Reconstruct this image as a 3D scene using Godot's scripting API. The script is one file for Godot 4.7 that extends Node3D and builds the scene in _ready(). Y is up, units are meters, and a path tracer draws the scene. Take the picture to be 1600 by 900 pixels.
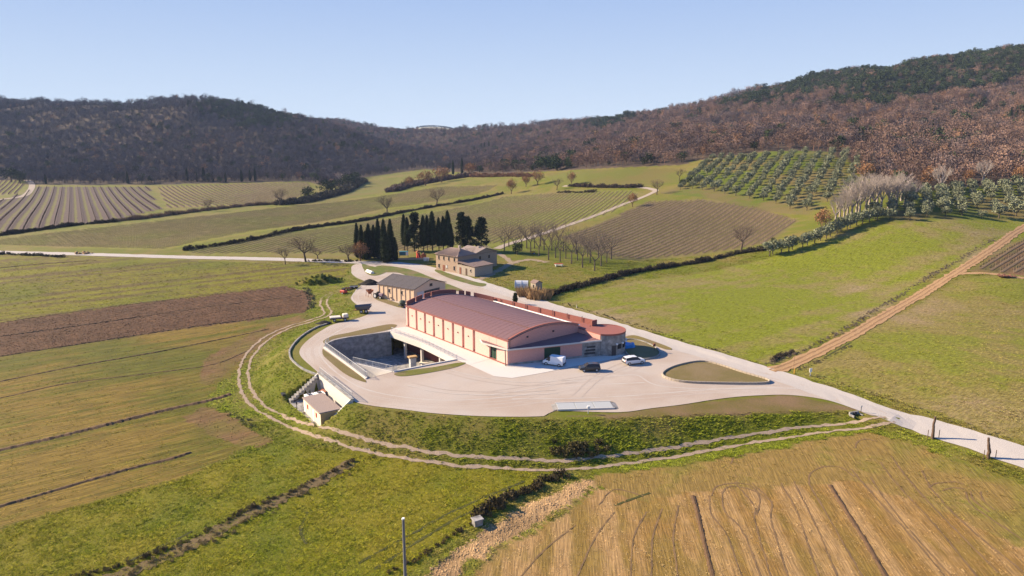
extends Node3D
# Winery and farm in a winter valley, seen from the air. Metres, y up; the gravel yard lies at y = 0.

const FOCAL := 1067.0          # focal length in pixels of the 1600 x 900 photograph
const EYE := 41.0              # camera height above the yard
const TILT := 0.20246          # 11.6 degrees downwards

var up_cos := cos(TILT)
var up_sin := sin(TILT)
var mats := {}
var noise_a := FastNoiseLite.new()
var noise_b := FastNoiseLite.new()
var noise_c := FastNoiseLite.new()
var noise_line := FastNoiseLite.new()


class Shape:
	var v := PackedVector3Array()
	var c := PackedColorArray()
	var n := PackedVector3Array()
	var smooth := false
	var col := Color.WHITE
	var coloured := false

	func tri(a: Vector3, b: Vector3, d: Vector3) -> void:
		var m := (d - a).cross(b - a).normalized()
		v.append(a); v.append(b); v.append(d)
		n.append(m); n.append(m); n.append(m)
		if coloured:
			c.append(col); c.append(col); c.append(col)

	func quad(a: Vector3, b: Vector3, d: Vector3, e: Vector3) -> void:
		tri(a, b, d)
		tri(a, d, e)

	func smooth_tri(a: Vector3, b: Vector3, d: Vector3, na: Vector3, nb: Vector3, nd: Vector3) -> void:
		v.append(a); v.append(b); v.append(d)
		n.append(na); n.append(nb); n.append(nd)
		if coloured:
			c.append(col); c.append(col); c.append(col)

	# a box given by centre, size and basis
	func box(at: Vector3, size: Vector3, turn := Basis()) -> void:
		var h := size * 0.5
		var p := []
		for i in 8:
			p.append(at + turn * Vector3(h.x if i & 1 else -h.x, h.y if i & 2 else -h.y, h.z if i & 4 else -h.z))
		quad(p[4], p[6], p[7], p[5]); quad(p[1], p[3], p[2], p[0])
		quad(p[2], p[3], p[7], p[6]); quad(p[0], p[4], p[5], p[1])
		quad(p[5], p[7], p[3], p[1]); quad(p[0], p[2], p[6], p[4])

	# box from corner to corner with chamfered vertical and top edges
	func bevel_box(at: Vector3, size: Vector3, e: float, turn := Basis()) -> void:
		var h := size * 0.5
		var ring := func(y: float, ins: float) -> Array:
			var x := h.x - ins
			var z := h.z - ins
			var k := e
			var out := []
			for q in [Vector3(-x + k, y, z), Vector3(-x, y, z - k), Vector3(-x, y, -z + k), Vector3(-x + k, y, -z), Vector3(x - k, y, -z), Vector3(x, y, -z + k), Vector3(x, y, z - k), Vector3(x - k, y, z)]:
				out.append(at + turn * q)
			return out
		var a: Array = ring.call(-h.y, 0.0)
		var b: Array = ring.call(h.y - e, 0.0)
		var d: Array = ring.call(h.y, e)
		for r in [[a, b], [b, d]]:
			for i in 8:
				var j := (i + 1) % 8
				quad(r[0][j], r[1][j], r[1][i], r[0][i])
		for i in range(1, 7):
			tri(d[0], d[i + 1], d[i])
			tri(a[0], a[i], a[i + 1])

	func tube(a: Vector3, b: Vector3, ra: float, rb: float, sides := 6, caps := true) -> void:
		var y := (b - a).normalized()
		var x := y.cross(Vector3.RIGHT if absf(y.x) < 0.8 else Vector3.FORWARD).normalized()
		var z := x.cross(y)
		for i in sides:
			var s := TAU * i / sides
			var t := TAU * (i + 1) / sides
			var p := x * cos(s) + z * sin(s)
			var q := x * cos(t) + z * sin(t)
			smooth_tri(a + p * ra, b + q * rb, b + p * rb, p, q, p)
			smooth_tri(a + p * ra, a + q * ra, b + q * rb, p, q, q)
			if caps:
				tri(b, b + q * rb, b + p * rb)
				tri(a, a + p * ra, a + q * ra)

	# upright prism over a ground polygon
	func prism(poly: PackedVector2Array, y0: float, y1: float, bottom := false) -> void:
		var q := poly.duplicate()
		if Geometry2D.is_polygon_clockwise(q):
			q.reverse()
		var m := q.size()
		for i in m:
			var s := q[i]
			var t := q[(i + 1) % m]
			quad(Vector3(s.x, y0, s.y), Vector3(t.x, y0, t.y), Vector3(t.x, y1, t.y), Vector3(s.x, y1, s.y))
		var ids := Geometry2D.triangulate_polygon(q)
		for i in range(0, ids.size(), 3):
			var a := q[ids[i]]
			var b := q[ids[i + 1]]
			var d := q[ids[i + 2]]
			top(a, b, d, y1)
			if bottom:
				top(a, d, b, y0)

	func top(a: Vector2, b: Vector2, d: Vector2, y: float) -> void:
		var s := (b - a).cross(d - a)
		if s > 0.0:
			tri(Vector3(a.x, y, a.y), Vector3(b.x, y, b.y), Vector3(d.x, y, d.y))
		else:
			tri(Vector3(a.x, y, a.y), Vector3(d.x, y, d.y), Vector3(b.x, y, b.y))

	# one flat leaf-like face
	func leaf(at: Vector3, long: Vector3, wide: Vector3) -> void:
		tri(at - wide, at + long, at + wide)

	# lathe round y: profile of (radius, height)
	func lathe(at: Vector3, profile: Array, sides := 12) -> void:
		for k in profile.size() - 1:
			var p: Vector2 = profile[k]
			var q: Vector2 = profile[k + 1]
			var nd := Vector2(q.y - p.y, p.x - q.x).normalized()
			for i in sides:
				var s := TAU * i / sides
				var t := TAU * (i + 1) / sides
				var u := Vector3(cos(s), 0, sin(s))
				var w := Vector3(cos(t), 0, sin(t))
				var nu := u * nd.x + Vector3.UP * nd.y
				var nw := w * nd.x + Vector3.UP * nd.y
				if p.x > 0.0:
					smooth_tri(at + u * p.x + Vector3.UP * p.y, at + w * p.x + Vector3.UP * p.y, at + u * q.x + Vector3.UP * q.y, nu, nw, nu)
				if q.x > 0.0:
					smooth_tri(at + u * q.x + Vector3.UP * q.y, at + w * p.x + Vector3.UP * p.y, at + w * q.x + Vector3.UP * q.y, nu, nw, nw)

	func mesh() -> ArrayMesh:
		var arr := []
		arr.resize(Mesh.ARRAY_MAX)
		arr[Mesh.ARRAY_VERTEX] = v
		arr[Mesh.ARRAY_NORMAL] = n
		if coloured:
			arr[Mesh.ARRAY_COLOR] = c
		var m := ArrayMesh.new()
		if v.size() > 0:
			m.add_surface_from_arrays(Mesh.PRIMITIVE_TRIANGLES, arr)
		return m


func shape(coloured := false) -> Shape:
	var s := Shape.new()
	s.coloured = coloured
	return s


# ---- nodes

func obj(called: String, s: Variant, m: Material, parent: Node = self) -> MeshInstance3D:
	var o := MeshInstance3D.new()
	o.name = called
	o.mesh = s.mesh() if s is Shape else s
	o.material_override = m
	parent.add_child(o, true)
	return o


func tag(o: Node, label: String, category: String, group := "") -> Node:
	o.set_meta("label", label)
	o.set_meta("category", category)
	if group:
		o.set_meta("group", group)
	return o


func thing(called: String, label: String, category: String, at := Vector3.ZERO, turn := 0.0, group := "") -> Node3D:
	var o := Node3D.new()
	o.name = called
	add_child(o, true)
	o.position = at
	o.rotation.y = turn
	tag(o, label, category, group)
	return o


func setting(called: String, s: Variant, m: Material) -> MeshInstance3D:
	var o := obj(called, s, m)
	o.set_meta("kind", "structure")
	return o


func copy(src: Node3D, at: Vector3, turn: float, size: Vector3, label := "", group := "") -> Node3D:
	var o: Node3D = src.duplicate()
	o.name = String(src.name).rstrip("0123456789")
	add_child(o, true)
	o.position = at
	o.rotation.y = turn
	o.scale = size
	if label:
		o.set_meta("label", label)
	if group:
		o.set_meta("group", group)
	return o


func scatter(called: String, mesh: Mesh, m: Material, places: Array, cols := PackedColorArray(), parent: Node = self) -> MultiMeshInstance3D:
	var mm := MultiMesh.new()
	mm.transform_format = MultiMesh.TRANSFORM_3D
	mm.use_colors = cols.size() > 0
	mm.mesh = mesh
	mm.instance_count = places.size()
	for i in places.size():
		mm.set_instance_transform(i, places[i])
		if cols.size() > 0:
			mm.set_instance_color(i, cols[i])
	var o := MultiMeshInstance3D.new()
	o.name = called
	o.multimesh = mm
	o.material_override = m
	parent.add_child(o, true)
	return o


# ---- materials: linear base colours

func lin(r: float, g: float, b: float) -> Color:
	return Color(r, g, b).linear_to_srgb()


func noise_tex(key: String, freq: float, oct: int, lo: float, hi: float, size := 512, kind := FastNoiseLite.TYPE_SIMPLEX_SMOOTH, normal := false) -> NoiseTexture2D:
	if mats.has(key):
		return mats[key]
	var n := FastNoiseLite.new()
	n.seed = key.hash() & 0xffff
	n.noise_type = kind
	n.frequency = freq
	n.fractal_octaves = oct
	n.fractal_gain = 0.6
	var t := NoiseTexture2D.new()
	t.width = size
	t.height = size
	t.seamless = true
	t.noise = n
	if normal:
		t.as_normal_map = true
		t.bump_strength = hi
	else:
		var g := Gradient.new()
		g.set_color(0, Color(lo, lo, lo))
		g.set_color(1, Color(hi, hi, hi))
		t.color_ramp = g
	mats[key] = t
	return t


func mat(key: String, r := 0.5, g := 0.5, b := 0.5, rough := 0.9, grain := "", tile := 1.0, relief := 0.0) -> StandardMaterial3D:
	if mats.has(key):
		return mats[key]
	var m := StandardMaterial3D.new()
	m.resource_name = key
	m.albedo_color = lin(r, g, b)
	m.roughness = rough
	m.metallic_specular = 0.35
	if grain:
		m.uv1_triplanar = true
		m.uv1_world_triplanar = true
		m.uv1_scale = Vector3.ONE / tile
		m.albedo_texture = mats[grain]
		if relief > 0.0:
			m.heightmap_enabled = true
			m.heightmap_texture = mats[grain]
			m.heightmap_scale = relief
	mats[key] = m
	return m


func leaf_mat(key: String, back := 0.25) -> StandardMaterial3D:
	var m := StandardMaterial3D.new()
	m.resource_name = key
	m.vertex_color_use_as_albedo = true
	m.roughness = 0.85
	m.metallic_specular = 0.2
	m.cull_mode = BaseMaterial3D.CULL_DISABLED
	mats[key] = m
	return m


# ---- the photograph's directions and the terrain

func ray(px: float, py: float) -> Vector3:
	var u := (px - 800.0) / FOCAL
	var w := (450.0 - py) / FOCAL
	return Vector3(u, -up_sin + w * up_cos, -up_cos - w * up_sin)


func at_depth(px: float, py: float, d: float) -> Vector3:
	return Vector3(0, EYE, 0) + ray(px, py) * d


func on_level(px: float, py: float, y: float) -> Vector3:
	var r := ray(px, py)
	return Vector3(0, EYE, 0) + r * ((y - EYE) / r.y)


func seen(p: Vector3) -> Vector3:
	var d := p - Vector3(0, EYE, 0)
	var f := -d.y * up_sin - d.z * up_cos
	var u := d.y * up_cos - d.z * up_sin
	return Vector3(800.0 + FOCAL * d.x / f, 450.0 - FOCAL * u / f, f)


# ground under a direction of the photograph
func hit(px: float, py: float) -> Vector3:
	var r := ray(px, py)
	var t := 50.0
	var last := t
	while t < 4000.0:
		var p := Vector3(0, EYE, 0) + r * t
		if p.y < height(p.x, p.z):
			break
		last = t
		t += maxf(1.5, t * 0.012)
	if t >= 4000.0:
		return Vector3(0, EYE, 0) + r * 2500.0
	var lo := last
	var hi := t
	for i in 14:
		var m := (lo + hi) * 0.5
		var p := Vector3(0, EYE, 0) + r * m
		if p.y < height(p.x, p.z):
			hi = m
		else:
			lo = m
	var q := Vector3(0, EYE, 0) + r * hi
	q.y = height(q.x, q.z)
	return q


func flat(points: Array, y := INF) -> PackedVector2Array:
	var out := PackedVector2Array()
	for p in points:
		var h := hit(p[0], p[1]) if y == INF else on_level(p[0], p[1], y)
		out.append(Vector2(h.x, h.z))
	return out


# smooth curve through points
func spline(pts: PackedVector2Array, step: float, closed := false) -> PackedVector2Array:
	var out := PackedVector2Array()
	var m := pts.size()
	var segs := m if closed else m - 1
	for i in segs:
		var a := pts[(i - 1 + m) % m] if closed or i > 0 else pts[0] * 2.0 - pts[1]
		var b := pts[i]
		var d := pts[(i + 1) % m]
		var e := pts[(i + 2) % m] if closed or i + 2 < m else pts[m - 1] * 2.0 - pts[m - 2]
		var k := maxi(1, int(ceil(b.distance_to(d) / step)))
		for j in k:
			out.append(b.cubic_interpolate(d, a, e, float(j) / k))
	if not closed:
		out.append(pts[m - 1])
	return out

# ---- broad terrain: a thin-plate surface through surveyed points

var knots := []            # [x, z, weight]
var plane := [0.0, 0.0, 0.0]
var near_grid := PackedFloat32Array()
var far_grid := PackedFloat32Array()
const NEAR := [-230.0, -460.0, 6.0, 89, 88]
const FAR := [-2000.0, -3100.0, 25.0, 161, 140]
var yard_edge := PackedVector2Array()
var yard_box := Rect2()
var pit_edge := PackedVector2Array()
var pit_n := 0
var pit_wide := PackedVector2Array()
var under_slab := PackedVector2Array()
var pit_box := Rect2()
var notch := PackedVector2Array()
var notch_box := Rect2()
var mound_at := Vector2.ZERO


func survey() -> void:
	var pts := []
	# [px, py, y]: places of known level
	for p in [[1600, 712, -0.6], [1400, 645, -0.2], [1250, 592, 0.0], [1060, 535, 0.0], [950, 502, 0.0], [860, 475, 0.0], [780, 449, 0.0], [700, 425, 0.0], [600, 410, 0.0], [480, 407, 0.0], [300, 401, 0.0], [0, 393, 0.0], [-300, 385, 0.0], [680, 480, 0.0], [560, 470, -0.1], [900, 560, 0.0], [1100, 590, 0.0],
			[0, 900, -5.2], [300, 900, -5.2], [800, 900, -5.6], [1200, 900, -5.0], [1600, 900, -4.2], [-300, 700, -4.5], [0, 720, -4.3], [0, 560, -2.6], [0, 450, -0.9], [250, 460, -1.2], [250, 560, -2.8], [300, 640, -3.9], [380, 600, -3.7], [390, 545, -2.9], [440, 500, -1.8], [500, 470, -0.8], [440, 650, -4.2], [520, 690, -4.3], [700, 725, -4.3], [900, 722, -4.2], [1000, 705, -3.8], [1150, 688, -2.7], [1270, 670, -1.6], [1370, 659, -0.5], [1200, 740, -3.6], [1450, 700, -1.6], [1600, 780, -2.6], [1060, 790, -4.4],
			[1380, 600, 0.5], [1600, 600, 2.0], [1250, 520, 0.9], [1050, 480, 0.5], [1200, 570, 0.1], [950, 455, 0.4], [-300, 1000, -5.5], [800, 1200, -6.5], [1900, 1000, -5.0]]:
		pts.append(on_level(p[0], p[1], p[2]))
	# [px, py, distance]: judged by the size of the trees there
	for p in [[1600, 450, 182], [1600, 355, 248], [1450, 440, 195], [1300, 430, 212], [1250, 388, 238], [1150, 388, 255], [1000, 420, 237], [960, 404, 255], [880, 380, 286], [1060, 310, 360], [1250, 342, 285], [1020, 296, 400], [1150, 350, 300], [1000, 345, 320], [850, 292, 470], [800, 276, 560], [940, 266, 480], [1060, 262, 450], [1200, 238, 430], [1350, 325, 275], [1500, 300, 295], [1500, 345, 250], [1600, 290, 300], [1600, 250, 385], [1400, 232, 445], [1800, 350, 240], [1900, 250, 380], [1800, 500, 165],
			[1600, 78, 950], [1450, 100, 1000], [1300, 123, 1050], [1200, 147, 1100], [1100, 168, 1150], [1000, 184, 1250], [900, 193, 1350], [800, 201, 1500], [700, 208, 1700], [650, 211, 1800], [1400, 170, 700], [1600, 175, 640], [1200, 200, 640], [1000, 225, 760], [850, 242, 820], [1800, 60, 900], [2000, 40, 880], [1900, 170, 600],
			[560, 300, 600], [600, 284, 720], [655, 266, 900], [700, 245, 1150], [760, 256, 800], [0, 300, 610], [200, 291, 685], [400, 286, 705], [480, 284, 720], [-300, 300, 640], [0, 166, 1300], [100, 170, 1300], [200, 168, 1250], [280, 163, 1200], [380, 171, 1150], [450, 187, 1180], [520, 203, 1280], [605, 232, 1420], [650, 238, 1400], [560, 221, 1090], [610, 237, 1040], [648, 253, 980], [-300, 165, 1300], [-600, 170, 1250], [200, 230, 950], [0, 235, 930], [400, 232, 920], [540, 250, 960], [-300, 235, 930], [480, 192, 1750], [600, 209, 1950],
			[300, 340, 395], [0, 345, 375], [600, 330, 425], [760, 330, 395], [780, 302, 485], [700, 350, 352], [450, 320, 480], [650, 300, 520], [450, 370, 300], [850, 340, 350]]:
		pts.append(at_depth(p[0], p[1], p[2]))
	# beyond the ridges the land falls away
	for p in [[1600, 78, 950], [1300, 123, 1050], [1000, 184, 1250], [1900, 60, 900], [0, 166, 1300], [280, 163, 1200], [-300, 165, 1300]]:
		var r := at_depth(p[0], p[1], p[2])
		var d := Vector3(r.x, 0, r.z).normalized() * 420.0
		pts.append(Vector3(r.x + d.x, r.y - 70.0, r.z + d.z))
	for p in [[650, 211, 1800], [800, 201, 1500], [480, 192, 1750]]:
		var r := at_depth(p[0], p[1], p[2])
		var d := Vector3(r.x, 0, r.z).normalized() * 700.0
		pts.append(Vector3(r.x + d.x, r.y - 90.0, r.z + d.z))
	var n := pts.size()
	var m := n + 3
	var a := []
	for i in m:
		var row := PackedFloat64Array()
		row.resize(m + 1)
		a.append(row)
	for i in n:
		var p: Vector3 = pts[i]
		for j in n:
			var q: Vector3 = pts[j]
			a[i][j] = kernel(Vector2(p.x - q.x, p.z - q.z).length_squared())
		a[i][i] += 0.0006
		a[i][n] = 1.0
		a[i][n + 1] = p.x / 500.0
		a[i][n + 2] = p.z / 500.0
		a[n][i] = 1.0
		a[n + 1][i] = p.x / 500.0
		a[n + 2][i] = p.z / 500.0
		a[i][m] = p.y
	for k in m:
		var best := k
		for i in range(k, m):
			if absf(a[i][k]) > absf(a[best][k]):
				best = i
		var swap: PackedFloat64Array = a[k]
		a[k] = a[best]
		a[best] = swap
		var rk: PackedFloat64Array = a[k]
		for i in range(k + 1, m):
			var ri: PackedFloat64Array = a[i]
			var f := ri[k] / rk[k]
			if f != 0.0:
				for j in range(k, m + 1):
					ri[j] -= f * rk[j]
				a[i] = ri
	var w := PackedFloat64Array()
	w.resize(m)
	for k in range(m - 1, -1, -1):
		var s: float = a[k][m]
		for j in range(k + 1, m):
			s -= a[k][j] * w[j]
		w[k] = s / a[k][k]
	var kx := PackedFloat64Array()
	var kz := PackedFloat64Array()
	for i in n:
		kx.append(pts[i].x)
		kz.append(pts[i].z)
	for g in [NEAR, FAR]:
		var out := PackedFloat32Array()
		for iz in g[4]:
			var z: float = g[1] + iz * g[2]
			for ix in g[3]:
				var x: float = g[0] + ix * g[2]
				var s: float = w[n] + w[n + 1] * x / 500.0 + w[n + 2] * z / 500.0
				for i in n:
					var dx := (x - kx[i]) / 500.0
					var dz := (z - kz[i]) / 500.0
					var r2 := dx * dx + dz * dz
					if r2 > 1e-12:
						s += w[i] * r2 * log(r2)
				out.append(s)
		if g == NEAR:
			near_grid = out
		else:
			far_grid = out


func kernel(d2: float) -> float:
	var r2 := d2 / 250000.0
	return 0.0 if r2 < 1e-12 else r2 * log(r2)


func broad(x: float, z: float) -> float:
	var g := NEAR
	var a := near_grid
	var fx: float = (x - g[0]) / g[2]
	var fz: float = (z - g[1]) / g[2]
	if fx < 1.0 or fz < 1.0 or fx > g[3] - 2.0 or fz > g[4] - 2.0:
		g = FAR
		a = far_grid
		fx = clampf((x - g[0]) / g[2], 0.0, g[3] - 1.01)
		fz = clampf((z - g[1]) / g[2], 0.0, g[4] - 1.01)
	var ix := int(fx)
	var iz := int(fz)
	fx -= ix
	fz -= iz
	var w: int = g[3]
	var k := iz * w + ix
	return lerpf(lerpf(a[k], a[k + 1], fx), lerpf(a[k + w], a[k + w + 1], fx), fz)


func edge_distance(p: Vector2, poly: PackedVector2Array) -> float:
	var best := INF
	for i in poly.size():
		var a := poly[i]
		var b := poly[(i + 1) % poly.size()]
		var e := b - a
		var t := clampf((p - a).dot(e) / e.length_squared(), 0.0, 1.0)
		best = minf(best, p.distance_squared_to(a + e * t))
	return sqrt(best)


func height(x: float, z: float) -> float:
	var y := broad(x, z)
	if y > 28.0:
		y += noise_c.get_noise_2d(x * 0.16, z * 0.16) * minf((y - 28.0) * 0.3, 14.0)
	var p := Vector2(x, z)
	if yard_box.has_point(p):
		if Geometry2D.is_point_in_polygon(p, yard_edge):
			y = -0.07
			if pit_box.has_point(p) and (Geometry2D.is_point_in_polygon(p, pit_wide) or Geometry2D.is_point_in_polygon(p, under_slab)):
				y = -6.2
		else:
			var d := edge_distance(p, yard_edge)
			var drop := absf(y)
			var reach := clampf(1.2 + drop * 1.75, 2.0, 9.0)
			if d < reach:
				var s := d / reach
				y = lerpf(-0.07, y, s * s * (3.0 - 2.0 * s) * 0.5 + s * 0.5)
		if notch_box.has_point(p) and Geometry2D.is_point_in_polygon(p, notch):
			y = minf(y, -3.75)
	var md := (p - mound_at) * Vector2(0.13, 0.3)
	if md.length_squared() < 1.0:
		y += 1.9 * pow(1.0 - md.length_squared(), 1.3) * (1.0 + 0.35 * noise_a.get_noise_2d(x * 8.0, z * 8.0))
	return y


# ---- the ground sheet: a net of lines, close together near the farm and wider apart far off

var xs := PackedFloat32Array()
var zs := PackedFloat32Array()
var hs := PackedFloat32Array()
var cs := PackedColorArray()
var zone := PackedByteArray()
var paved := PackedByteArray()   # where roads lie, so that nothing grows there

enum { ROUGH, STRIPS, PLOUGH, OLIVE, BROWN, LUSH, STUBBLE, STUBBLE_TOP, BARE, MEADOW, MEADOW_B, VINE_A, VINE_B, VINE_C, VINE_D, VINE_E, VALLEY, PASTURE, GROVE, WOOD, VINE_F, DRY }


func lines_of(lo: float, dense_lo: float, dense_hi: float, hi: float, step: float, grow: float) -> PackedFloat32Array:
	var left := []
	var v := dense_lo
	var s := step
	while v > lo:
		s += s * grow
		v -= s
		left.append(v)
	left.reverse()
	var out := PackedFloat32Array(left)
	v = dense_lo
	while v < dense_hi:
		out.append(v)
		v += step
	s = step
	while v < hi:
		out.append(v)
		s += s * grow
		v += s
	out.append(v)
	return out


func paint_zone(id: int, poly: PackedVector2Array, ragged := 0.6) -> void:
	var box := Rect2(poly[0], Vector2.ZERO)
	for p in poly:
		box = box.expand(p)
	box = box.grow(2.0)
	var i0 := xs.bsearch(box.position.x)
	var i1 := mini(xs.bsearch(box.end.x), xs.size())
	var j0 := zs.bsearch(box.position.y)
	var j1 := mini(zs.bsearch(box.end.y), zs.size())
	var w := xs.size()
	for j in range(j0, j1):
		for i in range(i0, i1):
			var p := Vector2(xs[i], zs[j])
			if ragged > 0.0:
				p += Vector2(noise_b.get_noise_2d(p.x * 2.0, p.y * 2.0), noise_b.get_noise_2d(p.y * 2.0 + 400.0, p.x * 2.0)) * ragged
			if Geometry2D.is_point_in_polygon(p, poly):
				zone[j * w + i] = id


func ground_y(x: float, z: float) -> float:
	var i := clampi(xs.bsearch(x) - 1, 0, xs.size() - 2)
	var j := clampi(zs.bsearch(z) - 1, 0, zs.size() - 2)
	var u := (x - xs[i]) / (xs[i + 1] - xs[i])
	var t := (z - zs[j]) / (zs[j + 1] - zs[j])
	var w := xs.size()
	var a := hs[j * w + i]
	var b := hs[j * w + i + 1]
	var d := hs[(j + 1) * w + i]
	var e := hs[(j + 1) * w + i + 1]
	# the same two triangles as in the sheet: a-b-e and a-e-d
	return a + u * (b - a) + t * (e - b) if u >= t else a + t * (d - a) + u * (e - d)


func ground_col(x: float, z: float) -> Color:
	var i := clampi(xs.bsearch(x), 0, xs.size() - 1)
	var j := clampi(zs.bsearch(z), 0, zs.size() - 1)
	return cs[j * xs.size() + i]


func ground_zone(x: float, z: float) -> int:
	var i := clampi(xs.bsearch(x), 0, xs.size() - 1)
	var j := clampi(zs.bsearch(z), 0, zs.size() - 1)
	return zone[j * xs.size() + i]


# point on the ground sheet under a direction of the photograph
func spot(px: float, py: float) -> Vector3:
	var p := hit(px, py)
	p.y = ground_y(p.x, p.z)
	return p


func grounded(p: Vector2, lift := 0.0) -> Vector3:
	return Vector3(p.x, ground_y(p.x, p.y) + lift, p.y)


func pave(mid: PackedVector2Array, half: float) -> void:
	if paved.size() == 0:
		paved.resize(zone.size())
	var keep := zone
	zone = paved
	for poly in Geometry2D.offset_polyline(mid, half):
		paint_zone(1, poly, 0.0)
	paved = zone
	zone = keep


func is_paved(x: float, z: float) -> bool:
	var i := clampi(xs.bsearch(x), 0, xs.size() - 1)
	var j := clampi(zs.bsearch(z), 0, zs.size() - 1)
	return paved[j * xs.size() + i] == 1


# ribbon lying on the ground: left and right borders
func ribbon(s: Shape, mid: PackedVector2Array, half: float, lift: float, ragged := 0.0, across := 2) -> void:
	var rows := []
	for i in mid.size():
		var t := (mid[mini(i + 1, mid.size() - 1)] - mid[maxi(i - 1, 0)]).normalized()
		var o := Vector2(-t.y, t.x)
		var row := []
		for k in across + 1:
			var f := 2.0 * k / across - 1.0
			var w := half
			if k == 0 or k == across:
				w += noise_b.get_noise_2d(mid[i].x * 6.0 + k * 90.0, mid[i].y * 6.0) * ragged
			row.append(grounded(mid[i] + o * f * w, lift))
		rows.append(row)
	for i in rows.size() - 1:
		for k in across:
			s.quad(rows[i][k], rows[i + 1][k], rows[i + 1][k + 1], rows[i][k + 1])


# sheet over polygons with crisp edges, cut into cells
func sheet(s: Shape, poly: PackedVector2Array, holes: Array, step: float, y_at: Callable, col_at: Callable) -> void:
	var box := Rect2(poly[0], Vector2.ZERO)
	for p in poly:
		box = box.expand(p)
	var nx := int(ceil(box.size.x / step))
	var nz := int(ceil(box.size.y / step))
	var inside := PackedByteArray()
	inside.resize((nx + 1) * (nz + 1))
	for j in nz + 1:
		for i in nx + 1:
			var p := box.position + Vector2(i, j) * step
			var ok := Geometry2D.is_point_in_polygon(p, poly)
			if ok:
				for h in holes:
					if Geometry2D.is_point_in_polygon(p, h):
						ok = false
			inside[j * (nx + 1) + i] = 1 if ok else 0
	for j in nz:
		for i in nx:
			var k := j * (nx + 1) + i
			var sum := inside[k] + inside[k + 1] + inside[k + nx + 1] + inside[k + nx + 2]
			if sum == 0:
				continue
			var o := box.position + Vector2(i, j) * step
			var cell := PackedVector2Array([o, o + Vector2(step, 0), o + Vector2(step, step), o + Vector2(0, step)])
			var parts := [cell]
			if sum < 4:
				parts = Geometry2D.intersect_polygons(cell, poly)
				for h in holes:
					var left := []
					for q in parts:
						left.append_array(Geometry2D.clip_polygons(q, h))
					parts = left
			for q in parts:
				var ids := Geometry2D.triangulate_polygon(q)
				for t in range(0, ids.size(), 3):
					var a: Vector2 = q[ids[t]]
					var b: Vector2 = q[ids[t + 1]]
					var d: Vector2 = q[ids[t + 2]]
					if (b - a).cross(d - a) < 0.0:
						var e := b
						b = d
						d = e
					for c in [a, b, d]:
						s.v.append(Vector3(c.x, y_at.call(c), c.y))
						s.n.append(Vector3.UP)
						if s.coloured:
							s.c.append(col_at.call(c))


func _ready() -> void:
	# camera
	var cam := Camera3D.new()
	cam.name = "camera"
	cam.position = Vector3(0, EYE, 0)
	cam.rotation = Vector3(-TILT, 0, 0)
	cam.fov = rad_to_deg(2.0 * atan(450.0 / FOCAL))
	cam.near = 0.5
	cam.far = 9000.0
	add_child(cam)
	cam.make_current()
	# sky, haze and exposure
	var env := Environment.new()
	env.background_mode = Environment.BG_SKY
	var sky := Sky.new()
	var air := ProceduralSkyMaterial.new()
	air.sky_top_color = lin(0.045, 0.22, 0.71)
	air.sky_horizon_color = lin(0.74, 0.86, 0.97)
	air.sky_curve = 0.2
	air.ground_bottom_color = lin(0.25, 0.23, 0.18)
	air.ground_horizon_color = lin(0.62, 0.68, 0.74)
	air.sun_angle_max = 1.0
	air.energy_multiplier = 1.0
	sky.sky_material = air
	env.sky = sky
	env.background_energy_multiplier = 0.38
	env.tonemap_mode = Environment.TONE_MAPPER_LINEAR
	env.tonemap_exposure = 2.7
	env.sdfgi_enabled = true
	env.ssao_enabled = true
	env.ssil_enabled = true
	env.fog_enabled = true
	env.fog_density = 0.00007
	env.fog_light_color = lin(0.5, 0.66, 1.0)
	var we := WorldEnvironment.new()
	we.name = "surroundings"
	we.environment = env
	add_child(we)
	var sun := DirectionalLight3D.new()
	sun.name = "sun"
	sun.light_energy = 1.6
	sun.light_color = Color(1.0, 0.91, 0.78)
	sun.light_angular_distance = 0.5
	sun.shadow_enabled = true
	add_child(sun)
	var fall := Vector3(0.966 * 0.885, -0.466, 0.259 * 0.885)
	sun.look_at_from_position(Vector3.ZERO, fall, Vector3.UP)
	# noises and shared textures
	noise_a.seed = 11; noise_a.frequency = 0.02; noise_a.fractal_octaves = 3
	noise_b.seed = 12; noise_b.frequency = 0.12; noise_b.fractal_octaves = 2
	noise_c.seed = 13; noise_c.frequency = 0.04; noise_c.fractal_octaves = 4
	noise_line.seed = 14; noise_line.frequency = 0.22; noise_line.fractal_octaves = 2
	noise_tex("fine", 0.05, 5, 0.62, 1.0)
	noise_tex("soft", 0.012, 4, 0.8, 1.0)
	noise_tex("streak", 0.045, 4, 0.45, 1.0, 1024)
	noise_tex("streak_soft", 0.045, 4, 0.62, 1.0, 1024)
	noise_tex("clump", 0.035, 4, 0.45, 1.0)
	survey()
	build_setting()
	build_things()


const PIT_CURVE := [[508, 543], [509, 540], [514, 536], [524, 532], [540, 528.5], [560, 525.5], [585, 522], [611, 518.5]]
const PIT := [[640, 529], [680, 544], [712, 562], [660, 572], [614, 581], [594, 586], [574, 592], [540, 566.5]]
const GRAVEL := [[560, 412], [549, 424], [556, 433], [570, 440], [565, 447], [554, 458], [548, 466], [556, 475], [570, 484], [576, 490], [560, 497], [545, 501], [520, 507], [503, 516], [488, 526], [475, 537], [468, 548], [471, 558], [487, 573], [503, 587], [524, 605], [549, 625], [576, 633], [633, 640], [683, 646], [766, 650.5], [850, 650], [866, 642], [966, 644], [1016, 638], [1066, 632], [1110, 625], [1150, 620], [1190, 617.5], [1233, 617], [1283, 623], [1326, 635], [1362, 649], [1385, 645], [1300, 616], [1210, 583], [1112, 557], [1040, 532], [960, 505], [860, 477], [820, 464], [786, 454], [740, 438], [690, 421], [640, 411]]
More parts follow.
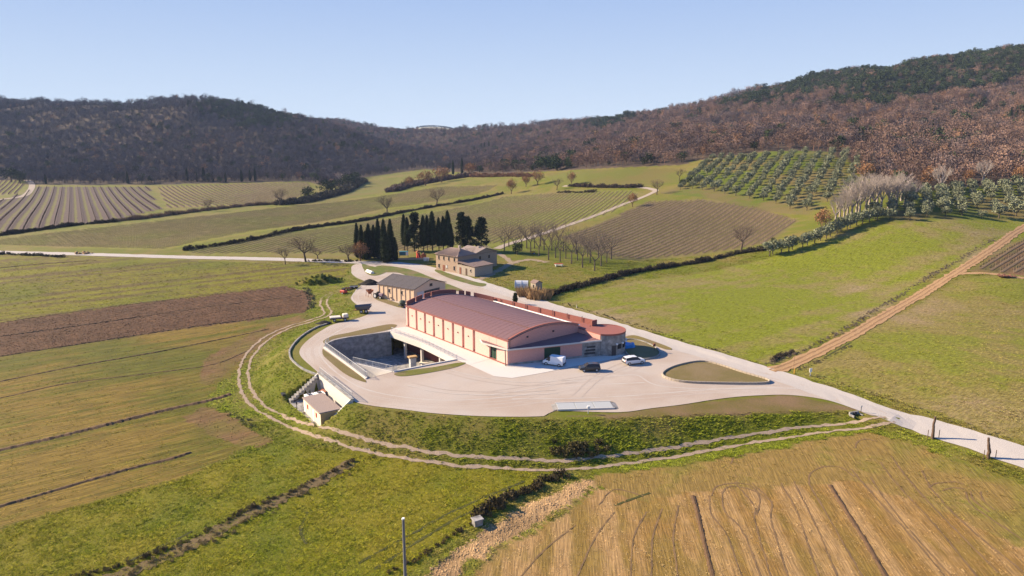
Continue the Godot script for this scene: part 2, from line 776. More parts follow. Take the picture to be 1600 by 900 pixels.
const FLAT := [[556, 414], [546, 424], [553, 433], [566, 440], [560, 448], [550, 458], [543, 466], [552, 476], [566, 485], [560, 493], [540, 499], [512, 505], [490, 513], [470, 525], [458, 537], [451, 549], [453, 562], [470, 576], [500, 589], [524, 608], [548, 627], [576, 635], [633, 642], [683, 648], [766, 652.5], [850, 653], [900, 653], [963, 651], [1066, 646], [1200, 642], [1316, 640], [1362, 651], [1400, 651], [1300, 617], [1210, 584], [1112, 558], [1040, 533], [960, 506], [860, 478], [820, 465], [786, 455], [740, 439], [690, 422], [640, 412]]


func build_setting() -> void:
	yard_edge = spline(flat(FLAT, 0.0), 3.0, true)
	yard_box = Rect2(yard_edge[0], Vector2.ZERO)
	for p in yard_edge:
		yard_box = yard_box.expand(p)
	yard_box = yard_box.grow(10.0)
	pit_edge = spline(flat(PIT_CURVE, 0.0), 1.0)
	pit_n = pit_edge.size()
	pit_edge.append_array(flat(PIT, 0.0))
	pit_wide = Geometry2D.offset_polygon(pit_edge, 0.9)[0]
	under_slab = flat([[606, 514], [640, 528], [680, 543], [712, 561], [730, 566], [762, 560], [640, 509], [618, 506]], 0.0)
	pit_box = Rect2(pit_wide[0], Vector2.ZERO)
	for p in under_slab:
		pit_box = pit_box.expand(p)
	for p in pit_wide:
		pit_box = pit_box.expand(p)
	var w0 := on_level(497, 587, 0.0)
	var w1 := on_level(548, 627, 0.0)
	var along := Vector2(w1.x - w0.x, w1.z - w0.z).normalized()
	var out := Vector2(-along.y, along.x)
	if out.x > 0.0:
		out = -out
	var n0 := Vector2(w0.x, w0.z) - along * 0.4 - out * 0.5
	var n1 := Vector2(w1.x, w1.z) + along * 0.2 - out * 0.5
	notch = PackedVector2Array([n0, n1, n1 + out * 6.2, n0 + out * 6.8])
	notch_box = Rect2(n0, Vector2.ZERO).expand(n1).expand(notch[2]).expand(notch[3])
	mound_at = Vector2(on_level(500, 441, -0.4).x, on_level(500, 441, -0.4).z)
	ground_net()
	roads()


func ground_net() -> void:
	xs = lines_of(-1500.0, -80.0, 80.0, 1500.0, 0.6, 0.014)
	zs = lines_of(-2600.0, -150.0, -56.0, 60.0, 0.55, 0.012)
	var w := xs.size()
	var n := w * zs.size()
	print("ground net ", w, " x ", zs.size())
	zone.resize(n)
	hs.resize(n)
	cs.resize(n)
	# land use, as outlined in the photograph
	var far_wood := wood_border()
	for z in [
			[STRIPS, [[-200, 396], [0, 396], [240, 404], [420, 411], [550, 417], [540, 432], [480, 440], [445, 447], [200, 476], [0, 504], [-200, 530]]],
			[PLOUGH, [[-200, 530], [0, 504], [200, 476], [445, 447], [484, 456], [488, 470], [478, 487], [300, 512], [0, 557], [-200, 588]]],
			[OLIVE, [[-200, 588], [0, 557], [300, 512], [478, 487], [492, 500], [440, 522], [402, 545], [377, 575], [345, 600], [322, 630], [345, 650], [410, 690], [300, 742], [0, 830], [-200, 880]]],
			[BROWN, [[285, 652], [320, 634], [345, 640], [425, 690], [405, 702], [352, 690]]],
			[BROWN, [[320, 560], [420, 505], [470, 492], [475, 500], [420, 530], [380, 560], [330, 600], [310, 600]]],
			[LUSH, [[-200, 880], [0, 830], [300, 742], [430, 692], [520, 700], [700, 728], [880, 735], [800, 790], [660, 880], [560, 1000], [-200, 1000]]],
			[BARE, [[905, 750], [938, 756], [850, 815], [740, 880], [640, 980], [590, 980], [700, 868], [800, 800]]],
			[STUBBLE_TOP, [[925, 745], [1100, 722], [1350, 674], [1430, 692], [1600, 757], [1800, 830], [1800, 950], [1480, 800], [1330, 750], [1200, 762], [1080, 768], [1000, 785], [935, 760]]],
			[STUBBLE, [[938, 762], [1000, 785], [1080, 768], [1200, 762], [1330, 750], [1480, 800], [1800, 950], [1800, 1200], [500, 1200], [740, 890], [860, 815]]],
			[MEADOW, [[865, 472], [1000, 438], [1200, 403], [1300, 367], [1420, 347], [1600, 343], [1750, 335], [1460, 432], [1210, 573], [1100, 543], [960, 500]]],
			[MEADOW_B, [[1222, 580], [1500, 437], [1560, 427], [1800, 440], [1800, 760], [1600, 692], [1400, 622], [1300, 600]]],
			[VINE_F, [[1515, 424], [1600, 372], [1750, 300], [1800, 440], [1600, 432]]],
			[VINE_A, [[-60, 320], [0, 314], [60, 292], [232, 292], [250, 327], [180, 344], [0, 365], [-200, 390], [-200, 335]]],
			[VINE_B, [[247, 292], [480, 285], [490, 297], [440, 317], [262, 325]]],
			[VINE_B, [[-100, 283], [38, 282], [30, 303], [-100, 312]]],
			[VINE_C, [[-100, 388], [0, 372], [180, 351], [430, 323], [600, 304], [690, 291], [780, 288], [762, 300], [600, 328], [480, 352], [255, 391], [0, 384]]],
			[VINE_D, [[290, 394], [480, 359], [620, 338], [790, 305], [985, 297], [1008, 303], [960, 333], [780, 384], [560, 402], [300, 398]]],
			[VINE_E, [[1012, 314], [1100, 311], [1180, 322], [1250, 343], [1200, 380], [1000, 407], [955, 404], [870, 372], [940, 346]]],
			[VALLEY, [[470, 320], [560, 290], [575, 281], [615, 282], [600, 300], [520, 316]]],
			[PASTURE, [[850, 271], [940, 266], [1055, 262], [1062, 284], [1000, 291], [870, 291]]],
			[GROVE, [[1030, 302], [1065, 290], [1090, 262], [1110, 248], [1300, 238], [1330, 290], [1262, 336], [1100, 309]]],
			[GROVE, [[1300, 352], [1400, 315], [1450, 300], [1600, 288], [1800, 270], [1800, 330], [1600, 343], [1420, 347]]],
			[DRY, [[600, 660], [850, 652], [966, 646], [1066, 632], [1233, 617], [1345, 640], [1316, 642], [963, 653]]],
			]:
		paint_zone(z[0], flat(z[1]), 0.0 if z[0] == DRY else 0.8)
	# directions the strips and furrows run in
	var s0 := hit(0, 504)
	var s1 := hit(430, 448)
	var strip := Vector2(s1.x - s0.x, s1.z - s0.z).normalized().orthogonal()
	s0 = hit(1290, 760)
	s1 = hit(1385, 900)
	var furrow := Vector2(s1.x - s0.x, s1.z - s0.z).normalized().orthogonal()
	s0 = hit(900, 470)
	s1 = hit(1250, 390)
	var sward := Vector2(s1.x - s0.x, s1.z - s0.z).normalized().orthogonal()
	var soil := Color(0.175, 0.1, 0.06)
	for j in zs.size():
		var z := zs[j]
		for i in w:
			var x := xs[i]
			var k := j * w + i
			var y := height(x, z)
			var big := noise_a.get_noise_2d(x, z)            # patches of 30 m and more
			var mid := noise_b.get_noise_2d(x, z)            # patches of some metres
			var small := noise_b.get_noise_2d(x * 6.0, z * 6.0)
			var p := Vector2(x, z)
			var id := zone[k]
			if z < -290.0 and id == ROUGH:
				var s := seen(Vector3(x, y, z))
				if s.y < border_at(far_wood, s.x):
					id = WOOD
					zone[k] = WOOD
			var c: Color
			match id:
				STRIPS:
					var t := p.dot(strip)
					var f := noise_line.get_noise_1d(t * 0.9) + 0.5 * noise_line.get_noise_1d(t * 3.1) + mid * 0.35
					c = Color(0.32, 0.32, 0.055).lerp(Color(0.205, 0.155, 0.062), clampf(0.38 + f * 2.3, 0.0, 1.0))
					c = c.lerp(Color(0.18, 0.23, 0.035), clampf(big * 1.2, 0.0, 0.6))
				PLOUGH:
					c = soil * (1.0 + 0.25 * mid + 0.35 * small)
					y += small * 0.12 + 0.1 * sin(p.dot(strip) * 4.2)
				OLIVE:
					var t := p.dot(strip)
					var f := noise_line.get_noise_1d(t * 1.5 + 70.0) + 0.6 * noise_line.get_noise_1d(t * 5.0)
					c = Color(0.2, 0.2, 0.036).lerp(Color(0.34, 0.24, 0.072), clampf(0.45 + f * 1.4 + big * 1.1 + mid * 0.4, 0.0, 1.0))
					c = c.lerp(Color(0.18, 0.205, 0.04), clampf(0.25 - big * 1.4 + mid * 0.3, 0.0, 0.7))
					y += small * 0.03 + 0.02 * sin(t * 3.0)
				BROWN:
					c = Color(0.3, 0.19, 0.095).lerp(Color(0.26, 0.21, 0.07), clampf(0.4 + mid * 0.9 + small * 0.4, 0.0, 1.0))
					y += small * 0.05
				LUSH:
					c = Color(0.18, 0.205, 0.018).lerp(Color(0.27, 0.245, 0.04), clampf(0.42 + big * 1.1 + mid * 0.6 + small * 0.35, 0.0, 1.0))
					y += mid * 0.09 + small * 0.09
				BARE:
					c = Color(0.5, 0.34, 0.19) * (1.0 + 0.3 * mid + 0.25 * small)
					y += mid * 0.22 + small * 0.16
				STUBBLE:
					var t := p.dot(furrow)
					var f := noise_line.get_noise_1d(t * 1.3 + 30.0) + 0.5 * noise_line.get_noise_1d(t * 4.3)
					c = Color(0.35, 0.22, 0.085).lerp(Color(0.49, 0.33, 0.165), clampf(0.45 + f * 1.3 + small * 0.35, 0.0, 1.0))
					c = c.lerp(Color(0.25, 0.205, 0.06), clampf(mid * 0.6 - f * 0.8 + big * 0.5, 0.0, 0.4))
					y += small * 0.05 + 0.035 * sin(t * 5.0)
				STUBBLE_TOP:
					c = Color(0.33, 0.235, 0.09).lerp(Color(0.205, 0.22, 0.045), clampf(0.42 + big * 1.6 + mid * 0.9, 0.0, 1.0))
					c = c.lerp(Color(0.45, 0.3, 0.145), clampf(small * 0.6 + mid * 0.5 - 0.1, 0.0, 0.6))
					y += small * 0.05
				MEADOW:
					var f := noise_line.get_noise_1d(p.dot(sward) * 0.8)
					c = Color(0.255, 0.295, 0.05).lerp(Color(0.31, 0.28, 0.105), clampf(0.35 + big * 1.7 + mid * 0.8 + small * 0.5 + f * 0.9, 0.0, 1.0))
					c = c.lerp(Color(0.4, 0.3, 0.2), clampf(big * 2.0 + f * 0.9 + small * 0.5 - 0.75, 0.0, 0.7))
					y += small * 0.06
				MEADOW_B:
					c = Color(0.25, 0.275, 0.055).lerp(Color(0.31, 0.26, 0.1), clampf(0.42 + big * 1.9 + mid * 0.8 + small * 0.5, 0.0, 1.0))
					c = c.lerp(Color(0.4, 0.29, 0.19), clampf(big * 2.2 + small * 0.5 - 0.8, 0.0, 0.7))
					y += small * 0.07
				VINE_A:
					c = Color(0.2, 0.215, 0.06).lerp(Color(0.2, 0.17, 0.07), clampf(0.4 + mid * 0.8, 0.0, 1.0))
				VINE_B, VINE_C:
					c = Color(0.27, 0.29, 0.055).lerp(Color(0.3, 0.25, 0.09), clampf(0.45 + big * 1.5 + mid * 0.6, 0.0, 1.0))
				VINE_D:
					c = Color(0.25, 0.275, 0.06).lerp(Color(0.28, 0.24, 0.095), clampf(0.4 + big * 1.5 + mid * 0.6, 0.0, 1.0))
				VINE_E:
					var s := clampf((x - 70.0) / 110.0 + big * 0.5, 0.0, 1.0)
					c = Color(0.23, 0.21, 0.075).lerp(Color(0.29, 0.205, 0.12), s) * (1.0 + 0.2 * mid)
				VINE_F:
					c = Color(0.27, 0.16, 0.085).lerp(Color(0.19, 0.17, 0.06), clampf(0.4 + mid, 0.0, 1.0))
				VALLEY, PASTURE:
					c = Color(0.19, 0.21, 0.045).lerp(Color(0.22, 0.2, 0.06), clampf(0.45 + big * 1.5 + mid * 0.4, 0.0, 1.0))
				GROVE:
					c = Color(0.15, 0.2, 0.03).lerp(Color(0.23, 0.19, 0.08), clampf(0.45 + big * 1.5 + mid * 0.6, 0.0, 1.0))
				WOOD:
					c = Color(0.12, 0.088, 0.062) * (1.0 + 0.3 * mid)
				DRY:
					c = Color(0.2, 0.165, 0.055).lerp(Color(0.29, 0.2, 0.115), clampf(0.4 + mid * 0.9 + small * 0.3, 0.0, 1.0))
				_:
					c = Color(0.18, 0.21, 0.03).lerp(Color(0.265, 0.235, 0.07), clampf(0.42 + big * 1.2 + mid * 0.8 + small * 0.3, 0.0, 1.0))
					y += small * 0.05
			hs[k] = y
			# winter crops and grass are strongly coloured
			var grey := c.r * 0.35 + c.g * 0.5 + c.b * 0.15
			c = Color(maxf(0.01, grey + (c.r - grey) * 1.15) * 1.0, maxf(0.01, grey + (c.g - grey) * 1.15) * ((0.97 if id == LUSH else 0.94) if c.g > c.r * 0.85 else 1.0), maxf(0.008, grey + (c.b - grey) * 1.15)) * 0.84
			c.a = 1.0
			cs[k] = c
	# pits and platforms stay smooth; the sheet itself
	var v := PackedVector3Array()
	var nn := PackedVector3Array()
	v.resize(n)
	nn.resize(n)
	for j in zs.size():
		for i in w:
			var k := j * w + i
			v[k] = Vector3(xs[i], hs[k], zs[j])
			var i0 := maxi(i - 1, 0)
			var i1 := mini(i + 1, w - 1)
			var j0 := maxi(j - 1, 0)
			var j1 := mini(j + 1, zs.size() - 1)
			nn[k] = Vector3(-(hs[j * w + i1] - hs[j * w + i0]) / (xs[i1] - xs[i0]), 1.0, -(hs[j1 * w + i] - hs[j0 * w + i]) / (zs[j1] - zs[j0])).normalized()
	var sets := [PackedInt32Array(), PackedInt32Array(), PackedInt32Array(), PackedInt32Array()]
	var of := PackedByteArray()
	of.resize(64)
	for id in [STRIPS, PLOUGH, OLIVE, BROWN]:
		of[id] = 1
	for id in [STUBBLE, STUBBLE_TOP, BARE]:
		of[id] = 2
	for id in [MEADOW, MEADOW_B]:
		of[id] = 3
	for j in zs.size() - 1:
		for i in w - 1:
			# leave out what lies far outside the view
			var z := zs[j]
			if absf(xs[i]) > 160.0 + absf(z) * 1.15:
				continue
			var a := j * w + i
			sets[of[zone[a]]].append_array([a, a + 1, a + w + 1, a, a + w + 1, a + w])
	var gm := mat("earth", 1, 1, 1, 0.95, "fine", 7.0, 5.0)
	gm.vertex_color_use_as_albedo = true
	var called := ["ground", "crop_field", "stubble_field", "meadow"]
	var across := [Vector2.RIGHT, strip, furrow, sward]
	for k in 4:
		var at := {}
		var pv := PackedVector3Array()
		var pn := PackedVector3Array()
		var pc := PackedColorArray()
		var pu := PackedVector2Array()
		var pi := PackedInt32Array()
		var o: Vector2 = across[k]
		var al := o.orthogonal()
		var remap := PackedInt32Array()
		remap.resize(n)
		remap.fill(-1)
		for id in sets[k]:
			var q := remap[id]
			if q < 0:
				q = pv.size()
				remap[id] = q
				pv.append(v[id])
				pn.append(nn[id])
				pc.append(cs[id])
				var p := Vector2(v[id].x, v[id].z)
				pu.append(Vector2(p.dot(o), p.dot(al)))
			pi.append(q)
		var arr := []
		arr.resize(Mesh.ARRAY_MAX)
		arr[Mesh.ARRAY_VERTEX] = pv
		arr[Mesh.ARRAY_NORMAL] = pn
		arr[Mesh.ARRAY_COLOR] = pc
		arr[Mesh.ARRAY_TEX_UV] = pu
		arr[Mesh.ARRAY_INDEX] = pi
		var m := ArrayMesh.new()
		m.add_surface_from_arrays(Mesh.PRIMITIVE_TRIANGLES, arr)
		var fm := gm
		if k > 0:
			# drilled rows: the grain is drawn out along the direction of work
			fm = StandardMaterial3D.new()
			fm.resource_name = called[k]
			fm.vertex_color_use_as_albedo = true
			fm.roughness = 0.95
			fm.metallic_specular = 0.3
			fm.albedo_texture = mats.streak if k == 1 else mats.streak_soft
			fm.uv1_scale = [Vector3.ONE, Vector3(1 / 15.0, 1 / 330.0, 1), Vector3(1 / 13.0, 1 / 190.0, 1), Vector3(1 / 24.0, 1 / 110.0, 1)][k]
			fm.heightmap_enabled = true
			fm.heightmap_texture = mats.streak
			fm.heightmap_scale = [0.0, 6.0, 5.0, 4.0][k]
		setting(called[k], m, fm)


func wood_border() -> Array:
	return [[-400, 292], [0, 284], [60, 289], [230, 289], [480, 283], [510, 293], [545, 290], [570, 277], [660, 264], [700, 268], [770, 272], [850, 268], [940, 263], [1060, 258], [1110, 247], [1200, 240], [1320, 246], [1350, 272], [1390, 304], [1440, 300], [1480, 294], [1600, 287], [2200, 278]]


func border_at(line: Array, px: float) -> float:
	if px <= line[0][0]:
		return line[0][1]
	for i in line.size() - 1:
		if px <= line[i + 1][0]:
			return lerpf(line[i][1], line[i + 1][1], (px - line[i][0]) / (line[i + 1][0] - line[i][0]))
	return line[-1][1]


func gravel_tone(p: Vector2) -> Color:
	var a := noise_a.get_noise_2d(p.x * 3.0, p.y * 3.0)
	var b := noise_b.get_noise_2d(p.x * 1.3, p.y * 1.3)
	var c := Color(0.6, 0.515, 0.44).lerp(Color(0.53, 0.43, 0.35), clampf(0.35 + a * 1.1 + b * 0.5, 0.0, 1.0))
	return c.lerp(Color(0.6, 0.54, 0.485), clampf(-a + b * 0.5, 0.0, 0.6))


func roads() -> void:
	var flat_y := func(_p: Vector2) -> float: return 0.0
	var gm := mat("gravel", 1, 1, 1, 0.95, "fine", 4.0, 2.0)
	gm.vertex_color_use_as_albedo = true
	var yard := shape(true)
	sheet(yard, spline(flat(GRAVEL, 0.0), 1.5, true), [pit_edge], 0.7, flat_y, gravel_tone)
	setting("gravel_yard", yard, gm)
	# the white road through the valley
	var wm := mat("white_gravel", 0.6, 0.55, 0.5, 0.95, "fine", 4.0, 1.5)
	var road := shape()
	var mid := spline(flat([[1720, 757], [1600, 715], [1525, 690], [1450, 667], [1380, 645], [1300, 617], [1210, 587], [1112, 557], [1000, 523], [920, 497], [860, 480], [820, 467], [786, 456], [745, 442], [700, 428], [660, 418], [620, 412.5], [560, 410], [480, 407], [400, 404.5], [200, 399.5], [0, 394], [-250, 387]]), 2.0)
	ribbon(road, mid, 2.7, 0.09, 0.5, 4)
	pave(mid, 3.1)
	setting("main_road", road, wm)
	# lane up the hill behind the farmhouse
	var lane := shape()
	ribbon(lane, spline(flat([[776, 389], [800, 380], [870, 358], [930, 337], [975, 319], [1000, 310], [1022, 300], [1022, 297], [1000, 293], [940, 291], [880, 291]]), 2.0), 1.7, 0.12, 0.3)
	setting("hill_lane", lane, mat("lane_gravel", 0.47, 0.39, 0.31, 0.95, "fine", 4.0))
	var far_lane := shape()
	ribbon(far_lane, spline(flat([[-60, 318], [0, 312], [35, 307], [47, 298], [50, 288], [42, 281]]), 4.0), 2.6, 0.2, 0.3)
	setting("vineyard_lane", far_lane, mat("lane_gravel"))
	var path := shape()
	ribbon(path, spline(flat([[735, 443], [757, 433], [775, 425], [795, 414], [808, 409], [830, 406], [855, 410]]), 1.0), 1.3, 0.06, 1.0, 2)
	ribbon(path, spline(flat([[800, 412], [790, 403], [778, 396]]), 1.0), 1.1, 0.065, 0.8, 2)
	setting("farm_path", path, mat("path_dirt", 0.5, 0.38, 0.26, 0.95, "clump", 3.0))
	# orange dirt track
	var om := mat("orange_dirt", 0.66, 0.41, 0.2, 0.95, "clump", 3.0, 4.0)
	var dirt := shape()
	mid = spline(flat([[1206, 580], [1225, 574], [1262, 558], [1330, 524], [1400, 483], [1460, 447], [1510, 416], [1560, 383], [1610, 350], [1700, 300]]), 1.2)
	ribbon(dirt, mid, 1.55, 0.09, 0.7, 6)
	pave(mid, 2.0)
	setting("dirt_track", dirt, om)
	# wheel lines worn along the track
	for side in [-0.65, 0.65]:
		var worn := shape()
		var line := PackedVector2Array()
		for i in mid.size():
			var t := (mid[mini(i + 1, mid.size() - 1)] - mid[maxi(i - 1, 0)]).normalized()
			line.append(mid[i] + Vector2(-t.y, t.x) * side)
		ribbon(worn, line, 0.2, 0.105, 0.3, 1)
		setting("worn_wheel_line", worn, mat("worn_dirt", 0.44, 0.26, 0.125, 0.95, "clump", 2.0))
	var spur := shape()
	ribbon(spur, spline(flat([[1500, 428], [1530, 427], [1560, 429], [1600, 435]]), 1.5), 1.0, 0.08, 0.4)
	setting("dirt_spur", spur, om)
	# two-rut track round the foot of the bank
	var tm := mat("rut_dirt", 0.6, 0.455, 0.325, 0.95, "clump", 2.5, 3.0)
	var loop := spline(flat([[1394, 655], [1365, 659], [1290, 670], [1200, 683], [1120, 695], [1050, 707], [980, 717], [920, 724], [860, 728], [780, 724], [700, 718], [620, 706], [550, 690], [490, 672], [440, 655], [405, 635], [385, 610], [381, 580], [390, 555], [415, 530], [450, 512], [490, 500], [512, 490], [505, 474], [512, 462], [535, 454]]), 0.6)
	for side in [-1.0, 1.0]:
		var rut := shape()
		var line := PackedVector2Array()
		for i in loop.size():
			var t := (loop[mini(i + 1, loop.size() - 1)] - loop[maxi(i - 1, 0)]).normalized()
			line.append(loop[i] + Vector2(-t.y, t.x) * (0.85 * side + 0.25 * noise_b.get_noise_1d(i * 1.0 + side * 70.0)))
		ribbon(rut, line.slice(0, 330), 0.27, 0.05, 0.3, 2)
		var faint := shape()
		ribbon(faint, line.slice(329), 0.12, 0.045, 0.28, 2)
		setting("grassy_rut", faint, mat("grassy_rut_dirt", 0.4, 0.33, 0.18, 0.95, "clump", 2.5, 3.0))
		pave(line, 0.4)
		setting("track_rut", rut, tm)


func build_things() -> void:
	plants()
	farm()


# ---- plant shapes

var rng := RandomNumberGenerator.new()


func rnd(a: float, b: float) -> float:
	return rng.randf_range(a, b)


func ball() -> Vector3:
	while true:
		var p := Vector3(rnd(-1, 1), rnd(-1, 1), rnd(-1, 1))
		var l := p.length()
		if l < 1.0 and l > 0.01:
			return p
	return Vector3.UP


# leaf-sized faces spread through an uneven volume made of several clumps
func foliage(s: Shape, at: Vector3, radius: Vector3, clumps: int, each: int, leaf: float, tone: Color, vary := 0.25, rise := 0.0, lop := 0.55) -> void:
	for k in clumps:
		var q := ball()
		q = q.normalized() * pow(q.length(), 0.5) * 0.72
		var cc := at + q * radius
		var cr := radius * rnd(0.28, lop)
		for i in each:
			var u := ball()
			u = u.normalized() * pow(u.length(), 0.45)
			var p := cc + u * cr
			var d := (ball() * 0.8 + u * 0.6 + Vector3.UP * rise).normalized()
			var w := d.cross(ball()).normalized() * leaf * rnd(0.35, 0.7)
			var f := 1.0 + rnd(-vary, vary)
			s.col = Color(tone.r * f, tone.g * f * rnd(0.94, 1.06), tone.b * f)
			s.leaf(p, d * leaf * rnd(0.7, 1.3), w)


func rock(s: Shape, at: Vector3, r: float) -> void:
	var p := []
	for d in [Vector3.UP, Vector3.RIGHT, Vector3.BACK, Vector3.LEFT, Vector3.FORWARD, Vector3.DOWN]:
		p.append(at + (d + ball() * 0.35) * r * Vector3(1, 0.7, 1))
	for i in 4:
		s.tri(p[0], p[1 + (i + 1) % 4], p[1 + i])
		s.tri(p[5], p[1 + i], p[1 + (i + 1) % 4])


func limb(s: Shape, a: Vector3, d: Vector3, long: float, thick: float, depth: int, spread: float, lift: float, kids: int) -> void:
	var mid := a + d * long * 0.5 + ball() * long * 0.05
	var b := a + d * long + ball() * long * 0.09
	var sides := 6 if depth > 2 else (4 if depth > 1 else 3)
	s.tube(a, mid, thick, thick * 0.8, sides, false)
	s.tube(mid, b, thick * 0.8, thick * 0.55, sides, false)
	if depth <= 0:
		return
	for k in kids:
		var t := rnd(0.45, 1.0) if k < kids - 1 else 1.0
		var from := mid.lerp(b, (t - 0.5) * 2.0) if t > 0.5 else a.lerp(mid, t * 2.0)
		var nd := (d + ball().normalized() * spread + Vector3.UP * lift).normalized()
		limb(s, from, nd, long * rnd(0.55, 0.82), thick * rnd(0.42, 0.58), depth - 1, spread, lift, kids)


# a leafless broad tree, 10 m tall
func bare_tree(called: String, bark: Color, label: String, category: String, how := {}) -> Node3D:
	var t := thing(called, label, category)
	var s := shape(true)
	s.col = bark
	var trunk_h: float = how.get("trunk", 2.4)
	var lean: Vector3 = how.get("lean", Vector3.ZERO)
	var top := Vector3(0, trunk_h, 0) + lean * trunk_h
	s.tube(Vector3(0, -0.3, 0), top * 0.5 + ball() * 0.08, how.get("thick", 0.24) * 1.25, how.get("thick", 0.24), 7)
	s.tube(top * 0.5, top, how.get("thick", 0.24) * 1.02, how.get("thick", 0.24) * 0.8, 7)
	obj("trunk", s, mats.leafy, t)
	var c := shape(true)
	c.col = bark
	var arms: int = how.get("arms", 5)
	for k in arms:
		var a := TAU * (k + rnd(-0.3, 0.3)) / arms
		var out: float = how.get("out", 0.75)
		limb(c, top - lean * rnd(0, 0.5) - Vector3(0, rnd(0, 0.5), 0), Vector3(cos(a) * out, rnd(0.75, 1.1), sin(a) * out).normalized(), how.get("long", 3.2) * rnd(0.8, 1.1), how.get("thick", 0.24) * 0.5, 3, how.get("spread", 0.7), how.get("lift", 0.12), how.get("kids", 4))
	var twig: Color = how.get("twig", bark * 1.25)
	var r: Vector3 = how.get("crown", Vector3(3.3, 3.0, 3.3))
	foliage(c, Vector3(0, trunk_h + r.y * 0.95, 0) + lean * trunk_h, r, how.get("clumps", 22), how.get("each", 16), how.get("leaf", 0.22), twig, 0.35, 0.3)
	obj("crown", c, mats.leafy, t)
	return t


func cypress(called: String, label: String, wide: float, tall: float, foot: float, loose := 0.0) -> Node3D:
	var t := thing(called, label, "cypress")
	var s := shape(true)
	s.col = Color(0.09, 0.07, 0.055)
	s.tube(Vector3(0, -0.3, 0), Vector3(0, tall * 0.5, 0), 0.22, 0.12, 6)
	obj("trunk", s, mats.leafy, t)
	var c := shape(true)
	for i in int(1150 * (1.0 + loose)):
		var f := pow(rng.randf(), 0.85)
		var y := foot + (tall - foot) * f
		var r := wide * pow(sin(PI * clampf(0.16 + 0.84 * f, 0.0, 1.0)), 0.65) * (1.0 - 0.42 * f)
		r *= 1.0 + 0.22 * noise_b.get_noise_2d(y * 9.0, i % 7 * 40.0)
		var a := rng.randf() * TAU
		var u := Vector3(cos(a), 0, sin(a))
		var k := rnd(0.72, 1.05 + loose * 0.4)
		var d := (u * rnd(0.1, 0.55 + loose) + Vector3.UP + ball() * 0.3).normalized()
		var tone := rnd(0.7, 1.35)
		c.col = Color(0.026 * tone, 0.036 * tone, 0.017 * tone)
		c.leaf(Vector3(0, y, 0) + u * r * k, d * rnd(0.5, 0.95), d.cross(u + ball() * 0.4).normalized() * rnd(0.14, 0.3))
	c.col = Color(0.02, 0.028, 0.014)
	var prof := []
	for i in 9:
		var f := i / 8.0
		prof.append(Vector2(maxf(0.0, wide * 0.72 * pow(sin(PI * clampf(0.16 + 0.84 * f, 0.0, 1.0)), 0.65) * (1.0 - 0.42 * f)) if i < 8 else 0.0, foot + 0.15 + (tall - foot - 0.7) * f))
	c.lathe(Vector3.ZERO, prof, 9)
	obj("crown", c, mats.leafy, t)
	return t


func pine(called: String, label: String, wide: float, tall: float, foot: float) -> Node3D:
	var t := thing(called, label, "conifer")
	var s := shape(true)
	s.col = Color(0.09, 0.065, 0.05)
	s.tube(Vector3(0, -0.3, 0), Vector3(0, tall * 0.85, 0), 0.26, 0.08, 6)
	obj("trunk", s, mats.leafy, t)
	var c := shape(true)
	for k in 60:
		var f := rng.randf()
		var r := wide * (1.0 - f * 0.78) * rnd(0.45, 1.0)
		var a := rng.randf() * TAU
		var p := Vector3(cos(a) * r, foot + (tall - foot) * f, sin(a) * r)
		foliage(c, p, Vector3(1.5, 0.9, 1.5) * (1.0 - f * 0.4), 4, 18, 0.5, Color(0.024, 0.036, 0.018), 0.35, 0.1, 0.8)
		c.col = Color(0.06, 0.045, 0.035)
		c.tube(Vector3(0, p.y - 0.3, 0), p, 0.05, 0.02, 3, false)
	obj("crown", c, mats.leafy, t)
	return t


func olive(label: String, group: String) -> Node3D:
	var t := thing("olive_tree", label, "olive tree", Vector3.ZERO, 0.0, group)
	var s := shape(true)
	s.col = Color(0.1, 0.085, 0.07)
	s.tube(Vector3(0, -0.2, 0), Vector3(rnd(-0.1, 0.1), 0.9, 0), 0.16, 0.12, 5)
	for k in 3:
		var a := TAU * k / 3.0 + rnd(-0.4, 0.4)
		s.tube(Vector3(0, 0.85, 0), Vector3(cos(a) * 0.9, 1.9, sin(a) * 0.9), 0.09, 0.04, 4, false)
	obj("trunk", s, mats.leafy, t)
	var c := shape(true)
	foliage(c, Vector3(0, 2.45, 0), Vector3(1.75, 1.25, 1.75), 17, 30, 0.36, Color(0.185, 0.2, 0.125), 0.35, 0.1)
	obj("crown", c, mats.leafy, t)
	return t


# ---- plants in place

func upright(p: Vector3, turn: float, size: Vector3) -> Transform3D:
	return Transform3D(Basis(Vector3.UP, turn).scaled_local(size), p)


func inside_view(p: Vector3, margin := 60.0) -> bool:
	if p.z > -40.0:
		return false
	var s := seen(p)
	return s.x > -margin and s.x < 1600.0 + margin and s.y < 900.0 + margin


# how far from the frame a point is pushed off roads and buildings
func blocked(p: Vector2) -> bool:
	return yard_box.has_point(p) and Geometry2D.is_point_in_polygon(p, yard_edge)


func plants() -> void:
	leaf_mat("leafy")
	rng.seed = 4101
	woods()
	vineyards()
	groves()
	single_trees()
	hedges()
	grasses()


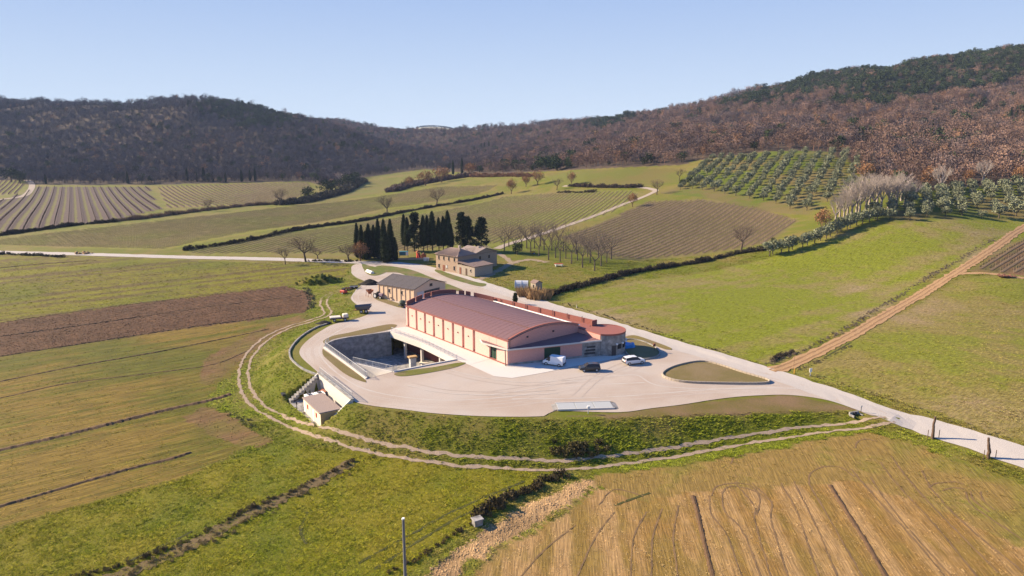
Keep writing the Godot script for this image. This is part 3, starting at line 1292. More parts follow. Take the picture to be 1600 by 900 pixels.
func woods() -> void:
	var kinds := []
	for k in 3:      # bare oaks
		var s := shape(true)
		s.col = Color(0.75, 0.7, 0.68)
		s.tube(Vector3(0, -1, 0), Vector3(0, 4, 0), 0.2, 0.12, 3, false)
		for i in 5:
			var a := rng.randf() * TAU
			s.tube(Vector3(0, rnd(2, 4), 0), Vector3(cos(a) * 2.2, rnd(5, 8), sin(a) * 2.2), 0.11, 0.04, 3, false)
		foliage(s, Vector3(0, 5.6, 0), Vector3(3.6, 3.3, 3.6), 14, 19, 0.46, Color(0.95, 0.95, 0.95), 0.3, 0.5)
		kinds.append(s.mesh())
	for k in 2:      # holm oaks
		var s := shape(true)
		s.col = Color(0.6, 0.5, 0.4)
		s.tube(Vector3(0, -1, 0), Vector3(0, 4, 0), 0.25, 0.15, 3, false)
		foliage(s, Vector3(0, 4.9, 0), Vector3(3.4, 3.2, 3.4), 15, 17, 0.8, Color(0.95, 0.95, 0.95), 0.3, 0.2)
		kinds.append(s.mesh())
	var places := [[], [], [], [], []]
	var cols := [PackedColorArray(), PackedColorArray(), PackedColorArray(), PackedColorArray(), PackedColorArray()]
	var line := wood_border()
	var ever: Array = []
	for q in [[[1130, 160], [1300, 110], [1440, 85], [1600, 70], [1640, 72], [1640, 125], [1500, 150], [1400, 165], [1280, 175], [1330, 145], [1200, 165], [1120, 172]], [[895, 195], [985, 172], [1010, 182], [930, 205]], [[835, 262], [880, 250], [880, 268], [835, 268]], [[300, 160], [420, 165], [470, 190], [400, 200], [320, 180]]]:
		var poly := PackedVector2Array()
		for p in q:
			poly.append(Vector2(p[0], p[1]))
		ever.append(poly)
	var z := -300.0
	while z > -2150.0:
		var gap := 5.4 + (absf(z) - 300.0) * 0.0022
		var reach := absf(z) * 0.84
		var x := -reach
		while x < reach:
			var p := Vector3(x + rnd(-0.5, 0.5) * gap, 0, z + rnd(-0.5, 0.5) * gap)
			x += gap
			if ground_zone(p.x, p.z) != WOOD:
				continue
			p.y = ground_y(p.x, p.z)
			var s := seen(p)
			if s.x < -40.0 or s.x > 1640.0 or s.y > border_at(line, s.x) - 1.0:
				continue
			# nothing grows in sight behind the ridges
			var hid := 0
			for f in [0.97, 0.93, 0.88]:
				if height(p.x * f, p.z * f) > EYE + (p.y + 9.0 - EYE) * f + 3.0:
					hid += 1
			if hid > 0:
				continue
			var patch := noise_a.get_noise_2d(p.x * 0.35, p.z * 0.35)
			var fine := noise_b.get_noise_2d(p.x * 0.25, p.z * 0.25)
			var right := clampf((s.x - 620.0) / 300.0, 0.0, 1.0)
			if p.z < -1180.0 and s.x > 430.0:
				right = maxf(right, 0.65)
			var green := false
			for q in ever:
				if Geometry2D.is_point_in_polygon(Vector2(s.x + fine * 25.0, s.y + patch * 12.0), q):
					green = rng.randf() < 0.86
			if not green and rng.randf() < 0.035 + clampf(patch * 0.9 - 0.2, 0.0, 0.4):
				green = true
			var k := rng.randi() % 3
			var c: Color
			if green:
				k = 3 + rng.randi() % 2
				c = Color(0.036, 0.052, 0.022) * rnd(0.7, 1.5)
			else:
				c = Color(0.075, 0.07, 0.082).lerp(Color(0.2, 0.13, 0.1), clampf(right * (0.75 + fine) + patch * 0.4, 0.0, 1.0)) * rnd(0.6, 1.4)
				if rng.randf() < 0.025 + 0.06 * right * clampf(0.6 + fine * 2.0, 0.0, 1.0):
					c = Color(0.27, 0.155, 0.09) * rnd(0.7, 1.2)
			var size := (rnd(0.5, 1.15) + pow(rng.randf(), 3.0) * 0.4) * (0.62 + gap * 0.068)
			places[k].append(upright(p - Vector3(0, 0.3, 0), rng.randf() * TAU, Vector3(size, size * rnd(0.8, 1.15), size)))
			c.a = 1.0
			cols[k].append(c)
		z -= gap
	var total := 0
	for k in 5:
		total += places[k].size()
		var o := scatter("hillside_wood", kinds[k], mats.leafy, places[k], cols[k])
		o.set_meta("kind", "stuff")
		tag(o, "dark evergreen oaks scattered through the hillside wood" if k > 2 else "leafless brown oak wood covering the valley hillsides", "wood", "woods on the hillsides")
	print("wood ", total)
	# cypresses standing out of the wood
	var c := cypress("cypress_tree", "slim dark cypress standing out of the brown hillside wood", 1.5, 13.0, 0.3)
	c.set_meta("group", "cypresses on the hillsides")
	var first := true
	for q in [[1423, 208, 18], [1448, 204, 15], [1457, 203, 15], [1465, 203, 17], [1473, 203, 12], [1570, 194, 13], [1578, 191, 22], [1587, 190, 23], [752, 238, 14], [757, 236, 13], [764, 235, 14], [741, 240, 11], [746, 246, 12], [729, 250, 10]]:
		var p := spot(q[0], q[1])
		var k: float = q[2] * seen(p).z / FOCAL / 13.0
		if first:
			c.position = p
			c.scale = Vector3.ONE * k
			first = false
		else:
			copy(c, p, rng.randf() * TAU, Vector3(k, k, k))
	first = true
	for q in [[708, 273, 22], [722, 272, 24]]:
		var p := spot(q[0], q[1])
		var k: float = q[2] * seen(p).z / FOCAL / 13.0
		copy(c, p, rng.randf() * TAU, Vector3(k, k, k), "tall dark cypress of a pair beside the russet thicket", "pair of cypresses by the thicket")
	for q in [[72, 284, 15], [200, 283, 18], [293, 279, 20], [319, 279, 21], [353, 281, 15], [378, 280, 18], [391, 279, 17], [399, 279, 19], [333, 280, 15], [308, 280, 14]]:
		var p := spot(q[0], q[1] + 4)
		var k: float = q[2] * seen(p).z / FOCAL / 13.0
		copy(c, p, rng.randf() * TAU, Vector3(k * 1.2, k, k * 1.2), "dark cypress at the wood's edge above the striped vineyard", "cypresses along the wood's edge")


func vine_block(called: String, label: String, outline: Array, aim: Array, gap: float, strip: float, soil: String, tone: Color, tall := 1.0) -> void:
	var poly := flat(outline)
	var a := hit(aim[0][0], aim[0][1])
	var b := hit(aim[1][0], aim[1][1])
	var d := Vector2(b.x - a.x, b.z - a.z).normalized()
	var o := Vector2(-d.y, d.x)
	var lo := INF
	var hi := -INF
	var l0 := INF
	var l1 := -INF
	for p in poly:
		lo = minf(lo, p.dot(o)); hi = maxf(hi, p.dot(o))
		l0 = minf(l0, p.dot(d)); l1 = maxf(l1, p.dot(d))
	var places := []
	var cols := PackedColorArray()
	var s := shape()
	var t := lo + gap * 0.5
	var step := 2.4
	while t < hi:
		var u := l0
		var run := PackedVector2Array()
		while u < l1 + step:
			var p := o * t + d * u
			if u < l1 and Geometry2D.is_point_in_polygon(p, poly):
				if inside_view(Vector3(p.x, 0, p.y)):
					run.append(p)
					if rng.randf() < 0.96:
						var g := grounded(p)
						places.append(upright(g, atan2(-d.y, d.x) + rnd(-0.05, 0.05), Vector3(1.0, rnd(0.85, 1.15) * tall, 1.0)))
						cols.append(tone * rnd(0.75, 1.3))
			elif run.size() > 1:
				ribbon(s, run, strip * rnd(0.85, 1.15), 0.1, strip * 0.4, 1)
				run = PackedVector2Array()
			else:
				run = PackedVector2Array()
			u += step
		t += gap
	setting(called + "_soil", s, mats[soil])
	var q := scatter(called, mats.vine, mats.leafy, places, cols)
	q.set_meta("kind", "stuff")
	tag(q, label, "vineyard", "vineyards in the valley")


func vineyards() -> void:
	var s := shape(true)
	s.col = Color(1, 1, 1)
	for x in [-0.6, 0.6]:
		s.tube(Vector3(x, -0.1, 0), Vector3(x + rnd(-0.08, 0.08), 0.75, rnd(-0.05, 0.05)), 0.05, 0.035, 3, false)
	s.col = Color(1.5, 1.5, 1.55)
	s.tube(Vector3(-1.15, -0.1, 0), Vector3(-1.15, 1.6, 0), 0.045, 0.045, 4, true)
	for i in 14:
		s.col = Color(1, 1, 1) * rnd(0.7, 1.3)
		var x := rnd(-1.2, 1.2)
		s.leaf(Vector3(x, rnd(0.65, 0.85), 0), Vector3(rnd(-0.3, 0.3), rnd(0.35, 0.8), rnd(-0.2, 0.2)), Vector3(0.035, 0.01, 0.02))
	s.col = Color(0.9, 0.9, 0.9)
	s.tube(Vector3(-1.2, 0.75, 0), Vector3(1.2, 0.78, 0), 0.03, 0.03, 3, false)
	mats["vine"] = s.mesh()
	mat("vine_soil_dark", 0.15, 0.1, 0.085, 0.95, "clump", 3.0)
	mat("vine_soil", 0.22, 0.155, 0.1, 0.95, "clump", 3.0)
	vine_block("striped_vineyard", "vineyard of bold brown rows with yellow green strips below the wood", [[-60, 320], [0, 314], [60, 292], [232, 292], [250, 327], [180, 344], [0, 365], [-200, 390], [-200, 335]], [[112, 350], [112, 295]], 6.3, 2.25, "vine_soil_dark", Color(0.085, 0.06, 0.05))
	vine_block("slope_vineyard", "pale vineyard of close diagonal rows under the wooded hill", [[247, 292], [480, 285], [490, 297], [440, 317], [262, 325]], [[300, 325], [250, 297]], 4.2, 0.8, "vine_soil", Color(0.2, 0.15, 0.11))
	vine_block("corner_vineyard", "small vineyard beside the pale lane at the wood's corner", [[-100, 283], [38, 282], [30, 303], [-100, 312]], [[0, 305], [22, 284]], 4.2, 0.8, "vine_soil", Color(0.13, 0.1, 0.08))
	vine_block("long_vineyard", "long vineyard between the reed hedge and the diagonal ditch", [[-100, 388], [0, 374], [180, 353], [430, 325], [600, 306], [690, 292], [780, 289], [762, 299], [600, 326], [480, 350], [255, 389], [0, 383]], [[150, 368], [500, 341]], 2.9, 0.32, "vine_soil", Color(0.33, 0.29, 0.14), 0.5)
	vine_block("road_vineyard", "vineyard between the diagonal ditch and the cypress trees", [[290, 393], [480, 361], [620, 340], [790, 307], [985, 298], [1000, 306], [960, 331], [780, 380], [720, 385], [560, 396], [300, 397]], [[560, 390], [760, 330]], 2.8, 0.3, "vine_soil", Color(0.33, 0.29, 0.14), 0.5)
	vine_block("hill_vineyard", "brown vineyard of diagonal rows above the hedge ditch", [[1014, 316], [1100, 313], [1180, 324], [1248, 344], [1198, 379], [1000, 405], [958, 402], [876, 372], [940, 348]], [[1060, 398], [1180, 330]], 2.7, 0.55, "vine_soil", Color(0.27, 0.19, 0.14), 0.65)
	vine_block("young_vineyard", "young vineyard with pale stakes beside the orange dirt track", [[1522, 422], [1600, 374], [1700, 320], [1750, 430], [1600, 430]], [[1530, 420], [1600, 378]], 2.6, 0.4, "vine_soil", Color(0.2, 0.15, 0.1))


func groves() -> void:
	var kinds := []
	for k in 3:
		kinds.append(olive("rounded grey green olive tree in rows on the grassy slope", "olive trees of the upper grove"))
	var n := 0
	var used := [false, false, false]
	# upper grove: rows run up the slope
	var a := hit(1280, 300)
	var b := hit(1345, 262)
	var d := Vector2(b.x - a.x, b.z - a.z).normalized()
	d = d.rotated(-0.25)
	var o := Vector2(-d.y, d.x)
	for set in [
			{"poly": [[1058, 296], [1075, 276], [1105, 252], [1200, 244], [1320, 242], [1400, 250], [1370, 272], [1335, 290], [1300, 312], [1262, 330], [1150, 308]], "gap": 7.2, "step": 6.3, "label": "rounded grey green olive tree in rows on the grassy slope", "group": "olive trees of the upper grove", "most": 215},
			{"poly": [[1335, 343], [1372, 326], [1420, 306], [1480, 296], [1600, 287], [1660, 285], [1660, 334], [1600, 340], [1420, 346]], "gap": 5.9, "step": 5.4, "label": "dense grey green olive tree in the grove above the green field", "group": "olive trees of the lower grove", "most": 130}]:
		var poly := flat(set.poly)
		var box := Rect2(poly[0], Vector2.ZERO)
		for p in poly:
			box = box.expand(p)
		var m := 0
		var span := int(box.size.length())
		var mid := box.get_center()
		for i in range(-span, span):
			for j in range(-span, span):
				var q: Vector2 = mid + o * i * set.gap + d * j * set.step
				if not box.has_point(q):
					continue
				q += Vector2(rnd(-0.5, 0.5), rnd(-0.5, 0.5))
				if not Geometry2D.is_point_in_polygon(q, poly) or m >= set.most or rng.randf() < 0.05:
					continue
				var p := grounded(q)
				if not inside_view(p, 20.0):
					continue
				m += 1
				var k := rng.randi() % 3
				var size := rnd(0.75, 1.4) * (1.15 if set.gap < 6.5 else 1.08)
				if not used[k]:
					used[k] = true
					kinds[k].position = p
				else:
					copy(kinds[k], p, rng.randf() * TAU, Vector3(size, size * rnd(0.9, 1.1), size), set.label, set.group)
		print(set.group, " ", m)
	# the row of olives along the field
	var row := spline(flat([[1200, 400], [1230, 393], [1262, 384], [1290, 373], [1315, 362], [1345, 350], [1370, 344]]), 3.6)
	for q in row:
		var k := rng.randi() % 3
		var size := rnd(1.15, 1.5)
		copy(kinds[k], grounded(q + Vector2(rnd(-0.5, 0.5), rnd(-0.5, 0.5))), rng.randf() * TAU, Vector3(size, size, size), "dark olive tree in the single row at the field's edge", "olive trees in the row along the field")


func stand(src: Node3D, px: float, py: float, top: float, tall: float, wide := 1.0, label := "", group := "", fresh := false) -> Node3D:
	var p := spot(px, py)
	var k := (py - top) * seen(p).z / FOCAL / tall
	if fresh:
		src.position = p
		src.scale = Vector3(k * wide, k, k * wide)
		return src
	return copy(src, p, rng.randf() * TAU, Vector3(k * wide, k, k * wide), label, group)


func single_trees() -> void:
	rng.seed = 977
	# dark cypresses and conifers by the road
	var ca := cypress("cypress_tree", "dark slender cypress in the clump beside the bare roadside trees", 1.75, 14.0, 0.2)
	ca.set_meta("group", "cypresses of the roadside clump")
	var cb := cypress("cypress_tree", "dark cypress with bare foot behind the playground", 1.85, 14.0, 2.0)
	cb.set_meta("group", "cypresses behind the playground")
	var pa := pine("broad_conifer", "broad dark conifer between slender cypresses behind the playground", 3.0, 14.0, 2.0)
	var i := 0
	for q in [[559, 403, 350, 1.0], [566, 405, 353, 1.1], [577, 404, 351, 1.25], [585, 403, 353, 1.2], [592, 404, 344, 1.0], [611, 405, 344, 1.05], [618, 407, 372, 1.3], [572, 406, 362, 1.2], [601, 407, 344, 1.0]]:
		stand(ca, q[0], q[1], q[2], 14.0, q[3], "", "", i == 0)
		i += 1
	stand(ca, 604, 410, 366, 14.0, 2.3, "stout low cypress in front of the roadside clump", "")
	i = 0
	for q in [[632, 391, 336, 0.9], [637, 392, 341, 1.0], [662, 393, 338, 1.0], [668, 391, 338, 1.0], [676, 392, 332, 1.1], [686, 392, 341, 0.95], [693, 392, 339, 0.95], [700, 392, 331, 1.05], [705, 392, 352, 1.1]]:
		stand(cb, q[0], q[1], q[2], 14.0, q[3], "", "", i == 0)
		i += 1
	stand(pa, 648, 393, 334, 14.0, 1.0, "", "", true)
	stand(pa, 722, 391, 334, 14.0, 0.95, "dark conifer with dense upright crown behind the farmhouse roof", "")
	stand(pa, 732, 392, 340, 14.0, 0.85, "dark conifer squeezed between two others behind the farmhouse", "")
	stand(pa, 752, 393, 341, 14.0, 1.15, "layered dark conifer nearest the hill lane behind the farmhouse", "")
	# bare trees
	var bark := Color(0.105, 0.085, 0.072)
	var ga := bare_tree("bare_tree", bark, "leafless slim tree in the planted grove beside the farmyard", "tree", {"trunk": 3.3, "long": 3.1, "thick": 0.17, "out": 0.75, "kids": 3, "crown": Vector3(2.7, 2.8, 2.7), "clumps": 14, "each": 7, "leaf": 0.11, "twig": Color(0.17, 0.135, 0.115)})
	var gb := bare_tree("bare_tree", bark, "leafless slim tree in the planted grove beside the farmyard", "tree", {"trunk": 3.0, "long": 3.2, "thick": 0.16, "out": 0.85, "kids": 3, "crown": Vector3(2.7, 2.7, 2.7), "clumps": 14, "each": 7, "leaf": 0.11, "twig": Color(0.17, 0.135, 0.115)})
	ga.set_meta("group", "bare trees of the farm grove")
	gb.set_meta("group", "bare trees of the farm grove")
	i = 0
	for q in [[829, 394], [842, 400], [857, 406], [868, 403], [875, 409], [884, 404], [893, 412], [902, 407], [910, 418], [929, 423], [939, 416], [948, 411], [922, 411], [788, 392], [795, 386], [805, 395], [815, 392], [823, 388], [835, 388], [850, 391], [862, 391], [880, 393], [900, 397], [918, 401], [935, 403], [955, 405], [844, 385], [872, 386]]:
		var src := ga if i % 2 == 0 else gb
		stand(src, q[0], q[1], q[1] - rnd(46, 56) * (q[1] - 231.0) / 180.0, 9.3, rnd(0.9, 1.15), "", "", i < 2)
		i += 1
	var big := bare_tree("bare_tree", Color(0.1, 0.075, 0.06), "leaning bare oak with wide crown on the roadside verge", "tree", {"trunk": 2.9, "long": 3.1, "thick": 0.3, "out": 0.95, "lean": Vector3(-0.16, 0, 0), "crown": Vector3(3.9, 2.8, 3.9), "clumps": 26, "each": 16})
	stand(big, 478, 409, 364, 9.0, 1.0, "", "", true)
	stand(big, 446, 413, 383, 9.0, 0.75, "small leaning bare tree on the grass side of the road", "")
	stand(big, 545, 409, 376, 9.0, 1.15, "bare spreading tree beside the cypress clump", "")
	stand(big, 1158, 391, 346, 9.0, 0.85, "lone bare tree on the ditch below the brown vineyard", "")
	stand(big, 605, 336, 302, 9.0, 0.85, "bare tree on the vineyard ditch beyond the cypresses", "")
	stand(big, 682, 322, 290, 9.0, 0.95, "bare round tree on the ditch hedge between the vineyards", "")
	stand(big, 437, 321, 291, 9.0, 0.8, "bare tree in the hedge under the striped vineyards", "")
	stand(big, 325, 330, 308, 9.0, 0.8, "grey bare bushy tree in the reed hedge", "")
	stand(big, 1026, 304, 277, 9.0, 0.85, "grey bare tree beside the bend of the hill lane", "")
	stand(big, 1061, 283, 260, 9.0, 0.75, "bare tree at the green pasture's corner by the olives", "")
	stand(big, 870, 297, 276, 9.0, 0.8, "small bare tree among russet trees along the lane", "")
	stand(big, 497, 405, 385, 9.0, 1.3, "low bare thicket tree by the leaning oak", "")
	# bare trees standing up from the crest of the left hill
	for px in [203, 219, 237, 251, 272, 297, 330]:
		var p := at_depth(px, 164, 1225.0)
		p.y = ground_y(p.x, p.z)
		var k := rnd(1.5, 2.0)
		copy(big, p, rng.randf() * TAU, Vector3(k, k, k), "bare tree rising from the crest of the wooded hill", "bare trees on the hill crest")
	# russet trees keeping their dead leaves
	var ru := bare_tree("russet_tree", Color(0.12, 0.08, 0.06), "round russet tree standing on the edge of the hill lane", "tree", {"trunk": 1.4, "long": 2.2, "thick": 0.2, "crown": Vector3(2.7, 2.6, 2.7), "clumps": 24, "each": 34, "leaf": 0.3, "twig": Color(0.26, 0.14, 0.07)})
	stand(ru, 988, 323, 299, 6.8, 0.85, "", "", true)
	for q in [[563, 408, 374, 1.0, "russet bush like tree leaning on the cypress clump"], [799, 303, 277, 0.8, "russet tree ending the ditch hedge between the vineyards"], [840, 289, 264, 0.95, "russet tree beside the pale lane under the wood"], [893, 289, 266, 0.8, "slim russet tree on the green pasture's edge"], [822, 292, 272, 0.9, "low russet tree next to the sunlit track end"], [1285, 366, 320, 0.75, "broad brown thicket tree at the foot of the white barked trees"], [1450, 297, 255, 0.85, "brown leaved oak beside the big pale bare tree"], [1512, 288, 262, 0.85, "orange brown oak above the lower olive grove"], [1592, 290, 256, 0.8, "orange brown oak at the wood's edge over the lower grove"], [1350, 285, 250, 1.1, "wide brown oak behind the white barked trees"], [1400, 292, 262, 1.0, "brown grey oak rising behind the lower olive grove"], [735, 275, 252, 1.2, "russet thicket tree beside the cypress pair"], [690, 285, 258, 1.3, "pinkish brown thicket tree in the valley hollow"], [665, 290, 264, 1.2, "dull brown thicket tree at the end of the long vineyard"], [640, 293, 274, 1.1, "low brown thicket tree by the valley meadow"]]:
		stand(ru, q[0], q[1], q[2], 6.8, q[3], q[4], "")
	# white-barked trees
	var po := bare_tree("white_barked_tree", Color(0.3, 0.255, 0.235), "tall white barked bare tree in the dense row by the olives", "tree", {"trunk": 3.5, "long": 3.8, "thick": 0.3, "out": 0.42, "spread": 0.5, "lift": 0.35, "arms": 6, "crown": Vector3(2.5, 4.2, 2.5), "clumps": 10, "each": 9, "twig": Color(0.17, 0.13, 0.115), "leaf": 0.13})
	po.set_meta("group", "white barked trees by the olives")
	i = 0
	for q in [[1305, 350, 305], [1318, 345, 298], [1330, 342, 283], [1342, 338, 276], [1352, 334, 272], [1364, 332, 270], [1376, 329, 272], [1388, 326, 272], [1400, 324, 274], [1413, 321, 278], [1424, 319, 282], [1338, 333, 280], [1370, 322, 268], [1312, 340, 296], [1358, 326, 266], [1394, 318, 266], [1408, 314, 268], [1324, 336, 288]]:
		stand(po, q[0], q[1], q[2], 12.0, 1.25, "", "", i == 0)
		i += 1
	stand(po, 1468, 302, 256, 12.0, 1.7, "big pale bare tree above the lower olive grove", "")
	stand(po, 1535, 288, 248, 12.0, 1.7, "pale grey bare tree among orange oaks at the wood's edge", "")
	stand(po, 533, 290, 268, 12.0, 1.2, "pale slender bare tree in the dark valley thicket", "")
	# evergreen bushes and trees below the wood
	var hb := thing("evergreen_tree", "dark round evergreen in the farm grove", "tree")
	var s := shape(true)
	s.col = Color(0.08, 0.06, 0.05)
	s.tube(Vector3(0, -0.2, 0), Vector3(0, 2, 0), 0.18, 0.12, 5)
	obj("trunk", s, mats.leafy, hb)
	s = shape(true)
	foliage(s, Vector3(0, 2.9, 0), Vector3(2.3, 2.2, 2.3), 22, 34, 0.36, Color(0.03, 0.045, 0.02), 0.35)
	obj("crown", s, mats.leafy, hb)
	stand(hb, 808, 398, 379, 5.0, 1.1, "", "", true)
	for q in [[18, 284, 262, 1.3, "tall dark evergreen at the wood's corner beside the lane"], [32, 287, 268, 1.0, "lower dark evergreen at the wood's corner beside the lane"], [510, 305, 281, 1.3, "dark evergreen in the valley thicket left of the meadow"], [543, 293, 272, 1.4, "dark ivy clad tree over the valley meadow"], [556, 288, 270, 1.2, "dark rounded tree at the valley meadow's head"], [525, 298, 280, 1.1, "dark tree amid the thicket by the slope vineyard"], [483, 312, 292, 1.2, "dark scrubby tree at the slope vineyard's end"], [1080, 290, 276, 1.2, "dark round evergreen at the corner of the olive grove"], [1066, 292, 280, 1.0, "smaller dark evergreen at the corner of the olive grove"], [1208, 380, 371, 1.0, "small dark bush at the head of the olive row"], [850, 265, 246, 1.9, "broad dark evergreen behind the russet trees under the wood"], [870, 266, 247, 1.9, "second broad dark evergreen behind the russet trees under the wood"]]:
		stand(hb, q[0], q[1], q[2], 5.0, q[3], q[4], "")
	var sapling := cypress("young_cypress", "small young cypress on the verge behind the winery", 0.5, 2.4, 0.1)
	sapling.position = Vector3(on_level(805, 475, 0.0).x, 0.02, on_level(805, 475, 0.0).z)


func hedge(called: String, label: String, line: Array, wide: float, tall: float, tone: Color, thick := 1.6, src := "bush") -> void:
	var places := []
	var cols := PackedColorArray()
	var pts := spline(flat(line), 0.5)
	for p in pts:
		for k in (1 if rng.randf() < thick - 1.0 else 0) + 1:
			var q := grounded(p + Vector2(rnd(-wide, wide), rnd(-wide, wide)))
			var h := tall * 0.85 * rnd(0.5, 1.2) * (1.0 + 0.5 * noise_b.get_noise_2d(p.x, p.y))
			places.append(upright(q - Vector3(0, 0.1, 0), rng.randf() * TAU, Vector3(h * rnd(0.8, 1.2), h, h * rnd(0.8, 1.2))))
			cols.append(tone * rnd(0.65, 1.4))
	var o := scatter(called, mats[src], mats.leafy, places, cols)
	o.set_meta("kind", "stuff")
	tag(o, label, "reeds" if src == "reed" else "hedge")


func hedges() -> void:
	rng.seed = 55
	var s := shape(true)
	foliage(s, Vector3(0, 0.45, 0), Vector3(0.6, 0.5, 0.6), 7, 12, 0.2, Color(1, 1, 1), 0.3, 0.5, 0.8)
	for i in 12:
		s.col = Color(0.9, 0.85, 0.8)
		s.leaf(Vector3(rnd(-0.3, 0.3), 0, rnd(-0.3, 0.3)), Vector3(rnd(-0.3, 0.3), rnd(0.7, 1.1), rnd(-0.3, 0.3)), Vector3(0.02, 0, 0.015))
	mats["bush"] = s.mesh()
	s = shape(true)
	for i in 60:
		s.col = Color(1, 1, 1) * rnd(0.7, 1.3)
		var p := Vector3(rnd(-0.4, 0.4), 0, rnd(-0.4, 0.4))
		s.leaf(p, Vector3(p.x * 0.7 + rnd(-0.15, 0.15), rnd(0.6, 1.15), p.z * 0.7 + rnd(-0.15, 0.15)), Vector3(rnd(-0.04, 0.04), 0, rnd(-0.04, 0.04)))
	mats["reed"] = s.mesh()
	var dark := Color(0.06, 0.05, 0.034)
	hedge("field_hedge", "dark scrub filled ditch between the grove and the green field", [[850, 466], [875, 457], [915, 446], [960, 434], [1000, 425], [1050, 417], [1100, 409], [1150, 397], [1200, 390]], 0.7, 1.7, dark, 1.9)
	hedge("vineyard_hedge", "dark hedge along the ditch between two vineyards", [[290, 391], [400, 374], [480, 357], [560, 346], [620, 334], [680, 323], [740, 313], [785, 303]], 0.9, 1.7, dark, 1.9)
	hedge("reed_hedge", "pinkish dry reed hedge below the striped vineyard", [[180, 346], [230, 341], [290, 333], [340, 327], [400, 321], [480, 317]], 1.2, 2.6, Color(0.21, 0.14, 0.095), 1.9, "reed")
	hedge("ditch_hedge", "low dark hedge on the ditch below the striped vineyard", [[-60, 375], [0, 368], [60, 360], [120, 352], [180, 347]], 0.8, 2.0, dark, 1.9)
	hedge("valley_thicket", "dark thicket between slope vineyard and valley meadow", [[440, 320], [470, 317], [500, 311], [530, 303], [552, 292], [566, 284]], 5.0, 4.4, Color(0.065, 0.06, 0.045), 1.9)
	hedge("meadow_thicket", "brown thicket on the right side of the valley meadow", [[612, 300], [640, 292], [670, 286], [700, 281], [735, 276]], 5.0, 4.6, Color(0.13, 0.09, 0.075), 1.9)
	hedge("pasture_hedge", "low dark hedge along the green pasture", [[890, 291], [940, 293], [1000, 293]], 1.0, 2.4, Color(0.09, 0.065, 0.05), 1.9)
	hedge("lane_hedge", "dark low scrub patch beside the lane under the russet trees", [[870, 301], [905, 301], [930, 300]], 1.2, 1.6, Color(0.08, 0.065, 0.045), 1.6)
	hedge("wood_edge_scrub", "russet scrub along the foot of the wood", [[735, 276], [770, 276], [800, 275], [830, 276]], 3.0, 3.0, Color(0.2, 0.11, 0.065), 1.9)
	hedge("bank_scrub", "dark scrub in the hollow of the grassy bank", [[862, 700], [880, 703], [900, 706], [920, 707], [944, 703]], 1.0, 1.15, Color(0.085, 0.07, 0.03), 1.9)
	hedge("drain_scrub", "dense dark bramble along the field drain below the bank", [[885, 742], [868, 746], [845, 757], [815, 772], [790, 785], [765, 800], [745, 812]], 0.8, 1.3, Color(0.09, 0.07, 0.035), 2.0)
	hedge("drain_weeds", "thin dark weeds following the field drain to the pole", [[745, 814], [710, 836], [680, 856], [650, 874], [610, 895], [590, 915]], 0.35, 0.6, Color(0.085, 0.06, 0.035), 1.3)
	hedge("left_drain_scrub", "dark scrub along the field ditch in the green meadow", [[548, 722], [520, 738], [480, 757], [440, 775], [400, 790], [350, 815], [290, 845], [230, 870], [160, 893], [80, 912]], 0.5, 0.6, Color(0.13, 0.1, 0.05), 2.0)
	hedge("left_drain_weeds", "brown dry weeds beside the field ditch in the green meadow", [[540, 735], [500, 757], [440, 785], [390, 808], [330, 842], [260, 872], [190, 900]], 1.1, 0.55, Color(0.26, 0.2, 0.09), 2.0)
	hedge("track_weeds", "grey dry weeds in the gully beside the orange track", [[1195, 571], [1225, 560], [1262, 545], [1320, 515], [1380, 478], [1440, 440], [1500, 405], [1560, 370]], 0.8, 0.5, Color(0.17, 0.14, 0.11), 1.5)
	hedge("gully_scrub", "black scrub in the gully mouth at the track junction", [[1208, 563], [1222, 557], [1240, 550]], 0.5, 0.9, Color(0.06, 0.05, 0.04), 1.9)
	hedge("lower_track_weeds", "dry weeds along the lower edge of the orange track", [[1250, 577], [1290, 560], [1330, 540]], 0.5, 0.45, Color(0.15, 0.13, 0.08), 1.4)
	hedge("reed_clump", "tall straw coloured reed clump beside the white road", [[817, 461], [828, 464], [836, 467], [845, 467], [850, 464]], 1.3, 3.6, Color(0.32, 0.21, 0.105), 2.0, "reed")
	hedge("reed_fringe", "short brown reeds at the mouth of the scrub ditch", [[848, 462], [856, 459], [862, 457]], 1.0, 1.8, Color(0.24, 0.16, 0.085), 1.8, "reed")
	hedge("verge_weeds", "rough dry weeds on the verge of the white road", [[1580, 688], [1500, 662], [1400, 628], [1310, 598], [1260, 585]], 0.8, 0.4, Color(0.2, 0.17, 0.08), 1.2)
	hedge("field_verge_weeds", "dark weed tufts on the verge above the winery road", [[1140, 552], [1090, 540], [1040, 523], [990, 507], [920, 486], [880, 474]], 0.7, 0.4, Color(0.14, 0.12, 0.06), 1.2)
	hedge("wall_foot_scrub", "scrubby weeds on the slope below the machinery shed", [[455, 640], [470, 645], [485, 650], [500, 657]], 1.5, 0.4, Color(0.17, 0.14, 0.06), 1.5)
	hedge("corner_weeds", "grey weeds between the brown headland and the track", [[345, 636], [365, 648], [385, 660], [400, 668]], 0.8, 0.45, Color(0.14, 0.13, 0.075), 1.5)
	hedge("plough_corner_weeds", "grey weeds at the end of the ploughed strip", [[478, 450], [484, 462], [488, 474], [484, 484]], 1.0, 0.6, Color(0.15, 0.15, 0.09), 1.6)
	hedge("roadside_scrub", "dark scrub heap beside the road at the far field", [[0, 397], [20, 398], [45, 399], [70, 400], [95, 402]], 1.2, 1.2, Color(0.09, 0.08, 0.055), 1.3)
	hedge("verge_scrub", "dark low scrub under the bare roadside trees", [[485, 408], [510, 408], [540, 409], [560, 408]], 1.0, 1.0, Color(0.07, 0.065, 0.035), 1.8)
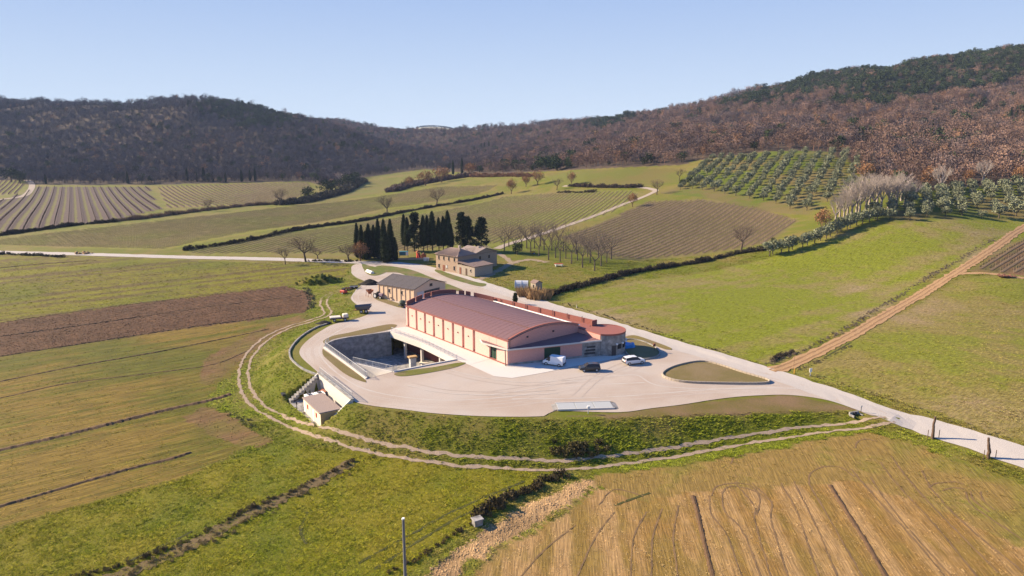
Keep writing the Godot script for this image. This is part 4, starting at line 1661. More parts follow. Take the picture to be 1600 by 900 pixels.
	hedge("mound_nettles", "dark green nettles on the grassy mound", [[470, 443], [485, 440], [500, 439], [515, 437], [530, 437]], 2.2, 1.0, Color(0.055, 0.09, 0.025), 1.9)


func grasses() -> void:
	rng.seed = 21
	# tufts
	var tuft := shape(true)
	for i in 14:
		tuft.col = Color(1, 1, 1) * rnd(0.85, 1.35)
		var a := rng.randf() * TAU
		var p := Vector3(cos(a), 0, sin(a)) * rnd(0.02, 0.22)
		tuft.leaf(p, Vector3(p.x * 1.2 + rnd(-0.12, 0.12), rnd(0.05, 0.16), p.z * 1.2 + rnd(-0.12, 0.12)), Vector3(cos(a + 1.6), 0, sin(a + 1.6)) * rnd(0.03, 0.06))
	var clod := shape(true)
	clod.col = Color.WHITE
	rock(clod, Vector3(0, 0.03, 0), 0.13)
	var places := []
	var cols := PackedColorArray()
	var lumps := []
	var lump_cols := PackedColorArray()
	var tries := 0
	while tries < 620000:
		tries += 1
		var d := 52.0 + 196.0 * pow(rng.randf(), 1.35)
		var u := rnd(-0.9, 0.9)
		var x := u * d
		var z := -d
		var p2 := Vector2(x, z)
		if blocked(p2) or is_paved(x, z):
			continue
		var id := ground_zone(x, z)
		var y := ground_y(x, z)
		var chance := 0.0
		var size := 1.0
		match id:
			LUSH: chance = 0.75; size = 0.75
			ROUGH: chance = 0.6
			MEADOW, MEADOW_B: chance = 0.35; size = 0.7
			STRIPS: chance = 0.25; size = 0.8
			OLIVE: chance = 0.14; size = 0.6
			STUBBLE_TOP: chance = 0.16; size = 0.6
			STUBBLE: chance = 0.2; size = 0.5
			DRY: chance = 0.4; size = 0.7
			PLOUGH: chance = -0.5
			BARE: chance = -0.5
			BROWN: chance = -0.12
		var bank := id == ROUGH and yard_box.has_point(p2) and y < -0.3 and y > -4.2
		if bank:
			chance = 1.0
			size = 0.85
		var patch := noise_b.get_noise_2d(x * 1.5, z * 1.5)
		if chance < 0.0:
			if rng.randf() < -chance:
				var k := rnd(0.3, 1.1)
				lumps.append(Transform3D(Basis(Vector3.UP, rng.randf() * TAU).scaled_local(Vector3(k, k * rnd(0.5, 1.0), k)), Vector3(x, y, z)))
				lump_cols.append(ground_col(x, z) * rnd(0.7, 1.25))
			continue
		if rng.randf() > chance * (0.8 + patch * 0.5):
			continue
		var k := size * rnd(0.5, 1.15) * (1.0 + patch * 0.3)
		places.append(upright(Vector3(x, y - 0.02, z), rng.randf() * TAU, Vector3(k * 1.3, k, k * 1.3)))
		var c := ground_col(x, z)
		var f := rnd(1.0, 1.6)
		c = c.lerp(Color(0.28, 0.235, 0.085) if rng.randf() < 0.4 else Color(0.13, 0.18, 0.018), rnd(0.0, 0.4)) if id != STUBBLE else c.lerp(Color(0.45, 0.33, 0.17), rnd(0.0, 0.6))
		if bank:
			c = c.lerp(Color(0.2, 0.235, 0.018), 0.5) * 1.35
		c = c * f
		c.a = 1.0
		cols.append(c)
	print("tufts ", places.size(), " clods ", lumps.size())
	var o := scatter("grass_tufts", tuft.mesh(), mats.leafy, places, cols)
	o.set_meta("kind", "stuff")
	tag(o, "tufts of winter grass over fields and banks", "grass")
	o = scatter("soil_clods", clod.mesh(), mats.leafy, lumps, lump_cols)
	o.set_meta("kind", "stuff")
	tag(o, "clods of turned earth on the ploughed strips", "soil")


# ---- buildings and yard

func turn_to(dx: float, dz: float) -> float:
	return atan2(-dz, dx)


# upright wall slab between two plan points, thickness to one side
func slab_wall(s: Shape, a: Vector2, b: Vector2, y0: float, y1: float, thick: float, y1b := INF) -> void:
	var d := (b - a).normalized()
	var o := Vector2(-d.y, d.x) * thick
	var t1 := y1 if y1b == INF else y1b
	var p := [Vector3(a.x, y0, a.y), Vector3(b.x, y0, b.y), Vector3(b.x + o.x, y0, b.y + o.y), Vector3(a.x + o.x, y0, a.y + o.y)]
	var q := [Vector3(a.x, y1, a.y), Vector3(b.x, t1, b.y), Vector3(b.x + o.x, t1, b.y + o.y), Vector3(a.x + o.x, y1, a.y + o.y)]
	s.quad(q[0], q[1], q[2], q[3])
	s.quad(p[3], p[2], p[1], p[0])
	for i in 4:
		var j := (i + 1) % 4
		s.quad(p[i], p[j], q[j], q[i])


func box_part(called: String, at: Vector3, size: Vector3, m: Material, parent: Node, turn := Basis()) -> MeshInstance3D:
	var s := shape()
	s.box(at, size, turn)
	return obj(called, s, m, parent)


func farm() -> void:
	rng.seed = 300
	noise_tex("stain", 0.02, 5, 0.55, 1.0)
	noise_tex("plaster", 0.03, 4, 0.86, 1.0)
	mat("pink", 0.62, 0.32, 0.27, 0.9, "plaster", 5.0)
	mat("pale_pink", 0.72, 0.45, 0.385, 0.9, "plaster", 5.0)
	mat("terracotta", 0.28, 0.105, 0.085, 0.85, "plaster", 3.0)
	mat("roof_purple", 0.185, 0.105, 0.11, 0.7, "plaster", 9.0)
	mat("seam", 0.12, 0.065, 0.065, 0.8)
	mat("beige_strip", 0.5, 0.36, 0.26, 0.9)
	mat("concrete", 0.4, 0.385, 0.365, 0.9, "stain", 14.0)
	mat("pale_concrete", 0.6, 0.57, 0.53, 0.9, "plaster", 4.0)
	mat("white_paint", 0.78, 0.76, 0.73, 0.7)
	mat("green_door", 0.02, 0.05, 0.03, 0.6)
	mat("dark_metal", 0.04, 0.04, 0.045, 0.5)
	mat("steel", 0.42, 0.43, 0.44, 0.45)
	mat("window_dark", 0.03, 0.03, 0.035, 0.15)
	mat("wood_brown", 0.1, 0.065, 0.045, 0.85)
	mat("stone", 0.66, 0.49, 0.36, 0.95, "clump", 2.5, 3.0)
	mat("stone_pale", 0.68, 0.58, 0.47, 0.95, "clump", 2.5, 3.0)
	mat("cream", 0.72, 0.66, 0.54, 0.85, "plaster", 3.0)
	mat("ochre", 0.5, 0.33, 0.16, 0.85, "plaster", 3.0)
	mat("tiles", 0.4, 0.29, 0.245, 0.95, "clump", 1.6, 6.0)
	mat("tiles_pale", 0.5, 0.4, 0.345, 0.95, "clump", 1.6, 6.0)
	mat("fibre_roof", 0.14, 0.125, 0.13, 0.9, "stain", 4.0)
	mat("red_paint", 0.38, 0.045, 0.03, 0.5)
	mat("orange_paint", 0.36, 0.1, 0.03, 0.5)
	mat("rust", 0.2, 0.075, 0.045, 0.85)
	mat("tyre", 0.02, 0.02, 0.021, 0.85)
	mat("blue_tarp", 0.02, 0.2, 0.5, 0.5)
	mat("black_soil", 0.03, 0.026, 0.024, 0.95, "clump", 1.5, 5.0)
	mat("yellow_paint", 0.6, 0.36, 0.05, 0.6)
	winery()
	courtyard()
	barn()
	farmhouse()
	machine_shed()
	yard_fittings()
	vehicles()
	farm_clutter()


const WIN := Vector3(-0.6, 0, -125.7)
const WIN_TURN := 0.6803


func vault(x: float) -> float:
	return 4.9 + 1.5 * (1.0 - pow((x - 9.25) / 9.25, 2.0))


func back_end(x: float) -> float:
	return -38.0 if x < 8.0 else -38.0 + 9.0 * pow((x - 8.0) / 10.5, 2.6)


func winery() -> void:
	var t := thing("winery", "long pink winery hall with arched purple roof and round concrete end", "winery", WIN, WIN_TURN)
	# roof: a shallow vault with standing seams
	var s := shape()
	var n := 24
	for i in n:
		var x0 := 18.5 * i / n
		var x1 := 18.5 * (i + 1) / n
		for j in 12:
			var z0a := lerpf(0.25, back_end(x0), j / 12.0)
			var z1a := lerpf(0.25, back_end(x0), (j + 1) / 12.0)
			var z0b := lerpf(0.25, back_end(x1), j / 12.0)
			var z1b := lerpf(0.25, back_end(x1), (j + 1) / 12.0)
			var na := Vector3((x0 - 9.25) * 0.035, 1, 0).normalized()
			var nb := Vector3((x1 - 9.25) * 0.035, 1, 0).normalized()
			var a := Vector3(x0, vault(x0), z0a)
			var b := Vector3(x0, vault(x0), z1a)
			var c := Vector3(x1, vault(x1), z1b)
			var d := Vector3(x1, vault(x1), z0b)
			s.smooth_tri(a, b, c, na, na, nb)
			s.smooth_tri(a, c, d, na, nb, nb)
	var roof := obj("roof", s, mats.roof_purple, t)
	# raised seams across the vault, one wide dark expansion seam along it
	for k in 26:
		s = shape()
		var z := -1.2 - k * 1.42
		for i in n:
			var x0 := 18.5 * i / n
			var x1 := 18.5 * (i + 1) / n
			if back_end(x1) > z - 0.3:
				continue
			s.quad(Vector3(x0, vault(x0) + 0.02, z + 0.02), Vector3(x0, vault(x0) + 0.02, z - 0.02), Vector3(x1, vault(x1) + 0.02, z - 0.02), Vector3(x1, vault(x1) + 0.02, z + 0.02))
			s.quad(Vector3(x0, vault(x0), z + 0.02), Vector3(x0, vault(x0) + 0.02, z + 0.02), Vector3(x1, vault(x1) + 0.02, z + 0.02), Vector3(x1, vault(x1), z + 0.02))
		obj("roof_seam", s, mats.roof_purple, roof)
	s = shape()
	s.box(Vector3(5.9, vault(5.9) + 0.05, -18.6), Vector3(0.16, 0.14, 37.2))
	obj("ridge_seam", s, mats.seam, roof)
	# eave edge and gutter
	box_part("eave_trim", Vector3(-0.2, 4.86, -18.9), Vector3(0.46, 0.2, 38.2), mats.terracotta, t)
	box_part("white_gutter", Vector3(18.62, 4.98, -15.0), Vector3(0.3, 0.16, 30.4), mats.white_paint, t)
	# side wall: backing, raised panels, dark recesses with beige heads
	s = shape()
	s.box(Vector3(0.3, 2.4, -19.0), Vector3(0.3, 4.8, 38.0))
	obj("side_wall", s, mats.pale_pink, t)
	var cuts := [-38.0, -37.0, -33.3, -29.65, -26.0, -22.25, -18.5, -14.75, -10.95, 0.0]
	for i in cuts.size() - 1:
		var z0: float = cuts[i] + (0.4 if i > 0 else 0.0)
		var z1: float = cuts[i + 1] - (0.4 if i < cuts.size() - 2 else 0.0)
		if i == cuts.size() - 2:
			# the last bay holds the green door under the small canopy
			s = shape()
			s.bevel_box(Vector3(-0.08, 2.4, (z0 - 5.75) * 0.5), Vector3(0.52, 4.8, -5.75 - z0), 0.03)
			s.bevel_box(Vector3(-0.08, 3.8, -4.6), Vector3(0.52, 2.0, 2.3), 0.03)
			s.bevel_box(Vector3(-0.08, 2.4, -1.72), Vector3(0.52, 4.8, 3.44), 0.03)
			obj("wall_panel", s, mats.pale_pink, t)
		else:
			s = shape()
			s.bevel_box(Vector3(-0.08, 2.4, (z0 + z1) * 0.5), Vector3(0.52, 4.8, z1 - z0), 0.03)
			obj("wall_panel", s, mats.pale_pink, t)
		if i > 0:
			var z: float = cuts[i]
			box_part("recess_door", Vector3(0.12, 1.45, z), Vector3(0.05, 2.9, 0.78), mats.pink, t)
			box_part("recess_head", Vector3(0.1, 3.55, z + 0.06), Vector3(0.09, 1.3, 0.3), mats.beige_strip, t)
			box_part("recess_cap", Vector3(0.12, 4.5, z), Vector3(0.05, 0.6, 0.78), mats.pink, t)
		if i > 0 and i < cuts.size() - 2:
			s = shape()
			s.tube(Vector3(-0.34, 3.1, (z0 + z1) * 0.5), Vector3(-0.5, 3.1, (z0 + z1) * 0.5), 0.15, 0.12, 8)
			obj("wall_lamp", s, mats.dark_metal, t)
	box_part("plinth", Vector3(-0.18, 0.14, -19.0), Vector3(0.42, 0.28, 37.9), mats.terracotta, t)
	s = shape()
	s.bevel_box(Vector3(0.08, 1.4, -4.6), Vector3(0.14, 2.8, 2.24), 0.02)
	var door := obj("side_door", s, mats.green_door, t)
	box_part("door_rail", Vector3(-0.01, 1.4, -4.6), Vector3(0.05, 2.7, 0.08), mats.dark_metal, door)
	# front gable above the canopy: an arched wall
	s = shape()
	for i in n:
		var x0 := 18.5 * i / n
		var x1 := 18.5 * (i + 1) / n
		for z in [[0.0, 1.0], [-0.3, -1.0]]:
			var a := Vector3(x0, 3.2, z[0])
			var b := Vector3(x0, vault(x0) + 0.25, z[0])
			var c := Vector3(x1, vault(x1) + 0.25, z[0])
			var d := Vector3(x1, 3.2, z[0])
			if z[1] > 0:
				s.quad(a, b, c, d)
			else:
				s.quad(d, c, b, a)
	obj("gable_wall", s, mats.pink, t)
	s = shape()
	for i in n:
		var x0 := 18.5 * i / n
		var x1 := 18.5 * (i + 1) / n
		var lo := 0.22
		var hi := 0.36
		s.quad(Vector3(x0, vault(x0) + hi, 0.1), Vector3(x0, vault(x0) + hi, -0.4), Vector3(x1, vault(x1) + hi, -0.4), Vector3(x1, vault(x1) + hi, 0.1))
		s.quad(Vector3(x0, vault(x0) + lo, 0.1), Vector3(x0, vault(x0) + hi, 0.1), Vector3(x1, vault(x1) + hi, 0.1), Vector3(x1, vault(x1) + lo, 0.1))
		s.quad(Vector3(x0, vault(x0) + hi, -0.4), Vector3(x0, vault(x0) + lo, -0.4), Vector3(x1, vault(x1) + lo, -0.4), Vector3(x1, vault(x1) + hi, -0.4))
	obj("gable_coping", s, mats.terracotta, t)
	for x in [4.6, 11.4]:
		s = shape()
		s.box(Vector3(x, 4.9, 0.08), Vector3(0.35, 0.3, 0.16))
		obj("floodlight", s, mats.dark_metal, t)
	# skewed lower front
	var fa := Vector2(0.0, 0.0)
	var fb := Vector2(18.2, 6.6)
	var fd := (fb - fa).normalized()
	s = shape()
	for seg in [[0.0, 7.3, 0.0, 3.15], [7.3, 10.7, 2.75, 3.15], [10.7, 15.4, 0.0, 3.15]]:
		slab_wall(s, fa + fd * seg[0], fa + fd * seg[1], seg[2], seg[3], -0.3)
	obj("front_wall", s, mats.pink, t)
	s = shape()
	slab_wall(s, fa + fd * 15.4, fb, 0.0, 3.15, -0.3)
	obj("louvre_wall", s, mats.concrete, t)
	s = shape()
	slab_wall(s, fa + fd * 7.3, fa + fd * 10.7, 0.02, 2.75, -0.2)
	obj("front_door", s, mats.green_door, t)
	s = shape()
	slab_wall(s, fa + fd * 0.05 + Vector2(-0.02, 0.05), fa + fd * 7.25 + Vector2(-0.02, 0.05), 0.0, 0.42, -0.2)
	slab_wall(s, fa + fd * 10.75 + Vector2(-0.02, 0.05), fb + Vector2(-0.3, 0.05), 0.0, 0.42, -0.2)
	obj("front_plinth", s, mats.concrete, t)
	for k in 3:
		s = shape()
		slab_wall(s, fa + fd * (15.9 + k * 0.25) + Vector2(-0.03, 0.06), fa + fd * 18.3 + Vector2(-0.03, 0.06), 0.55 + k * 0.65, 0.9 + k * 0.65, -0.1)
		obj("louvre", s, mats.dark_metal, t)
	# wedge canopy in front of the gable, running round the corner
	s = shape()
	var rim := [Vector2(-0.25, -8.8), Vector2(-1.3, -6.6), Vector2(-0.35, 0.15), Vector2(6.6, 2.75), Vector2(18.3, 6.85)]
	var wall_line := [Vector2(-0.2, -8.8), Vector2(-0.2, -6.6), Vector2(0.0, 0.02), Vector2(6.6, 0.02), Vector2(18.5, 0.02)]
	for i in 4:
		var a: Vector2 = rim[i]
		var b: Vector2 = rim[i + 1]
		var c: Vector2 = wall_line[i + 1]
		var d: Vector2 = wall_line[i]
		s.quad(Vector3(a.x, 3.3, a.y), Vector3(d.x, 3.45, d.y), Vector3(c.x, 3.45, c.y), Vector3(b.x, 3.3, b.y))
		s.quad(Vector3(b.x, 3.08, b.y), Vector3(c.x, 3.08, c.y), Vector3(d.x, 3.08, d.y), Vector3(a.x, 3.08, a.y))
	obj("canopy", s, mats.roof_purple, t)
	s = shape()
	for i in 4:
		var a: Vector2 = rim[i]
		var b: Vector2 = rim[i + 1]
		slab_wall(s, a, b, 3.03, 3.34, 0.12)
	obj("canopy_fascia", s, mats.pale_concrete, t)
	s = shape()
	s.tube(Vector3(-0.75, 0.0, 0.0), Vector3(-0.75, 3.2, -0.2), 0.09, 0.09, 8)
	obj("canopy_post", s, mats.dark_metal, t)
	# round end: concrete drum with red deck
	var mid := Vector2(21.8, 4.6)
	s = shape()
	var deck := PackedVector2Array()
	for i in 33:
		var a := lerpf(2.62, -1.75, i / 32.0)
		var p := mid + Vector2(cos(a), sin(a)) * 4.1
		deck.append(p)
		if i > 0:
			var q := deck[i - 1]
			var na := Vector3(q.x - mid.x, 0, q.y - mid.y).normalized()
			var nb := Vector3(p.x - mid.x, 0, p.y - mid.y).normalized()
			s.smooth_tri(Vector3(q.x, 0, q.y), Vector3(q.x, 4.22, q.y), Vector3(p.x, 4.22, p.y), na, na, nb)
			s.smooth_tri(Vector3(q.x, 0, q.y), Vector3(p.x, 4.22, p.y), Vector3(p.x, 0, p.y), na, nb, nb)
	obj("round_wall", s, mats.concrete, t)
	s = shape()
	var top := deck.duplicate()
	top.append(Vector2(18.45, 0.6))
	top.append(Vector2(18.3, 6.6))
	s.prism(top, 4.22, 4.42)
	obj("round_deck", s, mats.terracotta, t)
	s = shape()
	for i in 32:
		slab_wall(s, deck[i] + (deck[i] - mid) * 0.012, deck[i + 1] + (deck[i + 1] - mid) * 0.012, 4.16, 4.52, -0.24)
	obj("deck_rim", s, mats.terracotta, t)
	s = shape()
	slab_wall(s, Vector2(18.2, 6.55), Vector2(18.42, 0.05), 3.1, 4.215, 0.25)
	obj("deck_wall", s, mats.pink, t)
	for k in 4:
		var a := lerpf(1.75, 0.62, k / 3.0)
		s = shape()
		for i in 5:
			var b := a - 0.05 * i
			var p := mid + Vector2(cos(b), sin(b)) * 4.16
			var q := mid + Vector2(cos(b - 0.05), sin(b - 0.05)) * 4.16
			s.quad(Vector3(p.x, 1.3, p.y), Vector3(p.x, 2.3, p.y), Vector3(q.x, 2.3, q.y), Vector3(q.x, 1.3, q.y))
		obj("round_window", s, mats.window_dark, t)
		var lp := mid + Vector2(cos(a + 0.06), sin(a + 0.06)) * 4.3
		s = shape()
		s.lathe(Vector3(lp.x, 2.2, lp.y), [Vector2(0.0, 0.0), Vector2(0.2, 0.08), Vector2(0.24, 0.3), Vector2(0.0, 0.42)], 8)
		obj("bulkhead_lamp", s, mats.white_paint, t)
	s = shape()
	var dp := mid + Vector2(cos(1.95), sin(1.95)) * 4.12
	s.box(Vector3(dp.x, 1.05, dp.y), Vector3(0.9, 2.1, 0.14), Basis(Vector3.UP, -1.95 + PI / 2))
	obj("round_door", s, mats.dark_metal, t)
	# right wall with parapet, splayed towards the round end
	s = shape()
	slab_wall(s, Vector2(18.95, -29.5), Vector2(22.7, 0.7), 0.0, 5.75, -0.35, 5.35)
	obj("road_wall", s, mats.terracotta, t)
	for k in 7:
		var p := Vector2(18.95, -29.5).lerp(Vector2(22.7, 0.7), (k + 0.6) / 7.4)
		s = shape()
		s.box(Vector3(p.x - 0.2, 5.2, p.y), Vector3(0.12, 1.16, 0.1))
		obj("parapet_joint", s, mats.seam, t)
	s = shape()
	s.prism(PackedVector2Array([Vector2(18.5, -29.5), Vector2(18.95, -29.5), Vector2(22.6, 0.58), Vector2(18.5, 0.58)]), 4.2, 4.42)
	obj("side_deck", s, mats.terracotta, t)
	s = shape()
	s.box(Vector3(22.2, 4.75, 0.9), Vector3(1.5, 1.7, 0.3))
	obj("parapet_return", s, mats.terracotta, t)
	# back parapet over the vault, in pieces with slots between
	s = shape()
	var slots := [2.2, 4.3, 6.4, 13.0, 14.4, 15.6]
	var piece := shape()
	var x := 0.0
	while x < 18.3:
		var x1 := x + 0.25
		var open := false
		for q in slots:
			if x + 0.12 > q and x + 0.12 < q + 0.42:
				open = true
		var a := Vector2(x, back_end(x))
		var b := Vector2(x1, back_end(x1))
		slab_wall(s, a, b, 0.0, minf(vault(x), 6.4) + 0.05, -0.3)
		if open:
			if piece.v.size() > 0:
				obj("parapet", piece, mats.terracotta, t)
				piece = shape()
		else:
			slab_wall(piece, a, b, vault(x) + 0.06, vault(x) + 1.05, -0.25, vault(x1) + 1.05)
		x = x1
	obj("parapet", piece, mats.terracotta, t)
	obj("back_wall", s, mats.pale_pink, t)
	# blue cover at the foot of the round end
	var tarp := shape()
	var tp := WIN + Basis(Vector3.UP, WIN_TURN) * Vector3(26.9, 0, 6.4)
	var ring := []
	for i in 14:
		var a := TAU * i / 14.0
		var r := 1.25 + 0.25 * sin(a * 3.0)
		ring.append([Vector3(cos(a) * r * 1.1, 0.0, sin(a) * r * 1.3), Vector3(cos(a) * r * 0.8, 1.0 + 0.25 * sin(a * 2.0 + 1.0), sin(a) * r)])
	for i in 14:
		var j := (i + 1) % 14
		tarp.quad(ring[j][0], ring[j][1], ring[i][1], ring[i][0])
		tarp.tri(ring[i][1], ring[j][1], Vector3(0.1, 0.75, 0))
	var o := obj("blue_tarp", tarp, mats.blue_tarp)
	o.position = tp
	tag(o, "bright blue tarpaulin heaped against the winery's round concrete end", "tarpaulin")


func railing(called: String, label: String, pts: Array, tall := 1.05, m := "steel") -> Node3D:
	var base: Vector3 = pts[0]
	var t := thing(called, label, "railing", base)
	var bars := shape()
	for i in pts.size() - 1:
		var a: Vector3 = pts[i] - base
		var b: Vector3 = pts[i + 1] - base
		var n := maxi(1, int(round(a.distance_to(b) / 1.6)))
		for k in n + (1 if i == pts.size() - 2 else 0):
			var p := a.lerp(b, float(k) / n)
			var s := shape()
			s.tube(p, p + Vector3.UP * tall, 0.035, 0.035, 6)
			obj("post", s, mats[m], t)
		var r := shape()
		r.tube(a + Vector3.UP * tall, b + Vector3.UP * tall, 0.04, 0.04, 6)
		obj("top_rail", r, mats[m], t)
		r = shape()
		r.tube(a + Vector3.UP * 0.14, b + Vector3.UP * 0.14, 0.025, 0.025, 5)
		obj("bottom_rail", r, mats[m], t)
		var c := int(a.distance_to(b) / 0.18)
		for k in c:
			var p := a.lerp(b, (k + 0.5) / c)
			bars.tube(p + Vector3.UP * 0.14, p + Vector3.UP * tall, 0.014, 0.014, 4, false)
	var o := obj("bars", bars, mats[m], t)
	o.set_meta("kind", "stuff")
	return t


func at2(p: Vector2, y: float) -> Vector3:
	return Vector3(p.x, y, p.y)


func courtyard() -> void:
	var deep := -5.6
	# floor and walls of the sunken court
	var fl := shape()
	var inner := Geometry2D.offset_polygon(pit_edge, 6.0)[0]
	var q := PackedVector2Array(inner)
	var ids := Geometry2D.triangulate_polygon(q)
	for i in range(0, ids.size(), 3):
		fl.top(q[ids[i]], q[ids[i + 1]], q[ids[i + 2]], deep)
	setting("court_floor", fl, mats.concrete)
	var e := pit_edge
	var wall := thing("court_wall", "tall stained concrete retaining wall curving round the sunken court", "retaining wall", at2(e[0], deep))
	var base := at2(e[0], deep)
	var names := ["curved_wall", "near_wall", "ramp_wall"]
	var n := pit_n
	var runs := [range(n), [n + 2, n + 3, n + 4], [n + 6, n + 7, 0]]
	for r in 3:
		var s := shape()
		for i in runs[r].size() - 1:
			var a: Vector2 = e[runs[r][i]]
			var b: Vector2 = e[runs[r][i + 1]]
			var k0 := Vector2(base.x, base.z)
			var side := 0.35
			var d := (b - a).normalized()
			var o := Vector2(-d.y, d.x)
			if Geometry2D.is_point_in_polygon((a + b) * 0.5 + o * 0.3, e):
				side = -0.35
			slab_wall(s, a - k0, b - k0, -0.4, -deep + (0.12 if r < 1 else 0.2), side)
		obj(names[r], s, mats.concrete if r == 0 else mats.pale_concrete, wall)
	# board marks and dark streaks as thin proud ribs along the curved wall
	for i in range(1, n - 1, 2):
		var s := shape()
		s.box(at2(e[i], deep) - base + Vector3(0, 2.8, 0), Vector3(0.05, 5.4, 0.05))
		obj("panel_joint", s, mats.concrete, wall)
	# ramp down from the yard
	var e1 := e[n + 6]
	var e2 := e[n + 4]
	var f1 := on_level(512, 546, 0.0)
	var f2 := on_level(552, 567, 0.0)
	var rp := shape()
	rp.quad(at2(e1, 0.02), Vector3(f1.x, -4.4, f1.z), Vector3(f2.x, -4.4, f2.z), at2(e2, 0.02))
	rp.quad(at2(e2, 0.02), Vector3(f2.x, -4.4, f2.z), Vector3(f2.x, deep, f2.z), at2(e2, deep))
	setting("court_ramp", rp, mats.pale_concrete)
	var iw := thing("ramp_wall", "low white wall between the ramp and the sunken court", "wall", at2(e2, 0.0))
	var s2 := shape()
	slab_wall(s2, Vector2.ZERO, Vector2(f2.x, f2.z) - e2, deep, 0.12, -0.3)
	obj("wall", s2, mats.pale_concrete, iw)
	# walkway slab along the winery, on pillars
	var w := WIN
	var turn := Basis(Vector3.UP, WIN_TURN)
	var foot := func(lx: float, lz: float) -> Vector2:
		var p: Vector3 = w + turn * Vector3(lx, 0, lz)
		return Vector2(p.x, p.z)
	var o0 := on_level(609, 517, 0.0)
	var o1 := on_level(660, 535.5, 0.0)
	var o2 := on_level(714, 562, 0.0)
	var slab := PackedVector2Array([foot.call(-0.35, -5.5), Vector2(on_level(735, 570, 0).x, on_level(735, 570, 0).z), Vector2(o2.x, o2.z), Vector2(o1.x, o1.z), Vector2(o0.x, o0.z) + Vector2(0.6, 0.9), Vector2(o0.x, o0.z) + Vector2(-0.1, 0.0), Vector2(o0.x, o0.z) + Vector2(0.2, -1.4), Vector2(o0.x, o0.z) + Vector2(1.2, -2.6), foot.call(-0.35, -37.6)])
	var wk := thing("walkway", "pale concrete walkway slab on pillars beside the pink hall", "walkway", at2(slab[4], 0.0))
	var sh := shape()
	var local := PackedVector2Array()
	for p in slab:
		local.append(p - slab[4])
	sh.prism(local, -0.28, 0.05, true)
	obj("slab", sh, mats.pale_concrete, wk)
	sh = shape()
	var edge := [slab[2], slab[3], slab[4], slab[5]]
	for i in 3:
		slab_wall(sh, edge[i] - slab[4], edge[i + 1] - slab[4], -1.15, 0.09, -0.35)
	obj("edge_beam", sh, mats.pale_concrete, wk)
	for px in [[627, 523.5], [653, 533], [682, 546.5]]:
		var p := on_level(px[0], px[1], 0.0)
		var c := Vector2(p.x, p.z) - slab[4] + Vector2(0.75, -0.55)
		sh = shape()
		sh.bevel_box(Vector3(c.x, (deep - 1.6) * 0.5 - 0.0, c.y), Vector3(0.55, -deep - 1.6, 0.55), 0.05, turn)
		var pl := obj("pillar", sh, mats.pale_concrete, wk)
		sh = shape()
		sh.bevel_box(Vector3(c.x, -1.35, c.y), Vector3(0.9, 0.5, 0.9), 0.1, turn)
		obj("capital", sh, mats.pale_concrete, pl)
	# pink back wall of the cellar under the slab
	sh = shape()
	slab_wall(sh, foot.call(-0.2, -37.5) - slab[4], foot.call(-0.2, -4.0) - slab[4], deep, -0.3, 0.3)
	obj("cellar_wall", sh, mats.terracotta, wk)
	# railings
	railing("ramp_railing", "steel bar railing on the outer wall of the court ramp", [at2(e[0], 0.2), at2(e[n + 7], 0.2), at2(e[n + 6], 0.2)])
	railing("court_railing", "steel bar railing between ramp and sunken court", [Vector3(f2.x, 0.12, f2.z), at2(e2, 0.12)])
	railing("gate_railing", "short steel railing across the head of the ramp", [at2(e2, 0.05), at2(e2.lerp(e[n + 3], 0.12), 0.2)])
	railing("walkway_railing", "thin steel railing along the edge of the walkway slab", [at2(slab[2], 0.08), at2(slab[3], 0.08), at2(slab[4], 0.08)], 1.0)
	railing("curve_railing", "short steel railing at the corner of the curved court wall", [at2(e[0], 0.15), at2(e[2], 0.15), at2(e[4], 0.15)], 1.0)
	# things standing in the court
	var bx := thing("bin_stack", "two stacked grey crates with a brown lid in the court", "crates", Vector3(on_level(645, 574, deep).x, deep, on_level(645, 574, deep).z), 0.5)
	for k in 2:
		sh = shape()
		sh.bevel_box(Vector3(0, 0.55 + k * 1.12, 0), Vector3(1.3, 1.08, 1.1), 0.05)
		obj("crate", sh, mats.steel, bx)
	sh = shape()
	sh.bevel_box(Vector3(0, 2.4, 0), Vector3(1.9, 0.3, 1.3), 0.05)
	obj("lid", sh, mats.ochre, bx)
	var tb := thing("round_table", "pale round table standing in the sunken court", "table", Vector3(on_level(663, 572, deep).x, deep, on_level(663, 572, deep).z))
	sh = shape()
	sh.lathe(Vector3.ZERO, [Vector2(0.0, 0.85), Vector2(1.1, 0.85), Vector2(1.1, 0.76), Vector2(0.0, 0.76)], 16)
	obj("table_top", sh, mats.cream, tb)
	sh = shape()
	sh.tube(Vector3.ZERO, Vector3(0, 0.8, 0), 0.3, 0.12, 8)
	obj("leg", sh, mats.dark_metal, tb)


